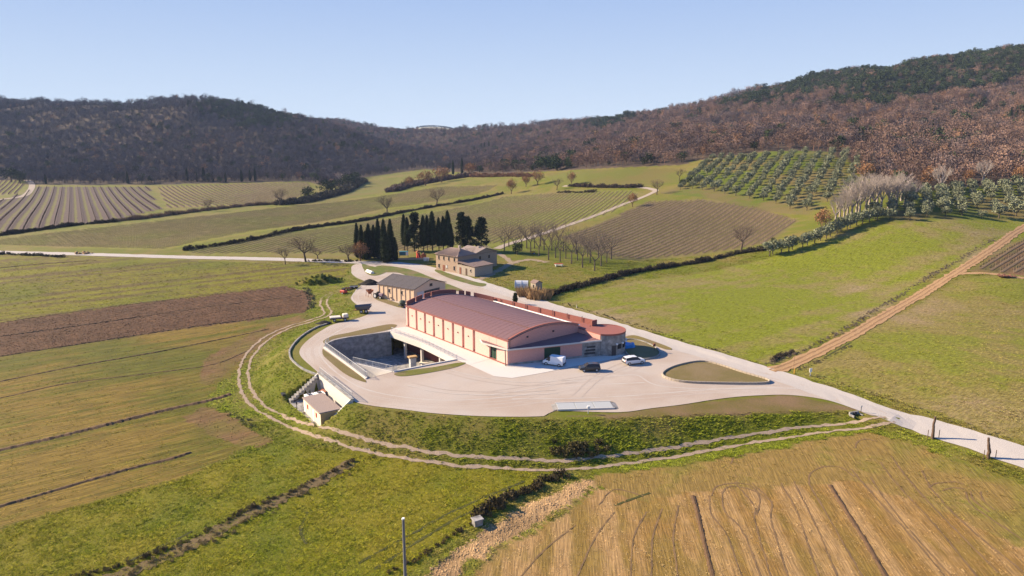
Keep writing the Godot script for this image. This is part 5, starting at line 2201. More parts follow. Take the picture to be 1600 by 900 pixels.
func gable_house(t: Node3D, x0: float, x1: float, z0: float, z1: float, eave: float, ridge: float, wall: Material, roof: Material, hip0 := 0.0, hip1 := 0.0, over := 0.35) -> void:
	# ridge runs along z; hips shorten it at either end
	var s := shape()
	s.prism(PackedVector2Array([Vector2(x0, z0), Vector2(x1, z0), Vector2(x1, z1), Vector2(x0, z1)]), -0.3, eave)
	var xm := (x0 + x1) * 0.5
	if hip0 == 0.0:
		s.tri(Vector3(x0, eave, z0), Vector3(x1, eave, z0), Vector3(xm, ridge, z0))
	if hip1 == 0.0:
		s.tri(Vector3(x1, eave, z1), Vector3(x0, eave, z1), Vector3(xm, ridge, z1))
	obj("wall", s, wall, t)
	s = shape()
	var slope := (ridge - eave) / (xm - x0)
	var lo := eave - over * slope + 0.06
	var a := Vector3(x0 - over, lo, z0 - over)
	var b := Vector3(x1 + over, lo, z0 - over)
	var c := Vector3(x1 + over, lo, z1 + over)
	var d := Vector3(x0 - over, lo, z1 + over)
	var r0 := Vector3(xm, ridge + 0.06, z0 - over + hip0)
	var r1 := Vector3(xm, ridge + 0.06, z1 + over - hip1)
	var up := Vector3(0, 0.16, 0)
	s.quad(d + up, a + up, r0 + up, r1 + up)
	s.quad(b + up, c + up, r1 + up, r0 + up)
	if hip0 > 0.0:
		s.tri(a + up, b + up, r0 + up)
	if hip1 > 0.0:
		s.tri(c + up, d + up, r1 + up)
	for e in [[a, b], [b, c], [c, d], [d, a]]:
		if (e[0] == a and e[1] == b and hip0 == 0.0) or (e[0] == c and e[1] == d and hip1 == 0.0):
			var r: Vector3 = r0 if e[0] == a else r1
			s.quad(e[0], r, r + up, e[0] + up)
			s.quad(r, e[1], e[1] + up, r + up)
		else:
			s.quad(e[0], e[1], e[1] + up, e[0] + up)
	s.quad(a, d, r1, r0)
	s.quad(c, b, r0, r1)
	obj("roof", s, roof, t)


func window_on(t: Node3D, at: Vector3, wide: float, tall: float, side: Vector3, called := "window", m := "window_dark", sill := true) -> void:
	var s := shape()
	var along := side.cross(Vector3.UP).abs()
	s.box(at + side * 0.02, along * wide + Vector3.UP * tall + side.abs() * 0.1)
	var w := obj(called, s, mats[m], t)
	if sill:
		s = shape()
		s.box(at + side * 0.07 - Vector3.UP * (tall * 0.5 + 0.06), along * (wide + 0.25) + Vector3.UP * 0.1 + side.abs() * 0.2)
		obj("sill", s, mats.stone_pale, w)
		s = shape()
		s.box(at + side * 0.05 + Vector3.UP * (tall * 0.5 + 0.08), along * (wide + 0.25) + Vector3.UP * 0.14 + side.abs() * 0.12)
		obj("lintel", s, mats.stone_pale, w)


func barn() -> void:
	var c := on_level(648, 475, 0.0)
	var t := thing("barn", "ochre barn with grey gable roof and dark doorway behind the winery", "barn", Vector3(c.x, 0, c.z), turn_to(0.578, -0.816))
	gable_house(t, 0.0, 12.6, -13.9, 0.0, 3.9, 5.7, mats.ochre_wall if mats.has("ochre_wall") else mat("ochre_wall", 0.68, 0.51, 0.36, 0.9, "plaster", 3.0), mats.fibre_roof, 0.0, 0.0, 0.3)
	# concrete pilasters along the lit side
	for k in 9:
		box_part("pilaster", Vector3(-0.06, 1.9, -13.5 + k * 1.66), Vector3(0.16, 3.8, 0.28), mats.ochre_wall, t)
	for z in [-9.4, -4.7]:
		window_on(t, Vector3(0, 2.5, z), 0.5, 0.9, Vector3.LEFT)
	var s := shape()
	s.box(Vector3(7.0, 1.45, 0.0), Vector3(6.2, 2.9, 0.12))
	obj("doorway", s, mats.dark_metal, t)
	s = shape()
	s.box(Vector3(2.3, 1.5, 0.06), Vector3(2.6, 2.9, 0.12))
	obj("sliding_door", s, mats.steel, t)
	window_on(t, Vector3(6.6, 4.2, 0), 1.1, 0.8, Vector3.BACK, "gable_window", "window_dark", false)
	for k in 6:
		var z := -13.9 + k * 2.78
		s = shape()
		s.box(Vector3(3.05, 4.98, z + 0.2), Vector3(6.75, 0.06, 0.07), Basis(Vector3.BACK, atan2(1.8, 6.3)))
		obj("roof_sheet_joint", s, mats.fibre_roof, t)


func farmhouse() -> void:
	var t := thing("farmhouse", "old stone farmhouse with tiled hip roof, rear wing and low annex", "farmhouse", Vector3(-18.0, 0, -223.6), turn_to(0.67, -0.742))
	gable_house(t, 0.0, 8.4, -10.8, 0.0, 5.7, 7.5, mats.stone, mats.tiles, 3.6, 3.6, 0.45)
	gable_house(t, 8.4, 20.0, -9.6, -1.0, 5.3, 6.9, mats.stone, mats.tiles_pale, 0.0, 0.0, 0.4)
	# low annex with single-pitch roof
	var s := shape()
	s.prism(PackedVector2Array([Vector2(-0.35, 0.0), Vector2(8.0, 0.0), Vector2(8.0, 8.3), Vector2(-0.35, 8.3)]), -0.3, 3.1)
	obj("annex_wall", s, mats.stone_pale, t)
	s = shape()
	var a := Vector3(-0.7, 3.12, 8.6)
	var b := Vector3(8.3, 3.12, 8.6)
	var c := Vector3(8.3, 4.0, 0.05)
	var d := Vector3(-0.7, 4.0, 0.05)
	var up := Vector3(0, 0.18, 0)
	s.quad(a + up, d + up, c + up, b + up)
	s.quad(a, b, c, d)
	s.quad(a, a + up, b + up, b)
	s.quad(d, d + up, a + up, a)
	s.quad(b, b + up, c + up, c)
	obj("annex_roof", s, mats.tiles, t)
	for f in [0.14, 0.37, 0.6, 0.85]:
		window_on(t, Vector3(0, 4.5, -10.8 * (1.0 - f)), 0.6, 1.2, Vector3.LEFT)
	window_on(t, Vector3(0, 1.6, -10.8 * 0.86), 0.7, 1.2, Vector3.LEFT)
	window_on(t, Vector3(0, 1.6, -10.8 * 0.16), 0.7, 1.3, Vector3.LEFT)
	window_on(t, Vector3(0, 1.75, -10.8 * 0.5), 0.7, 0.8, Vector3.LEFT, "window", "steel")
	window_on(t, Vector3(0, 1.05, -10.8 * 0.64), 1.0, 2.1, Vector3.LEFT, "door", "rust", false)
	window_on(t, Vector3(-0.35, 1.2, 1.6), 0.8, 2.3, Vector3.LEFT, "annex_door", "rust", false)
	window_on(t, Vector3(-0.35, 1.2, 4.4), 0.7, 2.2, Vector3.LEFT, "annex_door", "wood_brown", false)
	window_on(t, Vector3(-0.35, 1.8, 6.4), 0.5, 0.6, Vector3.LEFT)
	window_on(t, Vector3(16.0, 3.8, -1.0), 0.8, 1.2, Vector3.BACK)
	window_on(t, Vector3(11.5, 3.8, -1.0), 0.8, 1.2, Vector3.BACK)
	box_part("chimney", Vector3(7.3, 7.3, -6.8), Vector3(0.7, 1.5, 0.7), mats.stone_pale, t)
	box_part("chimney", Vector3(13.5, 6.9, -3.6), Vector3(0.6, 1.2, 0.6), mats.stone_pale, t)
	# courses of cover tiles down the two lit slopes
	for k in 14:
		var z := -9.9 + k * 0.7
		s = shape()
		s.tube(Vector3(-0.4, 5.82, z), Vector3(4.0 * 0.86, 7.35, clampf(z, -7.0, -3.8) * 0.35 + z * 0.65), 0.09, 0.09, 5, false)
		obj("tile_course", s, mats.tiles, t)
	for k in 14:
		var x := 8.6 + k * 0.8
		s = shape()
		s.tube(Vector3(x, 5.35, -0.75), Vector3(x, 6.95, -5.2), 0.1, 0.1, 5, false)
		obj("tile_course", s, mats.tiles_pale, t)


func machine_shed() -> void:
	var w0 := on_level(497, 586, 0.0)
	var w1 := on_level(548, 627, 0.0)
	var along := Vector2(w1.x - w0.x, w1.z - w0.z)
	var long := along.length()
	along = along.normalized()
	var floor_y := -3.7
	# local x runs along the wall, local z away from the yard
	var turn := turn_to(along.x, along.y)
	var wall := thing("retaining_wall", "white concrete retaining wall cut into the bank behind the sheds", "retaining wall", Vector3(w0.x, floor_y, w0.z), turn)
	var s := shape()
	s.box(Vector3(long * 0.5, 1.9, -0.15), Vector3(long + 0.6, 4.3, 0.35))
	obj("back_wall", s, mats.pale_concrete, wall)
	s = shape()
	s.box(Vector3(long * 0.5, 4.12, -0.2), Vector3(long + 0.7, 0.16, 0.6))
	obj("coping", s, mats.concrete, wall)
	for e in [0.0, long]:
		s = shape()
		var x: float = e
		s.quad(Vector3(x - 0.16, 4.1, 0), Vector3(x - 0.16, 0.1, 5.2), Vector3(x + 0.16, 0.1, 5.2), Vector3(x + 0.16, 4.1, 0))
		s.quad(Vector3(x + 0.16, -0.3, 5.2), Vector3(x + 0.16, 0.1, 5.2), Vector3(x - 0.16, 0.1, 5.2), Vector3(x - 0.16, -0.3, 5.2))
		for q in [-0.16, 0.16]:
			s.quad(Vector3(x + q, -0.3, 0), Vector3(x + q, 4.1, 0), Vector3(x + q, 0.1, 5.2), Vector3(x + q, -0.3, 5.2))
		obj("wing_wall", s, mats.pale_concrete, wall)
	var fl := shape()
	fl.box(Vector3(long * 0.5, -0.02, 3.0), Vector3(long - 0.4, 0.14, 5.6))
	obj("floor_slab", fl, mats.concrete, wall)
	# two cream sheds side by side
	var place := func(x: float, z: float) -> Vector3:
		return Vector3(w0.x, floor_y + 0.05, w0.z) + Basis(Vector3.UP, turn) * Vector3(x, 0, z)
	var x0 := long * 0.42
	var wide := (long - 0.5 - x0) * 0.5
	for k in 2:
		var sh := thing("service_shed", ["cream service shed beside the white cooling units", "cream service shed with ochre end wall by the wing wall"][k], "shed", place.call(x0 + wide * k + wide * 0.5, 3.3), turn, "service sheds under the bank")
		s = shape()
		s.box(Vector3(0, 1.2, 0), Vector3(wide - 0.06, 2.4, 3.4))
		obj("wall", s, mats.cream, sh)
		s = shape()
		s.box(Vector3(wide * 0.5 - 0.0, 1.2, 0), Vector3(0.08, 2.38, 3.42))
		obj("end_wall", s, mats.ochre, sh)
		s = shape()
		s.bevel_box(Vector3(0.02, 2.5, 0), Vector3(wide + 0.06, 0.16, 3.8), 0.04)
		obj("roof", s, mat("shed_roof", 0.46, 0.36, 0.31, 0.9, "stain", 2.0), sh)
		s = shape()
		s.box(Vector3(0.1, 1.5, 1.72), Vector3(0.5, 0.8, 0.08))
		obj("window", s, mats.red_paint, sh)
		s = shape()
		s.box(Vector3(-wide * 0.3, 1.0, 1.72), Vector3(0.7, 2.0, 0.06))
		obj("door", s, mats.white_paint, sh)
	# cooling units
	for k in 2:
		var ac := thing("cooling_unit", ["white cooling unit with roof fan beside the cream shed", "white cooling unit with roof fan close to the retaining wall"][k], "cooling unit", place.call(x0 - 1.3, 3.4 - 1.75 * k), turn, "cooling units under the bank")
		s = shape()
		s.bevel_box(Vector3(0, 1.1, 0), Vector3(1.8, 2.2, 1.6), 0.05)
		obj("casing", s, mats.white_paint, ac)
		s = shape()
		s.box(Vector3(0, 1.1, 0.81), Vector3(1.4, 1.6, 0.04))
		obj("grille", s, mats.steel, ac)
		for f in [-0.42, 0.42]:
			s = shape()
			s.lathe(Vector3(f, 2.2, 0), [Vector2(0.36, 0.0), Vector2(0.36, 0.12), Vector2(0.3, 0.12), Vector2(0.28, 0.03), Vector2(0.0, 0.03)], 12)
			var fan := obj("fan", s, mats.dark_metal, ac)
			s = shape()
			for b in 4:
				s.box(Vector3(f, 2.26, 0), Vector3(0.52, 0.015, 0.09), Basis(Vector3.UP, b * PI / 4))
			obj("blade", s, mats.steel, fan)
	var bx := thing("fuel_box", "brown wooden lean-to box against the retaining wall", "box", place.call(x0 - 3.0, 1.1), turn)
	s = shape()
	s.quad(Vector3(-1, 2.0, -0.9), Vector3(-1, 1.3, 0.9), Vector3(1, 1.3, 0.9), Vector3(1, 2.0, -0.9))
	obj("lid", s, mats.rust, bx)
	box_part("body", Vector3(0, 0.65, 0), Vector3(1.96, 1.3, 1.76), mats.wood_brown, bx)
	# steps up the slope
	var st := thing("concrete_steps", "pale concrete steps climbing the bank beside the cooling units", "steps", place.call(0.9, 5.4), turn)
	for k in 10:
		s = shape()
		s.box(Vector3(0, 0.2 + k * 0.36, -k * 0.5), Vector3(1.2, 0.4, 0.6))
		obj("step", s, mats.concrete, st)
	var pal := thing("pallet_stack", "dark stack of crates at the foot of the bank steps", "crates", place.call(-1.2, 6.0), turn)
	for k in 3:
		box_part("crate", Vector3(0.02 * k, 0.22 + k * 0.34, 0), Vector3(1.2, 0.3, 1.0), [mats.white_paint, mats.wood_brown, mats.dark_metal][k], pal)
	var po := thing("service_post", "dark thin service post in front of the cream sheds", "post", place.call(x0 - 1.0, 5.9), turn)
	s = shape()
	s.tube(Vector3.ZERO, Vector3(0, 1.6, 0), 0.07, 0.07, 6)
	obj("stem", s, mats.dark_metal, po)
	box_part("meter", Vector3(0, 1.3, 0), Vector3(0.25, 0.35, 0.2), mats.dark_metal, po)
	railing("bank_railing", "thin steel railing on top of the retaining wall over the sheds", [place.call(0.2, -0.3) + Vector3(0, 4.15, 0), place.call(long, -0.3) + Vector3(0, 4.15, 0)], 1.0)


func kerbed_island(called: String, label: String, pts: Array, tone: Color, kerb_tall: float, wall_from := 0, wall_to := 99) -> void:
	var poly := spline(flat(pts, 0.0), 0.8, true)
	var mid := Vector2.ZERO
	for p in poly:
		mid += p / poly.size()
	var t := thing(called, label, "island", at2(mid, 0.0))
	var s := shape(true)
	var local := PackedVector2Array()
	for p in poly:
		local.append(p - mid)
	var bump := func(p: Vector2) -> float: return 0.1 + minf(0.25, edge_distance(p, local) * 0.12) + 0.03 * noise_b.get_noise_2d(p.x * 5.0, p.y * 5.0)
	var paint := func(p: Vector2) -> Color: return tone.lerp(Color(0.27, 0.2, 0.1), clampf(0.35 + noise_b.get_noise_2d(p.x + mid.x, p.y + mid.y) + 0.5 * noise_b.get_noise_2d(p.x * 5.0, p.y * 5.0), 0.0, 1.0))
	sheet(s, local, [], 0.5, bump, paint)
	obj("turf", s, mats.earth, t)
	# kerb stones, one by one
	var stones := []
	var run := 0.0
	var i := 0
	while i < local.size():
		var a := local[i]
		var j := (i + 1) % local.size()
		var b := local[j]
		var k := shape()
		var d := (b - a)
		k.bevel_box(Vector3((a.x + b.x) * 0.5, kerb_tall * 0.5, (a.y + b.y) * 0.5), Vector3(maxf(d.length() - 0.03, 0.1), kerb_tall + rnd(-0.01, 0.02), 0.22), 0.03, Basis(Vector3.UP, turn_to(d.x, d.y)))
		obj("kerb_stone", k, mats.stone_pale if kerb_tall > 0.3 else mats.concrete, t)
		i += 1


func yard_fittings() -> void:
	kerbed_island("grass_island", "pear shaped dry grass island with stone kerb in the yard", [[1035, 586], [1046, 577], [1068, 570], [1095, 566], [1120, 570], [1160, 583], [1195, 593], [1202, 598], [1185, 600.5], [1120, 600], [1070, 598], [1045, 593]], Color(0.21, 0.165, 0.055), 0.42)
	kerbed_island("shaded_island", "grass island lying in the winery's shadow", [[974, 536], [983, 531], [1000, 533], [1018, 540], [1029, 548], [1030, 555], [1020, 560], [1005, 562], [985, 558], [976, 548]], Color(0.2, 0.17, 0.055), 0.3)
	# turf strips on the gravel
	var sm: Material = mats.earth
	var k := 0
	for q in [[[[586, 418], [600, 415], [640, 421], [670, 432], [690, 440], [716, 450], [722, 454], [700, 455], [680, 450], [655, 440], [625, 427], [600, 425]], Color(0.125, 0.165, 0.022), "road_verge"],
			[[[505, 533], [520, 525], [545, 520], [575, 513], [606, 507], [620, 508], [612, 514], [585, 520], [560, 523.5], [535, 527], [518, 531], [509, 537]], Color(0.22, 0.17, 0.065), "court_verge"],
			[[[504, 546], [508, 548], [540, 571], [572, 595], [565, 596], [540, 585], [515, 565], [505, 555]], Color(0.2, 0.16, 0.05), "ramp_verge"],
			[[[616, 584], [640, 578.5], [680, 573.5], [712, 567.5], [728, 567], [715, 573], [690, 579], [650, 586], [625, 588]], Color(0.17, 0.18, 0.025), "court_front_verge"],
			[[[566, 413], [580, 416], [606, 422], [592, 430], [578, 430], [570, 424]], Color(0.13, 0.17, 0.022), "barn_verge"],
			[[[590, 462], [604, 468], [625, 475], [632, 480], [622, 480], [600, 473], [586, 467]], Color(0.2, 0.17, 0.05), "barn_wall_verge"],
			[[[680, 424], [684, 421], [700, 427], [722, 434], [745, 441], [760, 444], [752, 448], [730, 443], [700, 434]], Color(0.14, 0.17, 0.03), "farmhouse_verge"],
			[[[975, 530], [990, 524], [1020, 533], [1050, 545], [1040, 546], [1010, 536]], Color(0.26, 0.2, 0.06), "tower_verge"],
			[[[868, 632], [900, 629.5], [955, 628], [964, 629], [930, 631.5], [870, 635.5]], Color(0.24, 0.19, 0.08), "scale_verge"]]:
		var s := shape(true)
		var tone: Color = q[1]
		var lift := 0.02 + 0.004 * k
		k += 1
		var flat_y := func(p: Vector2) -> float: return lift + 0.02
		var paint := func(p: Vector2) -> Color: return tone.lerp(Color(0.25, 0.19, 0.09), clampf(0.3 + noise_b.get_noise_2d(p.x, p.y) + 0.6 * noise_b.get_noise_2d(p.x * 5.0, p.y * 5.0), 0.0, 0.9))
		sheet(s, spline(flat(q[0], 0.0), 0.8, true), [], 0.5, flat_y, paint)
		setting(q[2], s, sm)
	# wheel tracks pressed into the gravel
	var press := mat("pressed_gravel", 0.57, 0.485, 0.415, 0.95, "fine", 3.0)
	var loose := mat("loose_gravel", 0.62, 0.56, 0.5, 0.95, "fine", 2.0)
	var nth := 0
	for q in [[[566, 497], [530, 510], [500, 526], [484, 543], [486, 560], [510, 585], [550, 612], [600, 628], [680, 636], [780, 634], [900, 618], [1020, 612], [1200, 611]], [[590, 490], [545, 507], [512, 524], [494, 543], [497, 560], [520, 584], [560, 608], [620, 622], [700, 628], [800, 622], [900, 606], [1010, 600]],
			[[1360, 644], [1280, 615], [1200, 608], [1100, 612], [1000, 620], [900, 625], [800, 626]], [[1300, 613], [1220, 592], [1150, 575], [1080, 556], [1030, 552], [990, 575], [940, 590], [880, 598]],
			[[1260, 604], [1200, 604], [1100, 605], [1030, 600], [1000, 585], [960, 585], [900, 592], [830, 605], [760, 615]], [[576, 440], [560, 455], [556, 468], [580, 482], [610, 490]], [[1000, 560], [960, 575], [930, 592], [900, 620]], [[700, 580], [750, 592], [820, 600], [900, 595]], [[640, 600], [700, 612], [800, 615], [870, 612]]]:
		for off in [-0.8, 0.8]:
			var mid := spline(flat(q, 0.0), 0.8)
			var line := PackedVector2Array()
			for j in mid.size():
				var d := (mid[mini(j + 1, mid.size() - 1)] - mid[maxi(j - 1, 0)]).normalized()
				line.append(mid[j] + Vector2(-d.y, d.x) * off)
			var s := shape()
			var y := 0.005 + 0.0012 * nth
			nth += 1
			for j in line.size() - 1:
				var d := (line[j + 1] - line[j]).normalized().orthogonal()
				var wa := 0.16 + 0.12 * noise_b.get_noise_2d(line[j].x * 3.0, line[j].y * 3.0 + nth * 20.0)
				var wb := 0.16 + 0.12 * noise_b.get_noise_2d(line[j + 1].x * 3.0, line[j + 1].y * 3.0 + nth * 20.0)
				s.quad(at2(line[j] + d * wa, y), at2(line[j + 1] + d * wb, y), at2(line[j + 1] - d * wb, y), at2(line[j] - d * wa, y))
			setting("tyre_track", s, press if nth % 3 else loose)
	# concrete apron round the winery corner
	var s := shape()
	var plain := func(p: Vector2) -> float: return 0.034
	var none := func(p: Vector2) -> Color: return Color.WHITE
	sheet(s, flat([[712, 562], [735, 571], [752, 579], [772, 588], [800, 591], [830, 586], [852, 582], [905, 571], [960, 561], [975, 556], [940, 545], [860, 545], [800, 558], [770, 560], [735, 548]], 0.0), [], 1.0, plain, none)
	setting("concrete_apron", s, mats.pale_concrete)
	# weighbridge
	var a := on_level(868, 640, 0.0)
	var b := on_level(960, 637, 0.0)
	var m := (a + b) * 0.5
	var t := thing("weighbridge", "flat pale steel weighbridge deck set in the gravel yard", "weighbridge", m + Vector3(0, 0.02, -0.9), turn_to(b.x - a.x, b.z - a.z))
	for j in 3:
		s = shape()
		s.bevel_box(Vector3(-3.0 + 3.0 * j, 0.1, 0), Vector3(2.94, 0.2, 2.7), 0.03)
		obj("deck_plate", s, mat("scale_plate", 0.4, 0.42, 0.42, 0.6, "plaster", 2.0), t)
	for e in [-1, 1]:
		s = shape()
		s.quad(Vector3(e * 4.5, 0.17, -1.3), Vector3(e * 4.5, 0.17, 1.3), Vector3(e * 5.3, 0.0, 1.3), Vector3(e * 5.3, 0.0, -1.3))
		obj("approach_ramp", s, mats.concrete, t)
		s = shape()
		s.box(Vector3(0, 0.12, e * 1.45), Vector3(9.2, 0.26, 0.14))
		obj("side_beam", s, mats.pale_concrete, t)
	var rd := thing("scale_reader", "small dark scale reader post beside the weighbridge", "post", on_level(919, 646, 0.0))
	s = shape()
	s.tube(Vector3.ZERO, Vector3(0, 0.9, 0), 0.06, 0.06, 6)
	obj("stem", s, mats.steel, rd)
	s = shape()
	s.bevel_box(Vector3(0.05, 1.05, 0), Vector3(0.5, 0.4, 0.25), 0.04)
	obj("head", s, mats.white_paint, rd)
	# low dark retaining wall on the left of the yard
	var lw := spline(flat([[514, 505], [495, 511], [478, 520], [463, 532], [453, 545], [451, 553], [455, 563], [472, 577], [496, 587]], 0.0), 1.2)
	t = thing("low_wall", "low dark curved wall holding the left edge of the yard", "wall", at2(lw[0], 0.0))
	for j in lw.size() - 1:
		s = shape()
		slab_wall(s, lw[j] - lw[0], lw[j + 1] - lw[0] , -0.9, 0.22 + rnd(-0.01, 0.02), -0.3)
		obj("block", s, mats.concrete, t)
	# black heap at the wall's end and dark earth heap by the barn
	for h in [[507, 505, 1.3, 0.7, "black_heap", "black heap of covered silage at the end of the low wall"], [578, 444, 2.2, 1.7, "earth_heap", "heap of black earth beside the barn's back corner"]]:
		var p := on_level(h[0], h[1], 0.0)
		s = shape()
		var rings := []
		for r in 6:
			var ring := []
			for j in 14:
				var an := TAU * j / 14.0
				var rr: float = h[2] * (1.0 - r / 5.0) * (1.0 + 0.25 * noise_b.get_noise_2d(cos(an) * 30.0 + r * 5.0, sin(an) * 30.0))
				ring.append(Vector3(cos(an) * rr * 1.5, h[3] * (1.0 - pow(1.0 - r / 5.0, 1.4)) - 0.03, sin(an) * rr))
			rings.append(ring)
		for r in 5:
			for j in 14:
				var j2 := (j + 1) % 14
				s.quad(rings[r][j2], rings[r + 1][j2], rings[r + 1][j], rings[r][j])
		var o := obj(h[4], s, mats.black_soil)
		o.position = p
		tag(o, h[5], "heap")


func wheel(t: Node3D, at: Vector3, r: float, wide: float, called := "wheel") -> void:
	var s := shape()
	s.tube(at - Vector3(0, 0, wide * 0.5), at + Vector3(0, 0, wide * 0.5), r, r, 16)
	var w := obj(called, s, mats.tyre, t)
	s = shape()
	s.tube(at - Vector3(0, 0, wide * 0.52), at + Vector3(0, 0, wide * 0.52), r * 0.6, r * 0.6, 12)
	obj("rim", s, mats.steel, w)


# car body from side stations: [x, sill, belt, roof, half width at belt, half width at roof]
func car(called: String, label: String, at: Vector3, turn: float, paint: Material, st: Array, glass: Array, wheels: Array, wr: float, van := false) -> void:
	var t := thing(called, label, "van" if van else "car", at, turn)
	var body := shape()
	var cabin := shape()
	var roof := shape()
	for i in st.size() - 1:
		var a: Array = st[i]
		var b: Array = st[i + 1]
		for sd in [-1.0, 1.0]:
			var p := [Vector3(a[0], a[1], sd * a[4] * 0.94), Vector3(a[0], (a[1] + a[2]) * 0.55, sd * a[4]), Vector3(a[0], a[2], sd * a[4] * 0.95)]
			var q := [Vector3(b[0], b[1], sd * b[4] * 0.94), Vector3(b[0], (b[1] + b[2]) * 0.55, sd * b[4]), Vector3(b[0], b[2], sd * b[4] * 0.95)]
			for k in 2:
				if sd < 0:
					body.quad(p[k], p[k + 1], q[k + 1], q[k])
				else:
					body.quad(q[k], q[k + 1], p[k + 1], p[k])
			var pr := Vector3(a[0], a[3], sd * a[5])
			var qr := Vector3(b[0], b[3], sd * b[5])
			if a[3] > a[2] + 0.05 or b[3] > b[2] + 0.05:
				var to := cabin if i in glass else roof
				if sd < 0:
					to.quad(p[2], pr, qr, q[2])
				else:
					to.quad(q[2], qr, pr, p[2])
		var al := Vector3(a[0], a[3], -a[5])
		var ar := Vector3(a[0], a[3], a[5])
		var bl := Vector3(b[0], b[3], -b[5])
		var br := Vector3(b[0], b[3], b[5])
		# sloping screens are glass, level pieces are painted
		var steep := absf(b[3] - a[3]) > 0.22 and maxf(a[3] - a[2], b[3] - b[2]) > 0.2
		(cabin if steep else roof).quad(al, ar, br, bl)
	for e in [[st[0], 1.0], [st[-1], -1.0]]:
		var a: Array = e[0]
		var l := [Vector3(a[0], a[1], -a[4] * 0.94), Vector3(a[0], a[2], -a[4] * 0.95), Vector3(a[0], a[2], a[4] * 0.95), Vector3(a[0], a[1], a[4] * 0.94)]
		body.quad(l[0], l[1], l[2], l[3])
		roof.quad(l[1], Vector3(a[0], a[3], -a[5]), Vector3(a[0], a[3], a[5]), l[2])
	obj("body", body, paint, t)
	obj("roof", roof, paint, t)
	obj("windows", cabin, mats.window_dark, t)
	for x in wheels:
		for sd in [-1.0, 1.0]:
			wheel(t, Vector3(x, wr, sd * (st[2][4] - 0.1)), wr, 0.22)
	for sd in [-1.0, 1.0]:
		var s := shape()
		s.box(Vector3(st[-1][0] - 0.06, st[-1][2] - 0.1, sd * 0.6), Vector3(0.16, 0.16, 0.3))
		obj("headlight", s, mats.white_paint, t)
		s = shape()
		s.box(Vector3(st[0][0] + 0.04, st[0][2] - 0.1, sd * 0.68), Vector3(0.12, 0.3, 0.14))
		obj("tail_light", s, mats.red_paint, t)
		s = shape()
		s.box(Vector3(0.75, 1.0, sd * 0.95), Vector3(0.14, 0.14, 0.2))
		obj("mirror", s, mats.dark_metal, t)
	var s := shape()
	s.box(Vector3(st[-1][0] + 0.02, st[-1][1] + 0.15, 0), Vector3(0.12, 0.26, 1.5))
	s.box(Vector3(st[0][0] - 0.02, st[0][1] + 0.15, 0), Vector3(0.12, 0.26, 1.5))
	obj("bumpers", s, mats.dark_metal, t)


func vehicles() -> void:
	var white := mat("car_white", 0.72, 0.74, 0.76, 0.3)
	var black := mat("car_black", 0.015, 0.017, 0.02, 0.2)
	var silver := mat("car_silver", 0.62, 0.63, 0.65, 0.3)
	for m in [white, black, silver]:
		m.clearcoat_enabled = true
	car("white_van", "white panel van parked at the winery's green front door", on_level(866, 570, 0.02), turn_to(-0.9, -0.42), white,
		[[-2.05, 0.35, 0.95, 1.72, 0.86, 0.76], [-1.95, 0.3, 1.0, 1.82, 0.9, 0.78], [0.55, 0.3, 1.0, 1.84, 0.9, 0.78], [0.85, 0.3, 1.0, 1.78, 0.9, 0.76], [1.45, 0.3, 1.0, 1.08, 0.88, 0.78], [2.0, 0.32, 0.82, 0.84, 0.84, 0.74], [2.12, 0.38, 0.68, 0.7, 0.78, 0.68]], [2, 3], [-1.3, 1.35], 0.31, true)
	car("black_car", "black hatchback parked in front of the winery's shadow edge", on_level(921, 579, 0.02), turn_to(-0.99, 0.1), black,
		[[-1.9, 0.4, 0.9, 1.0, 0.8, 0.66], [-1.8, 0.32, 0.92, 1.38, 0.86, 0.62], [-0.6, 0.3, 0.92, 1.5, 0.87, 0.62], [0.3, 0.3, 0.92, 1.46, 0.87, 0.62], [1.0, 0.3, 0.9, 0.96, 0.86, 0.74], [1.75, 0.32, 0.78, 0.82, 0.82, 0.72], [1.92, 0.38, 0.62, 0.66, 0.74, 0.66]], [1, 2, 3], [-1.2, 1.2], 0.3)
	car("silver_car", "silver family car parked beside the shaded grass island", on_level(990, 568, 0.02), turn_to(0.95, -0.32), silver,
		[[-2.15, 0.42, 0.92, 1.02, 0.82, 0.68], [-2.0, 0.34, 0.95, 1.42, 0.88, 0.64], [-0.7, 0.3, 0.95, 1.56, 0.9, 0.64], [0.4, 0.3, 0.95, 1.5, 0.9, 0.64], [1.15, 0.3, 0.92, 0.98, 0.88, 0.76], [1.95, 0.32, 0.8, 0.84, 0.84, 0.74], [2.15, 0.4, 0.64, 0.68, 0.76, 0.68]], [1, 2, 3], [-1.35, 1.35], 0.32)


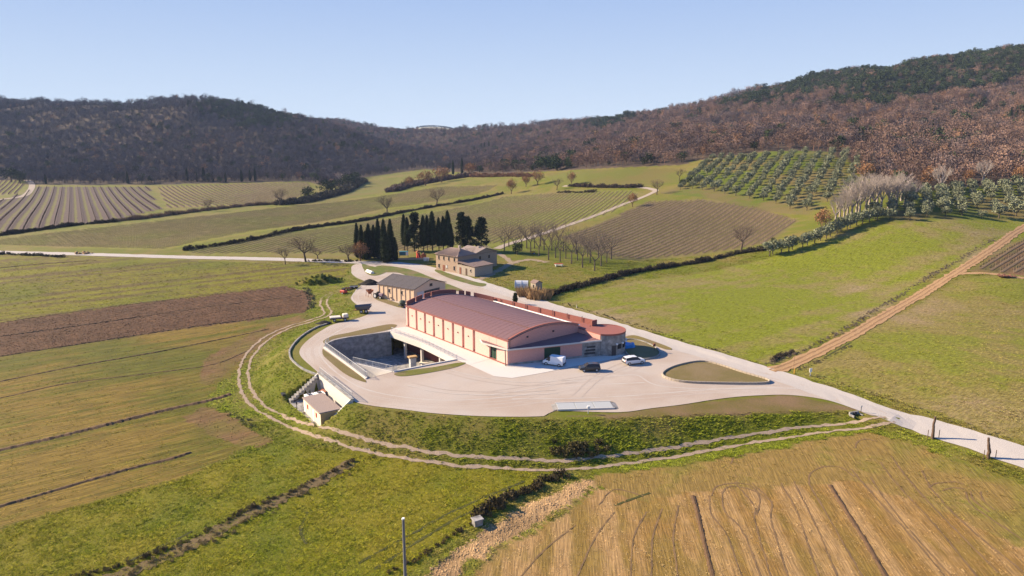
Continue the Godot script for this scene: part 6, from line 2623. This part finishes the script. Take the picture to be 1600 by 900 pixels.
func farm_clutter() -> void:
	# tipping trailer
	var t := thing("tipping_trailer", "dark grey tipping trailer parked on the gravel edge", "trailer", on_level(568, 488, 0.0), turn_to(0.97, -0.25))
	var s := shape()
	var lo := [Vector3(-1.7, 0.9, -0.8), Vector3(1.4, 0.9, -0.8), Vector3(1.4, 0.9, 0.8), Vector3(-1.7, 0.9, 0.8)]
	var hi := [Vector3(-2.1, 1.75, -1.15), Vector3(2.2, 1.95, -1.15), Vector3(2.2, 1.95, 1.15), Vector3(-2.1, 1.75, 1.15)]
	for i in 4:
		var j := (i + 1) % 4
		s.quad(lo[i], lo[j], hi[j], hi[i])
	s.quad(lo[3], lo[2], lo[1], lo[0])
	obj("hopper", s, mat("trailer_grey", 0.12, 0.12, 0.14, 0.6), t)
	s = shape()
	s.box(Vector3(-0.3, 0.75, 0), Vector3(3.6, 0.2, 0.9))
	s.tube(Vector3(-1.9, 0.7, 0), Vector3(-3.3, 0.5, 0), 0.07, 0.05, 6)
	obj("chassis", s, mats.rust, t)
	for x in [-0.6, 0.6]:
		for z in [-0.95, 0.95]:
			wheel(t, Vector3(x, 0.45, z), 0.45, 0.3)
	# flat trailer with straw load
	t = thing("flat_trailer", "low flat trailer loaded with pale boards", "trailer", on_level(530, 501, 0.0), turn_to(0.94, -0.34))
	s = shape()
	s.bevel_box(Vector3(0, 0.75, 0), Vector3(4.4, 0.3, 2.0), 0.04)
	obj("bed", s, mats.wood_brown, t)
	for k in 3:
		s = shape()
		s.bevel_box(Vector3(-0.9, 1.02 + 0.0 * k, -0.65 + k * 0.65), Vector3(2.5, 0.22, 0.6), 0.03)
		obj("board", s, mats.cream, t)
	s = shape()
	s.bevel_box(Vector3(1.5, 1.25, 0), Vector3(1.3, 0.7, 1.7), 0.15)
	obj("white_bale", s, mats.cream, t)
	for x in [-1.2, 1.3]:
		for z in [-0.9, 0.9]:
			wheel(t, Vector3(x, 0.35, z), 0.35, 0.24)
	# machines on the grass
	t = thing("red_mower", "bright red mower parked on the grass above the yard", "mower", spot(537, 459), turn_to(0.8, 0.5))
	s = shape()
	s.bevel_box(Vector3(0, 0.75, 0), Vector3(2.0, 0.7, 1.4), 0.2)
	obj("cover", s, mats.red_paint, t)
	s = shape()
	s.box(Vector3(-0.2, 1.3, -0.2), Vector3(0.9, 0.5, 0.7))
	s.tube(Vector3(-0.8, 0.6, 0), Vector3(-2.0, 0.5, -0.5), 0.06, 0.06, 5)
	obj("hitch", s, mats.dark_metal, t)
	for z in [-0.75, 0.75]:
		wheel(t, Vector3(0.3, 0.32, z), 0.32, 0.2)
	t = thing("rusty_harrow", "rusty red harrow frame behind the red mower", "harrow", spot(543, 453), 0.4)
	for k in 4:
		box_part("beam", Vector3(0, 0.6, -0.9 + k * 0.6), Vector3(2.2, 0.12, 0.12), mats.rust, t)
	for k in 3:
		box_part("tine", Vector3(-0.8 + k * 0.8, 0.4, 0), Vector3(0.12, 0.8, 1.9), mats.dark_metal, t)
	t = thing("black_roller", "black field roller beside the dirt drive", "roller", spot(553, 451), 0.3)
	s = shape()
	s.tube(Vector3(-1.1, 0.5, 0), Vector3(1.1, 0.5, 0), 0.5, 0.5, 12)
	obj("drum", s, mats.dark_metal, t)
	box_part("frame", Vector3(0, 0.8, 0.7), Vector3(2.6, 0.12, 0.12), mats.steel, t)
	box_part("drawbar", Vector3(0, 0.7, 1.3), Vector3(0.12, 0.12, 1.2), mats.steel, t)
	# machines along the barn wall
	t = thing("rusty_hopper", "rusty triangular hopper on legs in front of the barn", "hopper", on_level(578, 463, 0.0), 0.6)
	s = shape()
	s.quad(Vector3(-0.9, 1.9, -0.9), Vector3(0.9, 1.9, -0.9), Vector3(0.25, 0.7, -0.25), Vector3(-0.25, 0.7, -0.25))
	s.quad(Vector3(0.9, 1.9, -0.9), Vector3(0.9, 1.9, 0.9), Vector3(0.25, 0.7, 0.25), Vector3(0.25, 0.7, -0.25))
	s.quad(Vector3(0.9, 1.9, 0.9), Vector3(-0.9, 1.9, 0.9), Vector3(-0.25, 0.7, 0.25), Vector3(0.25, 0.7, 0.25))
	s.quad(Vector3(-0.9, 1.9, 0.9), Vector3(-0.9, 1.9, -0.9), Vector3(-0.25, 0.7, -0.25), Vector3(-0.25, 0.7, 0.25))
	obj("funnel", s, mats.rust, t)
	for q in [[-1, -1], [1, -1], [1, 1], [-1, 1]]:
		s = shape()
		s.tube(Vector3(q[0] * 0.85, 0, q[1] * 0.85), Vector3(q[0] * 0.7, 1.6, q[1] * 0.7), 0.06, 0.06, 5)
		obj("leg", s, mats.rust, t)
	t = thing("old_tractor", "old purple grey tractor parked at the barn wall", "tractor", on_level(593, 466, 0.0), turn_to(0.75, 0.6))
	s = shape()
	s.bevel_box(Vector3(0.75, 1.15, 0), Vector3(1.6, 0.7, 0.7), 0.12)
	obj("bonnet", s, mat("tractor_paint", 0.17, 0.12, 0.16, 0.6), t)
	s = shape()
	s.box(Vector3(-0.6, 0.95, 0), Vector3(1.3, 0.5, 0.9))
	obj("chassis", s, mats.dark_metal, t)
	s = shape()
	s.bevel_box(Vector3(-0.75, 1.5, 0), Vector3(0.6, 0.5, 0.6), 0.1)
	obj("seat", s, mats.dark_metal, t)
	s = shape()
	s.tube(Vector3(-0.1, 1.3, 0), Vector3(-0.35, 1.75, 0), 0.03, 0.03, 5)
	s.tube(Vector3(-0.38, 1.74, 0), Vector3(-0.35, 1.78, 0), 0.22, 0.22, 10)
	obj("steering_wheel", s, mats.dark_metal, t)
	for z in [-0.8, 0.8]:
		wheel(t, Vector3(-0.8, 0.75, z), 0.75, 0.4, "rear_wheel")
		wheel(t, Vector3(1.15, 0.42, z * 0.85), 0.42, 0.25, "front_wheel")
	t = thing("plough", "dark mounted plough lying by the barn wall", "plough", on_level(611, 469, 0.0), 0.7)
	box_part("beam", Vector3(0, 0.7, 0), Vector3(2.2, 0.16, 0.16), mats.dark_metal, t, Basis(Vector3.BACK, 0.15))
	for k in 3:
		s = shape()
		s.tri(Vector3(-0.8 + k * 0.8, 0.75, 0), Vector3(-0.6 + k * 0.8, 0.02, 0.25), Vector3(-0.1 + k * 0.8, 0.1, -0.1))
		s.box(Vector3(-0.8 + k * 0.8, 0.5, 0), Vector3(0.1, 0.5, 0.1))
		obj("share", s, mats.steel, t)
	t = thing("orange_auger", "upright orange auger leaning on the barn", "auger", on_level(621, 469, 0.0), 0.5)
	s = shape()
	s.tube(Vector3(0, 0.1, 0.2), Vector3(0, 2.5, -0.4), 0.2, 0.14, 8)
	obj("tube", s, mats.orange_paint, t)
	box_part("base", Vector3(0, 0.3, 0.2), Vector3(0.8, 0.6, 0.8), mats.rust, t)
	t = thing("dark_sprayer", "dark green crop sprayer tucked between barn and winery", "sprayer", on_level(629, 480, 0.0), turn_to(0.7, -0.7))
	s = shape()
	s.lathe(Vector3(0, 0.75, 0), [Vector2(0.0, 0.0), Vector2(0.7, 0.1), Vector2(0.85, 0.55), Vector2(0.7, 1.0), Vector2(0.25, 1.15), Vector2(0.0, 1.15)], 12)
	obj("tank", s, mat("sprayer_green", 0.05, 0.07, 0.05, 0.6), t)
	box_part("frame", Vector3(0, 0.6, 0), Vector3(2.0, 0.18, 1.2), mats.dark_metal, t)
	for z in [-0.7, 0.7]:
		wheel(t, Vector3(0.3, 0.42, z), 0.42, 0.25)
	# white overturned boat-like trough on the grass by the junction
	t = thing("white_trough", "long white trough tipped on the grass at the junction", "trough", on_level(578, 426, 0.0), turn_to(0.55, 0.83))
	s = shape()
	for i in 6:
		var a0 := PI * i / 6.0
		var a1 := PI * (i + 1) / 6.0
		s.quad(Vector3(-2.2, sin(a0) * 0.8, cos(a0) * 0.7), Vector3(2.2, sin(a0) * 0.8, cos(a0) * 0.7), Vector3(2.2, sin(a1) * 0.8, cos(a1) * 0.7), Vector3(-2.2, sin(a1) * 0.8, cos(a1) * 0.7))
	obj("shell", s, mats.white_paint, t)
	for e in [-2.2, 2.2]:
		s = shape()
		for i in 6:
			s.tri(Vector3(e, 0, 0), Vector3(e, sin(PI * i / 6.0) * 0.8, cos(PI * i / 6.0) * 0.7), Vector3(e, sin(PI * (i + 1) / 6.0) * 0.8, cos(PI * (i + 1) / 6.0) * 0.7))
		obj("end_cap", s, mats.white_paint, t)
	# hoop shelter and stone hut by the reeds
	var hp := spot(815, 449)
	t = thing("hoop_shelter", "white half round shelter with dark open end near the reeds", "shelter", hp, turn_to(0.96, 0.1))
	s = shape()
	for i in 10:
		var a0 := PI * i / 10.0
		var a1 := PI * (i + 1) / 10.0
		for z in [1.0, 0.94]:
			s.quad(Vector3(-2.0, sin(a0) * 2.1 * z, cos(a0) * 1.3 * z), Vector3(2.0, sin(a0) * 2.1 * z, cos(a0) * 1.3 * z), Vector3(2.0, sin(a1) * 2.1 * z, cos(a1) * 1.3 * z), Vector3(-2.0, sin(a1) * 2.1 * z, cos(a1) * 1.3 * z))
	obj("cover", s, mat("shelter_sheet", 0.5, 0.52, 0.55, 0.5), t)
	for x in [-1.95, 0.0, 1.95]:
		s = shape()
		for i in 10:
			s.tube(Vector3(x, sin(PI * i / 10.0) * 2.14, cos(PI * i / 10.0) * 1.34), Vector3(x, sin(PI * (i + 1) / 10.0) * 2.14, cos(PI * (i + 1) / 10.0) * 1.34), 0.05, 0.05, 5, false)
		obj("hoop", s, mats.steel, t)
	s = shape()
	s.box(Vector3(0, 0.35, 0), Vector3(3.6, 0.7, 1.9))
	obj("store", s, mats.dark_metal, t)
	t = thing("stone_hut", "tiny pale stone hut behind the reed clump", "hut", spot(838, 452), turn_to(0.8, -0.6))
	gable_house(t, -1.2, 1.2, -1.2, 1.2, 2.0, 2.6, mats.stone_pale, mats.tiles, 0.0, 0.0, 0.15)
	window_on(t, Vector3(-1.2, 1.1, 0.2), 0.6, 0.9, Vector3.LEFT, "opening", "window_dark", false)
	# playground behind the farmhouse
	t = thing("play_slide", "red plastic play slide under the cypresses", "slide", spot(654, 404), 0.4)
	s = shape()
	s.quad(Vector3(-0.4, 1.9, 0), Vector3(0.4, 1.9, 0), Vector3(0.4, 0.1, 2.4), Vector3(-0.4, 0.1, 2.4))
	s.box(Vector3(-0.42, 1.2, 1.2), Vector3(0.06, 0.3, 3.0), Basis(Vector3.RIGHT, 0.64))
	s.box(Vector3(0.42, 1.2, 1.2), Vector3(0.06, 0.3, 3.0), Basis(Vector3.RIGHT, 0.64))
	obj("chute", s, mats.red_paint, t)
	box_part("tower", Vector3(0, 1.0, -0.6), Vector3(1.1, 2.0, 1.1), mats.red_paint, t)
	s = shape()
	s.tri(Vector3(-0.8, 2.3, 0.1), Vector3(0, 3.1, -0.6), Vector3(0.8, 2.3, 0.1))
	s.tri(Vector3(0.8, 2.3, -1.3), Vector3(0, 3.1, -0.6), Vector3(-0.8, 2.3, -1.3))
	s.tri(Vector3(-0.8, 2.3, -1.3), Vector3(0, 3.1, -0.6), Vector3(-0.8, 2.3, 0.1))
	s.tri(Vector3(0.8, 2.3, 0.1), Vector3(0, 3.1, -0.6), Vector3(0.8, 2.3, -1.3))
	obj("roof", s, mats.orange_paint, t)
	t = thing("play_house", "orange red toy house beside the red slide", "toy house", spot(662, 404), 0.2)
	gable_house(t, -0.9, 0.9, -0.8, 0.8, 1.3, 1.9, mats.orange_paint, mats.rust, 0.0, 0.0, 0.1)
	t = thing("teal_shelter", "teal flat roofed shelter with white end under the cypresses", "shelter", spot(631, 402), 0.1)
	box_part("roof", Vector3(0, 2.2, 0), Vector3(3.4, 0.12, 2.0), mat("teal", 0.04, 0.16, 0.2, 0.5), t)
	box_part("side", Vector3(-0.4, 1.5, 0.95), Vector3(2.4, 1.3, 0.08), mats.teal, t)
	box_part("end_panel", Vector3(1.3, 1.5, 0.97), Vector3(0.8, 1.2, 0.08), mats.white_paint, t)
	for q in [[-1.6, -0.9], [1.6, -0.9], [1.6, 0.9], [-1.6, 0.9]]:
		box_part("leg", Vector3(q[0], 1.1, q[1]), Vector3(0.08, 2.2, 0.08), mats.dark_metal, t)
	t = thing("white_gate", "short white slatted gate beside the farmhouse wall", "gate", spot(666, 408), 0.1)
	for k in 4:
		box_part("slat", Vector3(-0.75 + k * 0.5, 0.75, 0), Vector3(0.25, 1.5, 0.06), mats.white_paint, t)
	box_part("rail", Vector3(0, 0.9, -0.05), Vector3(2.0, 0.1, 0.05), mats.wood_brown, t)
	t = thing("garden_wall", "long low pale wall in the shade of the cypresses", "wall", spot(640, 406), turn_to(1.0, -0.02))
	for k in 5:
		box_part("coping_stone", Vector3(-6.0 + k * 3.0, 0.62, 0), Vector3(2.94, 0.12, 0.4), mats.stone_pale, t)
	box_part("wall", Vector3(0, 0.28, 0), Vector3(15.0, 0.56, 0.3), mats.stone, t)
	t = thing("yellow_barrow", "small yellow and brown cart by the bare grove", "cart", spot(833, 397), 0.3)
	box_part("tub", Vector3(0, 0.9, 0), Vector3(1.5, 0.7, 1.0), mats.yellow_paint, t)
	box_part("frame", Vector3(0, 0.45, 0), Vector3(1.6, 0.2, 0.8), mats.rust, t)
	for z in [-0.5, 0.5]:
		wheel(t, Vector3(0.2, 0.35, z), 0.35, 0.15)
	t = thing("picnic_table", "pale picnic table with red cover before the bare grove", "picnic table", spot(873, 416), 0.1)
	s = shape()
	s.bevel_box(Vector3(0, 0.9, 0), Vector3(3.0, 0.12, 1.0), 0.03)
	obj("table_top", s, mats.red_paint, t)
	for z in [-0.85, 0.85]:
		box_part("bench", Vector3(0, 0.5, z), Vector3(3.0, 0.08, 0.3), mats.white_paint, t)
	for x in [-1.1, 1.1]:
		box_part("leg", Vector3(x, 0.44, 0), Vector3(0.1, 0.88, 1.9), mats.steel, t)
	# poles, posts, signs
	var top := at_depth(630, 811, 60.0)
	var bx := top.x - 0.0
	var by := ground_y(bx, top.z)
	t = thing("utility_pole", "tall thin grey metal pole standing in the green meadow", "pole", Vector3(bx, by, top.z))
	s = shape()
	s.tube(Vector3(0, -0.3, 0), Vector3(0, top.y - by, 0), 0.2, 0.115, 10)
	obj("shaft", s, mat("pole_metal", 0.16, 0.16, 0.175, 0.4), t)
	s = shape()
	s.tube(Vector3(0, top.y - by - 0.02, 0), Vector3(0, top.y - by + 0.1, 0), 0.15, 0.13, 10)
	obj("cap", s, mats.white_paint, t)
	for q in [[1457, 685, 649, "gnarled dark trunk post with two stakes beside the white road", 0.0], [1545, 716, 682, "crooked dark trunk post with two stakes where the road leaves", -0.12]]:
		var p := spot(q[0], q[1])
		var tall: float = (q[1] - q[2]) * seen(p).z / FOCAL
		t = thing("trunk_post", q[3], "post", p)
		s = shape()
		var last := Vector3(0, -0.2, 0)
		for k in 6:
			var nx := Vector3(q[4] * tall * (k + 1) / 6.0 + rnd(-0.08, 0.08), tall * (k + 1) / 6.0, rnd(-0.08, 0.08))
			s.tube(last, nx, 0.24 - 0.015 * k, 0.24 - 0.015 * (k + 1) + rnd(-0.03, 0.03), 7)
			last = nx
		obj("trunk", s, mats.wood_brown, t)
		for x in [-0.8, 0.85]:
			s = shape()
			s.tube(Vector3(x, -0.2, 0.1), Vector3(x, tall * 0.42, 0.1), 0.05, 0.05, 5)
			obj("stake", s, mats.wood_brown, t)
	t = thing("white_sign", "small blank white board sign in the grass by the track", "sign", spot(1266, 588))
	box_part("board", Vector3(0, 1.15, 0), Vector3(0.55, 0.75, 0.06), mats.white_paint, t, Basis(Vector3.UP, 0.3))
	box_part("post", Vector3(0, 0.5, -0.05), Vector3(0.08, 1.0, 0.08), mats.steel, t)
	t = thing("track_post", "yellow marker post with tall thin rod at the orange track", "post", spot(1241, 584))
	s = shape()
	s.bevel_box(Vector3(0.05, 0.5, 0), Vector3(0.28, 1.0, 0.2), 0.05)
	obj("marker", s, mats.yellow_paint, t)
	s = shape()
	s.tube(Vector3(-0.2, 0, 0), Vector3(-0.2, 4.2, 0), 0.03, 0.02, 5)
	obj("rod", s, mats.wood_brown, t)
	t = thing("road_marker", "thin white marker stake on the verge above the winery", "marker", spot(901, 481))
	s = shape()
	s.tube(Vector3(0, 0, 0), Vector3(0, 0.9, 0), 0.07, 0.06, 6)
	obj("stake", s, mats.white_paint, t)
	box_part("band", Vector3(0, 0.75, 0), Vector3(0.16, 0.12, 0.16), mats.red_paint, t)
	t = thing("mail_box", "dark red post box on a post at the shaded island", "post box", on_level(1022, 548, 0.3))
	s = shape()
	s.bevel_box(Vector3(0, 1.25, 0), Vector3(0.5, 0.6, 0.35), 0.06)
	obj("box", s, mats.rust, t)
	box_part("post", Vector3(0, 0.5, 0), Vector3(0.1, 1.1, 0.1), mats.dark_metal, t)
	# drain box and culvert
	t = thing("drain_box", "small grey concrete box with slab lid on the field drain", "drain box", spot(746, 820), 0.5)
	box_part("chamber", Vector3(0, 0.35, 0), Vector3(1.1, 0.9, 0.9), mats.concrete, t)
	s = shape()
	s.bevel_box(Vector3(0, 0.85, 0), Vector3(1.35, 0.12, 1.15), 0.03)
	obj("lid", s, mats.concrete, t)
	t = thing("culvert", "pale concrete culvert head at the road end of the bank", "culvert", spot(1334, 648), turn_to(0.9, -0.3))
	box_part("headwall", Vector3(0, 0.3, 0), Vector3(1.8, 0.5, 0.25), mats.concrete, t)
	for x in [-0.85, 0.85]:
		box_part("wing", Vector3(x, 0.1, 0.5), Vector3(0.2, 0.3, 0.9), mats.concrete, t)
	s = shape()
	s.tube(Vector3(0, 0.3, 0.16), Vector3(0, 0.3, 0.3), 0.3, 0.3, 12)
	obj("pipe", s, mats.dark_metal, t)
	t = thing("verge_post", "thin dark post beside the culvert head", "post", spot(1345, 645))
	s = shape()
	s.tube(Vector3.ZERO, Vector3(0, 1.2, 0), 0.05, 0.05, 6)
	obj("stem", s, mats.dark_metal, t)
	box_part("plate", Vector3(0, 1.1, 0.06), Vector3(0.2, 0.3, 0.03), mats.steel, t)
	mat("red_soil", 0.13, 0.06, 0.04, 0.95)
	# pale earth heap by the far road and red soil heap at the young vineyard
	for h in [[131, 397, 3.4, 1.0, "pale_earth_heap", "pale orange earth heap by the road at the far field", "orange_dirt"], [1575, 433, 2.4, 0.9, "red_earth_heap", "row of dark red earth clods at the young vineyard's foot", "red_soil"]]:
		var p := spot(h[0], h[1])
		s = shape()
		for k in 22:
			rock(s, Vector3(rnd(-1, 1) * h[2], rnd(0.0, 0.6) * h[3], rnd(-0.4, 0.4) * h[2]), rnd(0.35, 0.8) * h[3])
		var o := obj(h[4], s, mats[h[6]])
		o.position = p
		tag(o, h[5], "heap")
	# far bright hilltop beyond the saddle
	s = shape()
	var c := at_depth(676, 204, 3600.0)
	for i in 16:
		for j in 6:
			var f := func(a: int, b: int) -> Vector3:
				var u := a / 16.0 * 2.0 - 1.0
				var w := b / 6.0
				return c + Vector3(u * 150.0, 26.0 * (1.0 - u * u) * sin(PI * w) - 6.0, (w - 0.5) * 300.0)
			s.quad(f.call(i, j), f.call(i, j + 1), f.call(i + 1, j + 1), f.call(i + 1, j))
	setting("distant_hill", s, mat("pale_field", 0.36, 0.34, 0.22, 0.95, "plaster", 60.0))
	var crest := []
	var tones := PackedColorArray()
	for i in 90:
		var u := rnd(-0.85, 0.95)
		var p := c + Vector3(u * 150.0, 26.0 * (1.0 - u * u) - 7.0, rnd(-20, 30))
		crest.append(upright(p, rng.randf() * TAU, Vector3(1.3, 1.2, 1.3)))
		tones.append(Color(0.04, 0.05, 0.03))
	s = shape(true)
	foliage(s, Vector3(0, 4, 0), Vector3(4, 3.5, 4), 10, 14, 1.1, Color.WHITE, 0.3)
	var cr := scatter("crest_trees", s.mesh(), mats.leafy, crest, tones)
	cr.set_meta("kind", "stuff")
	tag(cr, "dark tree line along the crest of the far pale hill", "trees")
	fields_detail()


func furrow_line(called: String, pts: Array, wide: float, tall: float, m: Material) -> void:
	var line := spline(flat(pts), 0.4)
	var s := shape()
	var rows := []
	for i in line.size():
		var t := (line[mini(i + 1, line.size() - 1)] - line[maxi(i - 1, 0)]).normalized()
		var o := Vector2(-t.y, t.x)
		var w := wide * (0.75 + 0.4 * rng.randf())
		var h := tall * (0.35 + 0.35 * rng.randf())
		rows.append([grounded(line[i] - o * w, -0.03), grounded(line[i] - o * w * 0.35, h * 0.8), grounded(line[i] + o * w * 0.2, h), grounded(line[i] + o * w, -0.03)])
	for i in rows.size() - 1:
		for k in 3:
			s.quad(rows[i][k], rows[i + 1][k], rows[i + 1][k + 1], rows[i][k + 1])
	setting(called, s, m)


func fields_detail() -> void:
	var dark := mat("furrow_soil", 0.22, 0.13, 0.065, 0.95, "clump", 1.2, 4.0)
	for f in [[[[-120, 619], [0, 596], [120, 572], [240, 551], [330, 533], [420, 514]], 0.4, 0.22], [[[-150, 736], [0, 703], [100, 680], [200, 655], [270, 638], [330, 625], [360, 616]], 0.8, 0.4], [[[-150, 831], [0, 791], [100, 762], [200, 733], [262, 718], [298, 707]], 0.55, 0.3], [[[-100, 325 + 315], [0, 622], [100, 600], [220, 585], [330, 570], [385, 549]], 0.3, 0.15], [[[-100, 432], [0, 419], [60, 413], [150, 407]], 0.5, 0.3], [[[-100, 541], [0, 526], [150, 505], [330, 479], [470, 462]], 0.4, 0.25], [[[-100, 575], [0, 557], [150, 534], [300, 511], [440, 492]], 0.4, 0.3], [[[-100, 518], [0, 504], [200, 476], [430, 448]], 0.3, 0.15], [[[1180, 776], [1120, 790], [1115, 900]], 0.0, 0.0]]:
		if f[1] > 0.0:
			furrow_line("furrow", f[0], f[1], f[2], dark)
	var bed := shape()
	ribbon(bed, spline(flat([[552, 720], [520, 740], [480, 762], [440, 780], [400, 798], [350, 824], [290, 856], [230, 884], [160, 905]]), 0.5), 0.9, 0.05, 0.8, 2)
	setting("ditch_bed", bed, mat("ditch_soil", 0.27, 0.19, 0.085, 0.95, "clump", 1.5, 6.0))
	# furrows and wheel ruts of the stubble field
	var rut := mat("rut_soil", 0.32, 0.2, 0.095, 0.95, "clump", 1.2, 3.0)
	for f in [[[[1083, 775], [1090, 800], [1100, 845], [1116, 910]], 0.42, 0.2], [[[1297, 758], [1320, 795], [1352, 845], [1390, 910]], 0.4, 0.2]]:
		furrow_line("furrow", f[0], f[1], f[2], dark)
	for pts in [
			[[1108, 775], [1112, 805], [1135, 835], [1160, 905]], [[1128, 768], [1133, 800], [1160, 830], [1190, 905]],
			[[1150, 757], [1178, 790], [1180, 815], [1205, 905]], [[1175, 755], [1205, 785], [1205, 815], [1232, 905]],
			[[1112, 775], [1120, 760], [1150, 755], [1175, 760], [1187, 780], [1182, 805]], [[1128, 772], [1135, 762], [1150, 760], [1180, 768], [1208, 785]],
			[[1264, 757], [1266, 740], [1285, 730], [1312, 730], [1335, 745]], [[1264, 757], [1290, 800], [1318, 850], [1350, 905]],
			[[1240, 752], [1262, 795], [1285, 845], [1310, 905]], [[1220, 755], [1245, 800], [1262, 850], [1280, 905]],
			[[1330, 733], [1370, 780], [1425, 840], [1480, 905]], [[1375, 722], [1400, 755], [1460, 820], [1530, 905]],
			[[1392, 712], [1420, 750], [1480, 815], [1560, 895]], [[1360, 745], [1390, 790], [1440, 850], [1490, 905]],
			[[1440, 735], [1460, 770], [1520, 830], [1600, 895]], [[1450, 762], [1465, 755], [1492, 753], [1505, 757]], [[1472, 767], [1490, 762], [1505, 764]],
			[[1508, 768], [1515, 785], [1540, 805], [1600, 845]], [[1516, 768], [1522, 782], [1545, 800]], [[1532, 768], [1536, 782], [1555, 797]],
			[[1010, 800], [990, 840], [985, 905]], [[1035, 795], [1020, 840], [1018, 905]], [[960, 800], [930, 840], [900, 905]], [[1060, 790], [1052, 840], [1060, 905]],
			[[1336, 700], [1340, 690], [1355, 686], [1370, 690]], [[1142, 725], [1148, 714], [1165, 711]], [[900, 820], [850, 860], [810, 905]], [[1005, 775], [960, 765], [935, 790]]]:
		var s := shape()
		ribbon(s, spline(flat(pts), 0.6), 0.1, 0.025, 0.1, 1)
		setting("wheel_rut", s, rut)
	# wheel marks through the green meadow and the right field
	var mark := mat("meadow_rut", 0.1, 0.105, 0.025, 0.95, "clump", 1.2, 3.0)
	for pts in [[[820, 752], [760, 776], [700, 803], [640, 836], [560, 880]], [[838, 755], [775, 782], [715, 810], [655, 845], [585, 890]], [[1015, 770], [960, 790]], [[300, 830], [260, 850], [200, 878]], [[480, 850], [470, 830], [480, 800]], [[1330, 535], [1290, 558]]]:
		var s := shape()
		ribbon(s, spline(flat(pts), 0.8), 0.2, 0.03, 0.2, 1)
		setting("wheel_rut", s, mark)
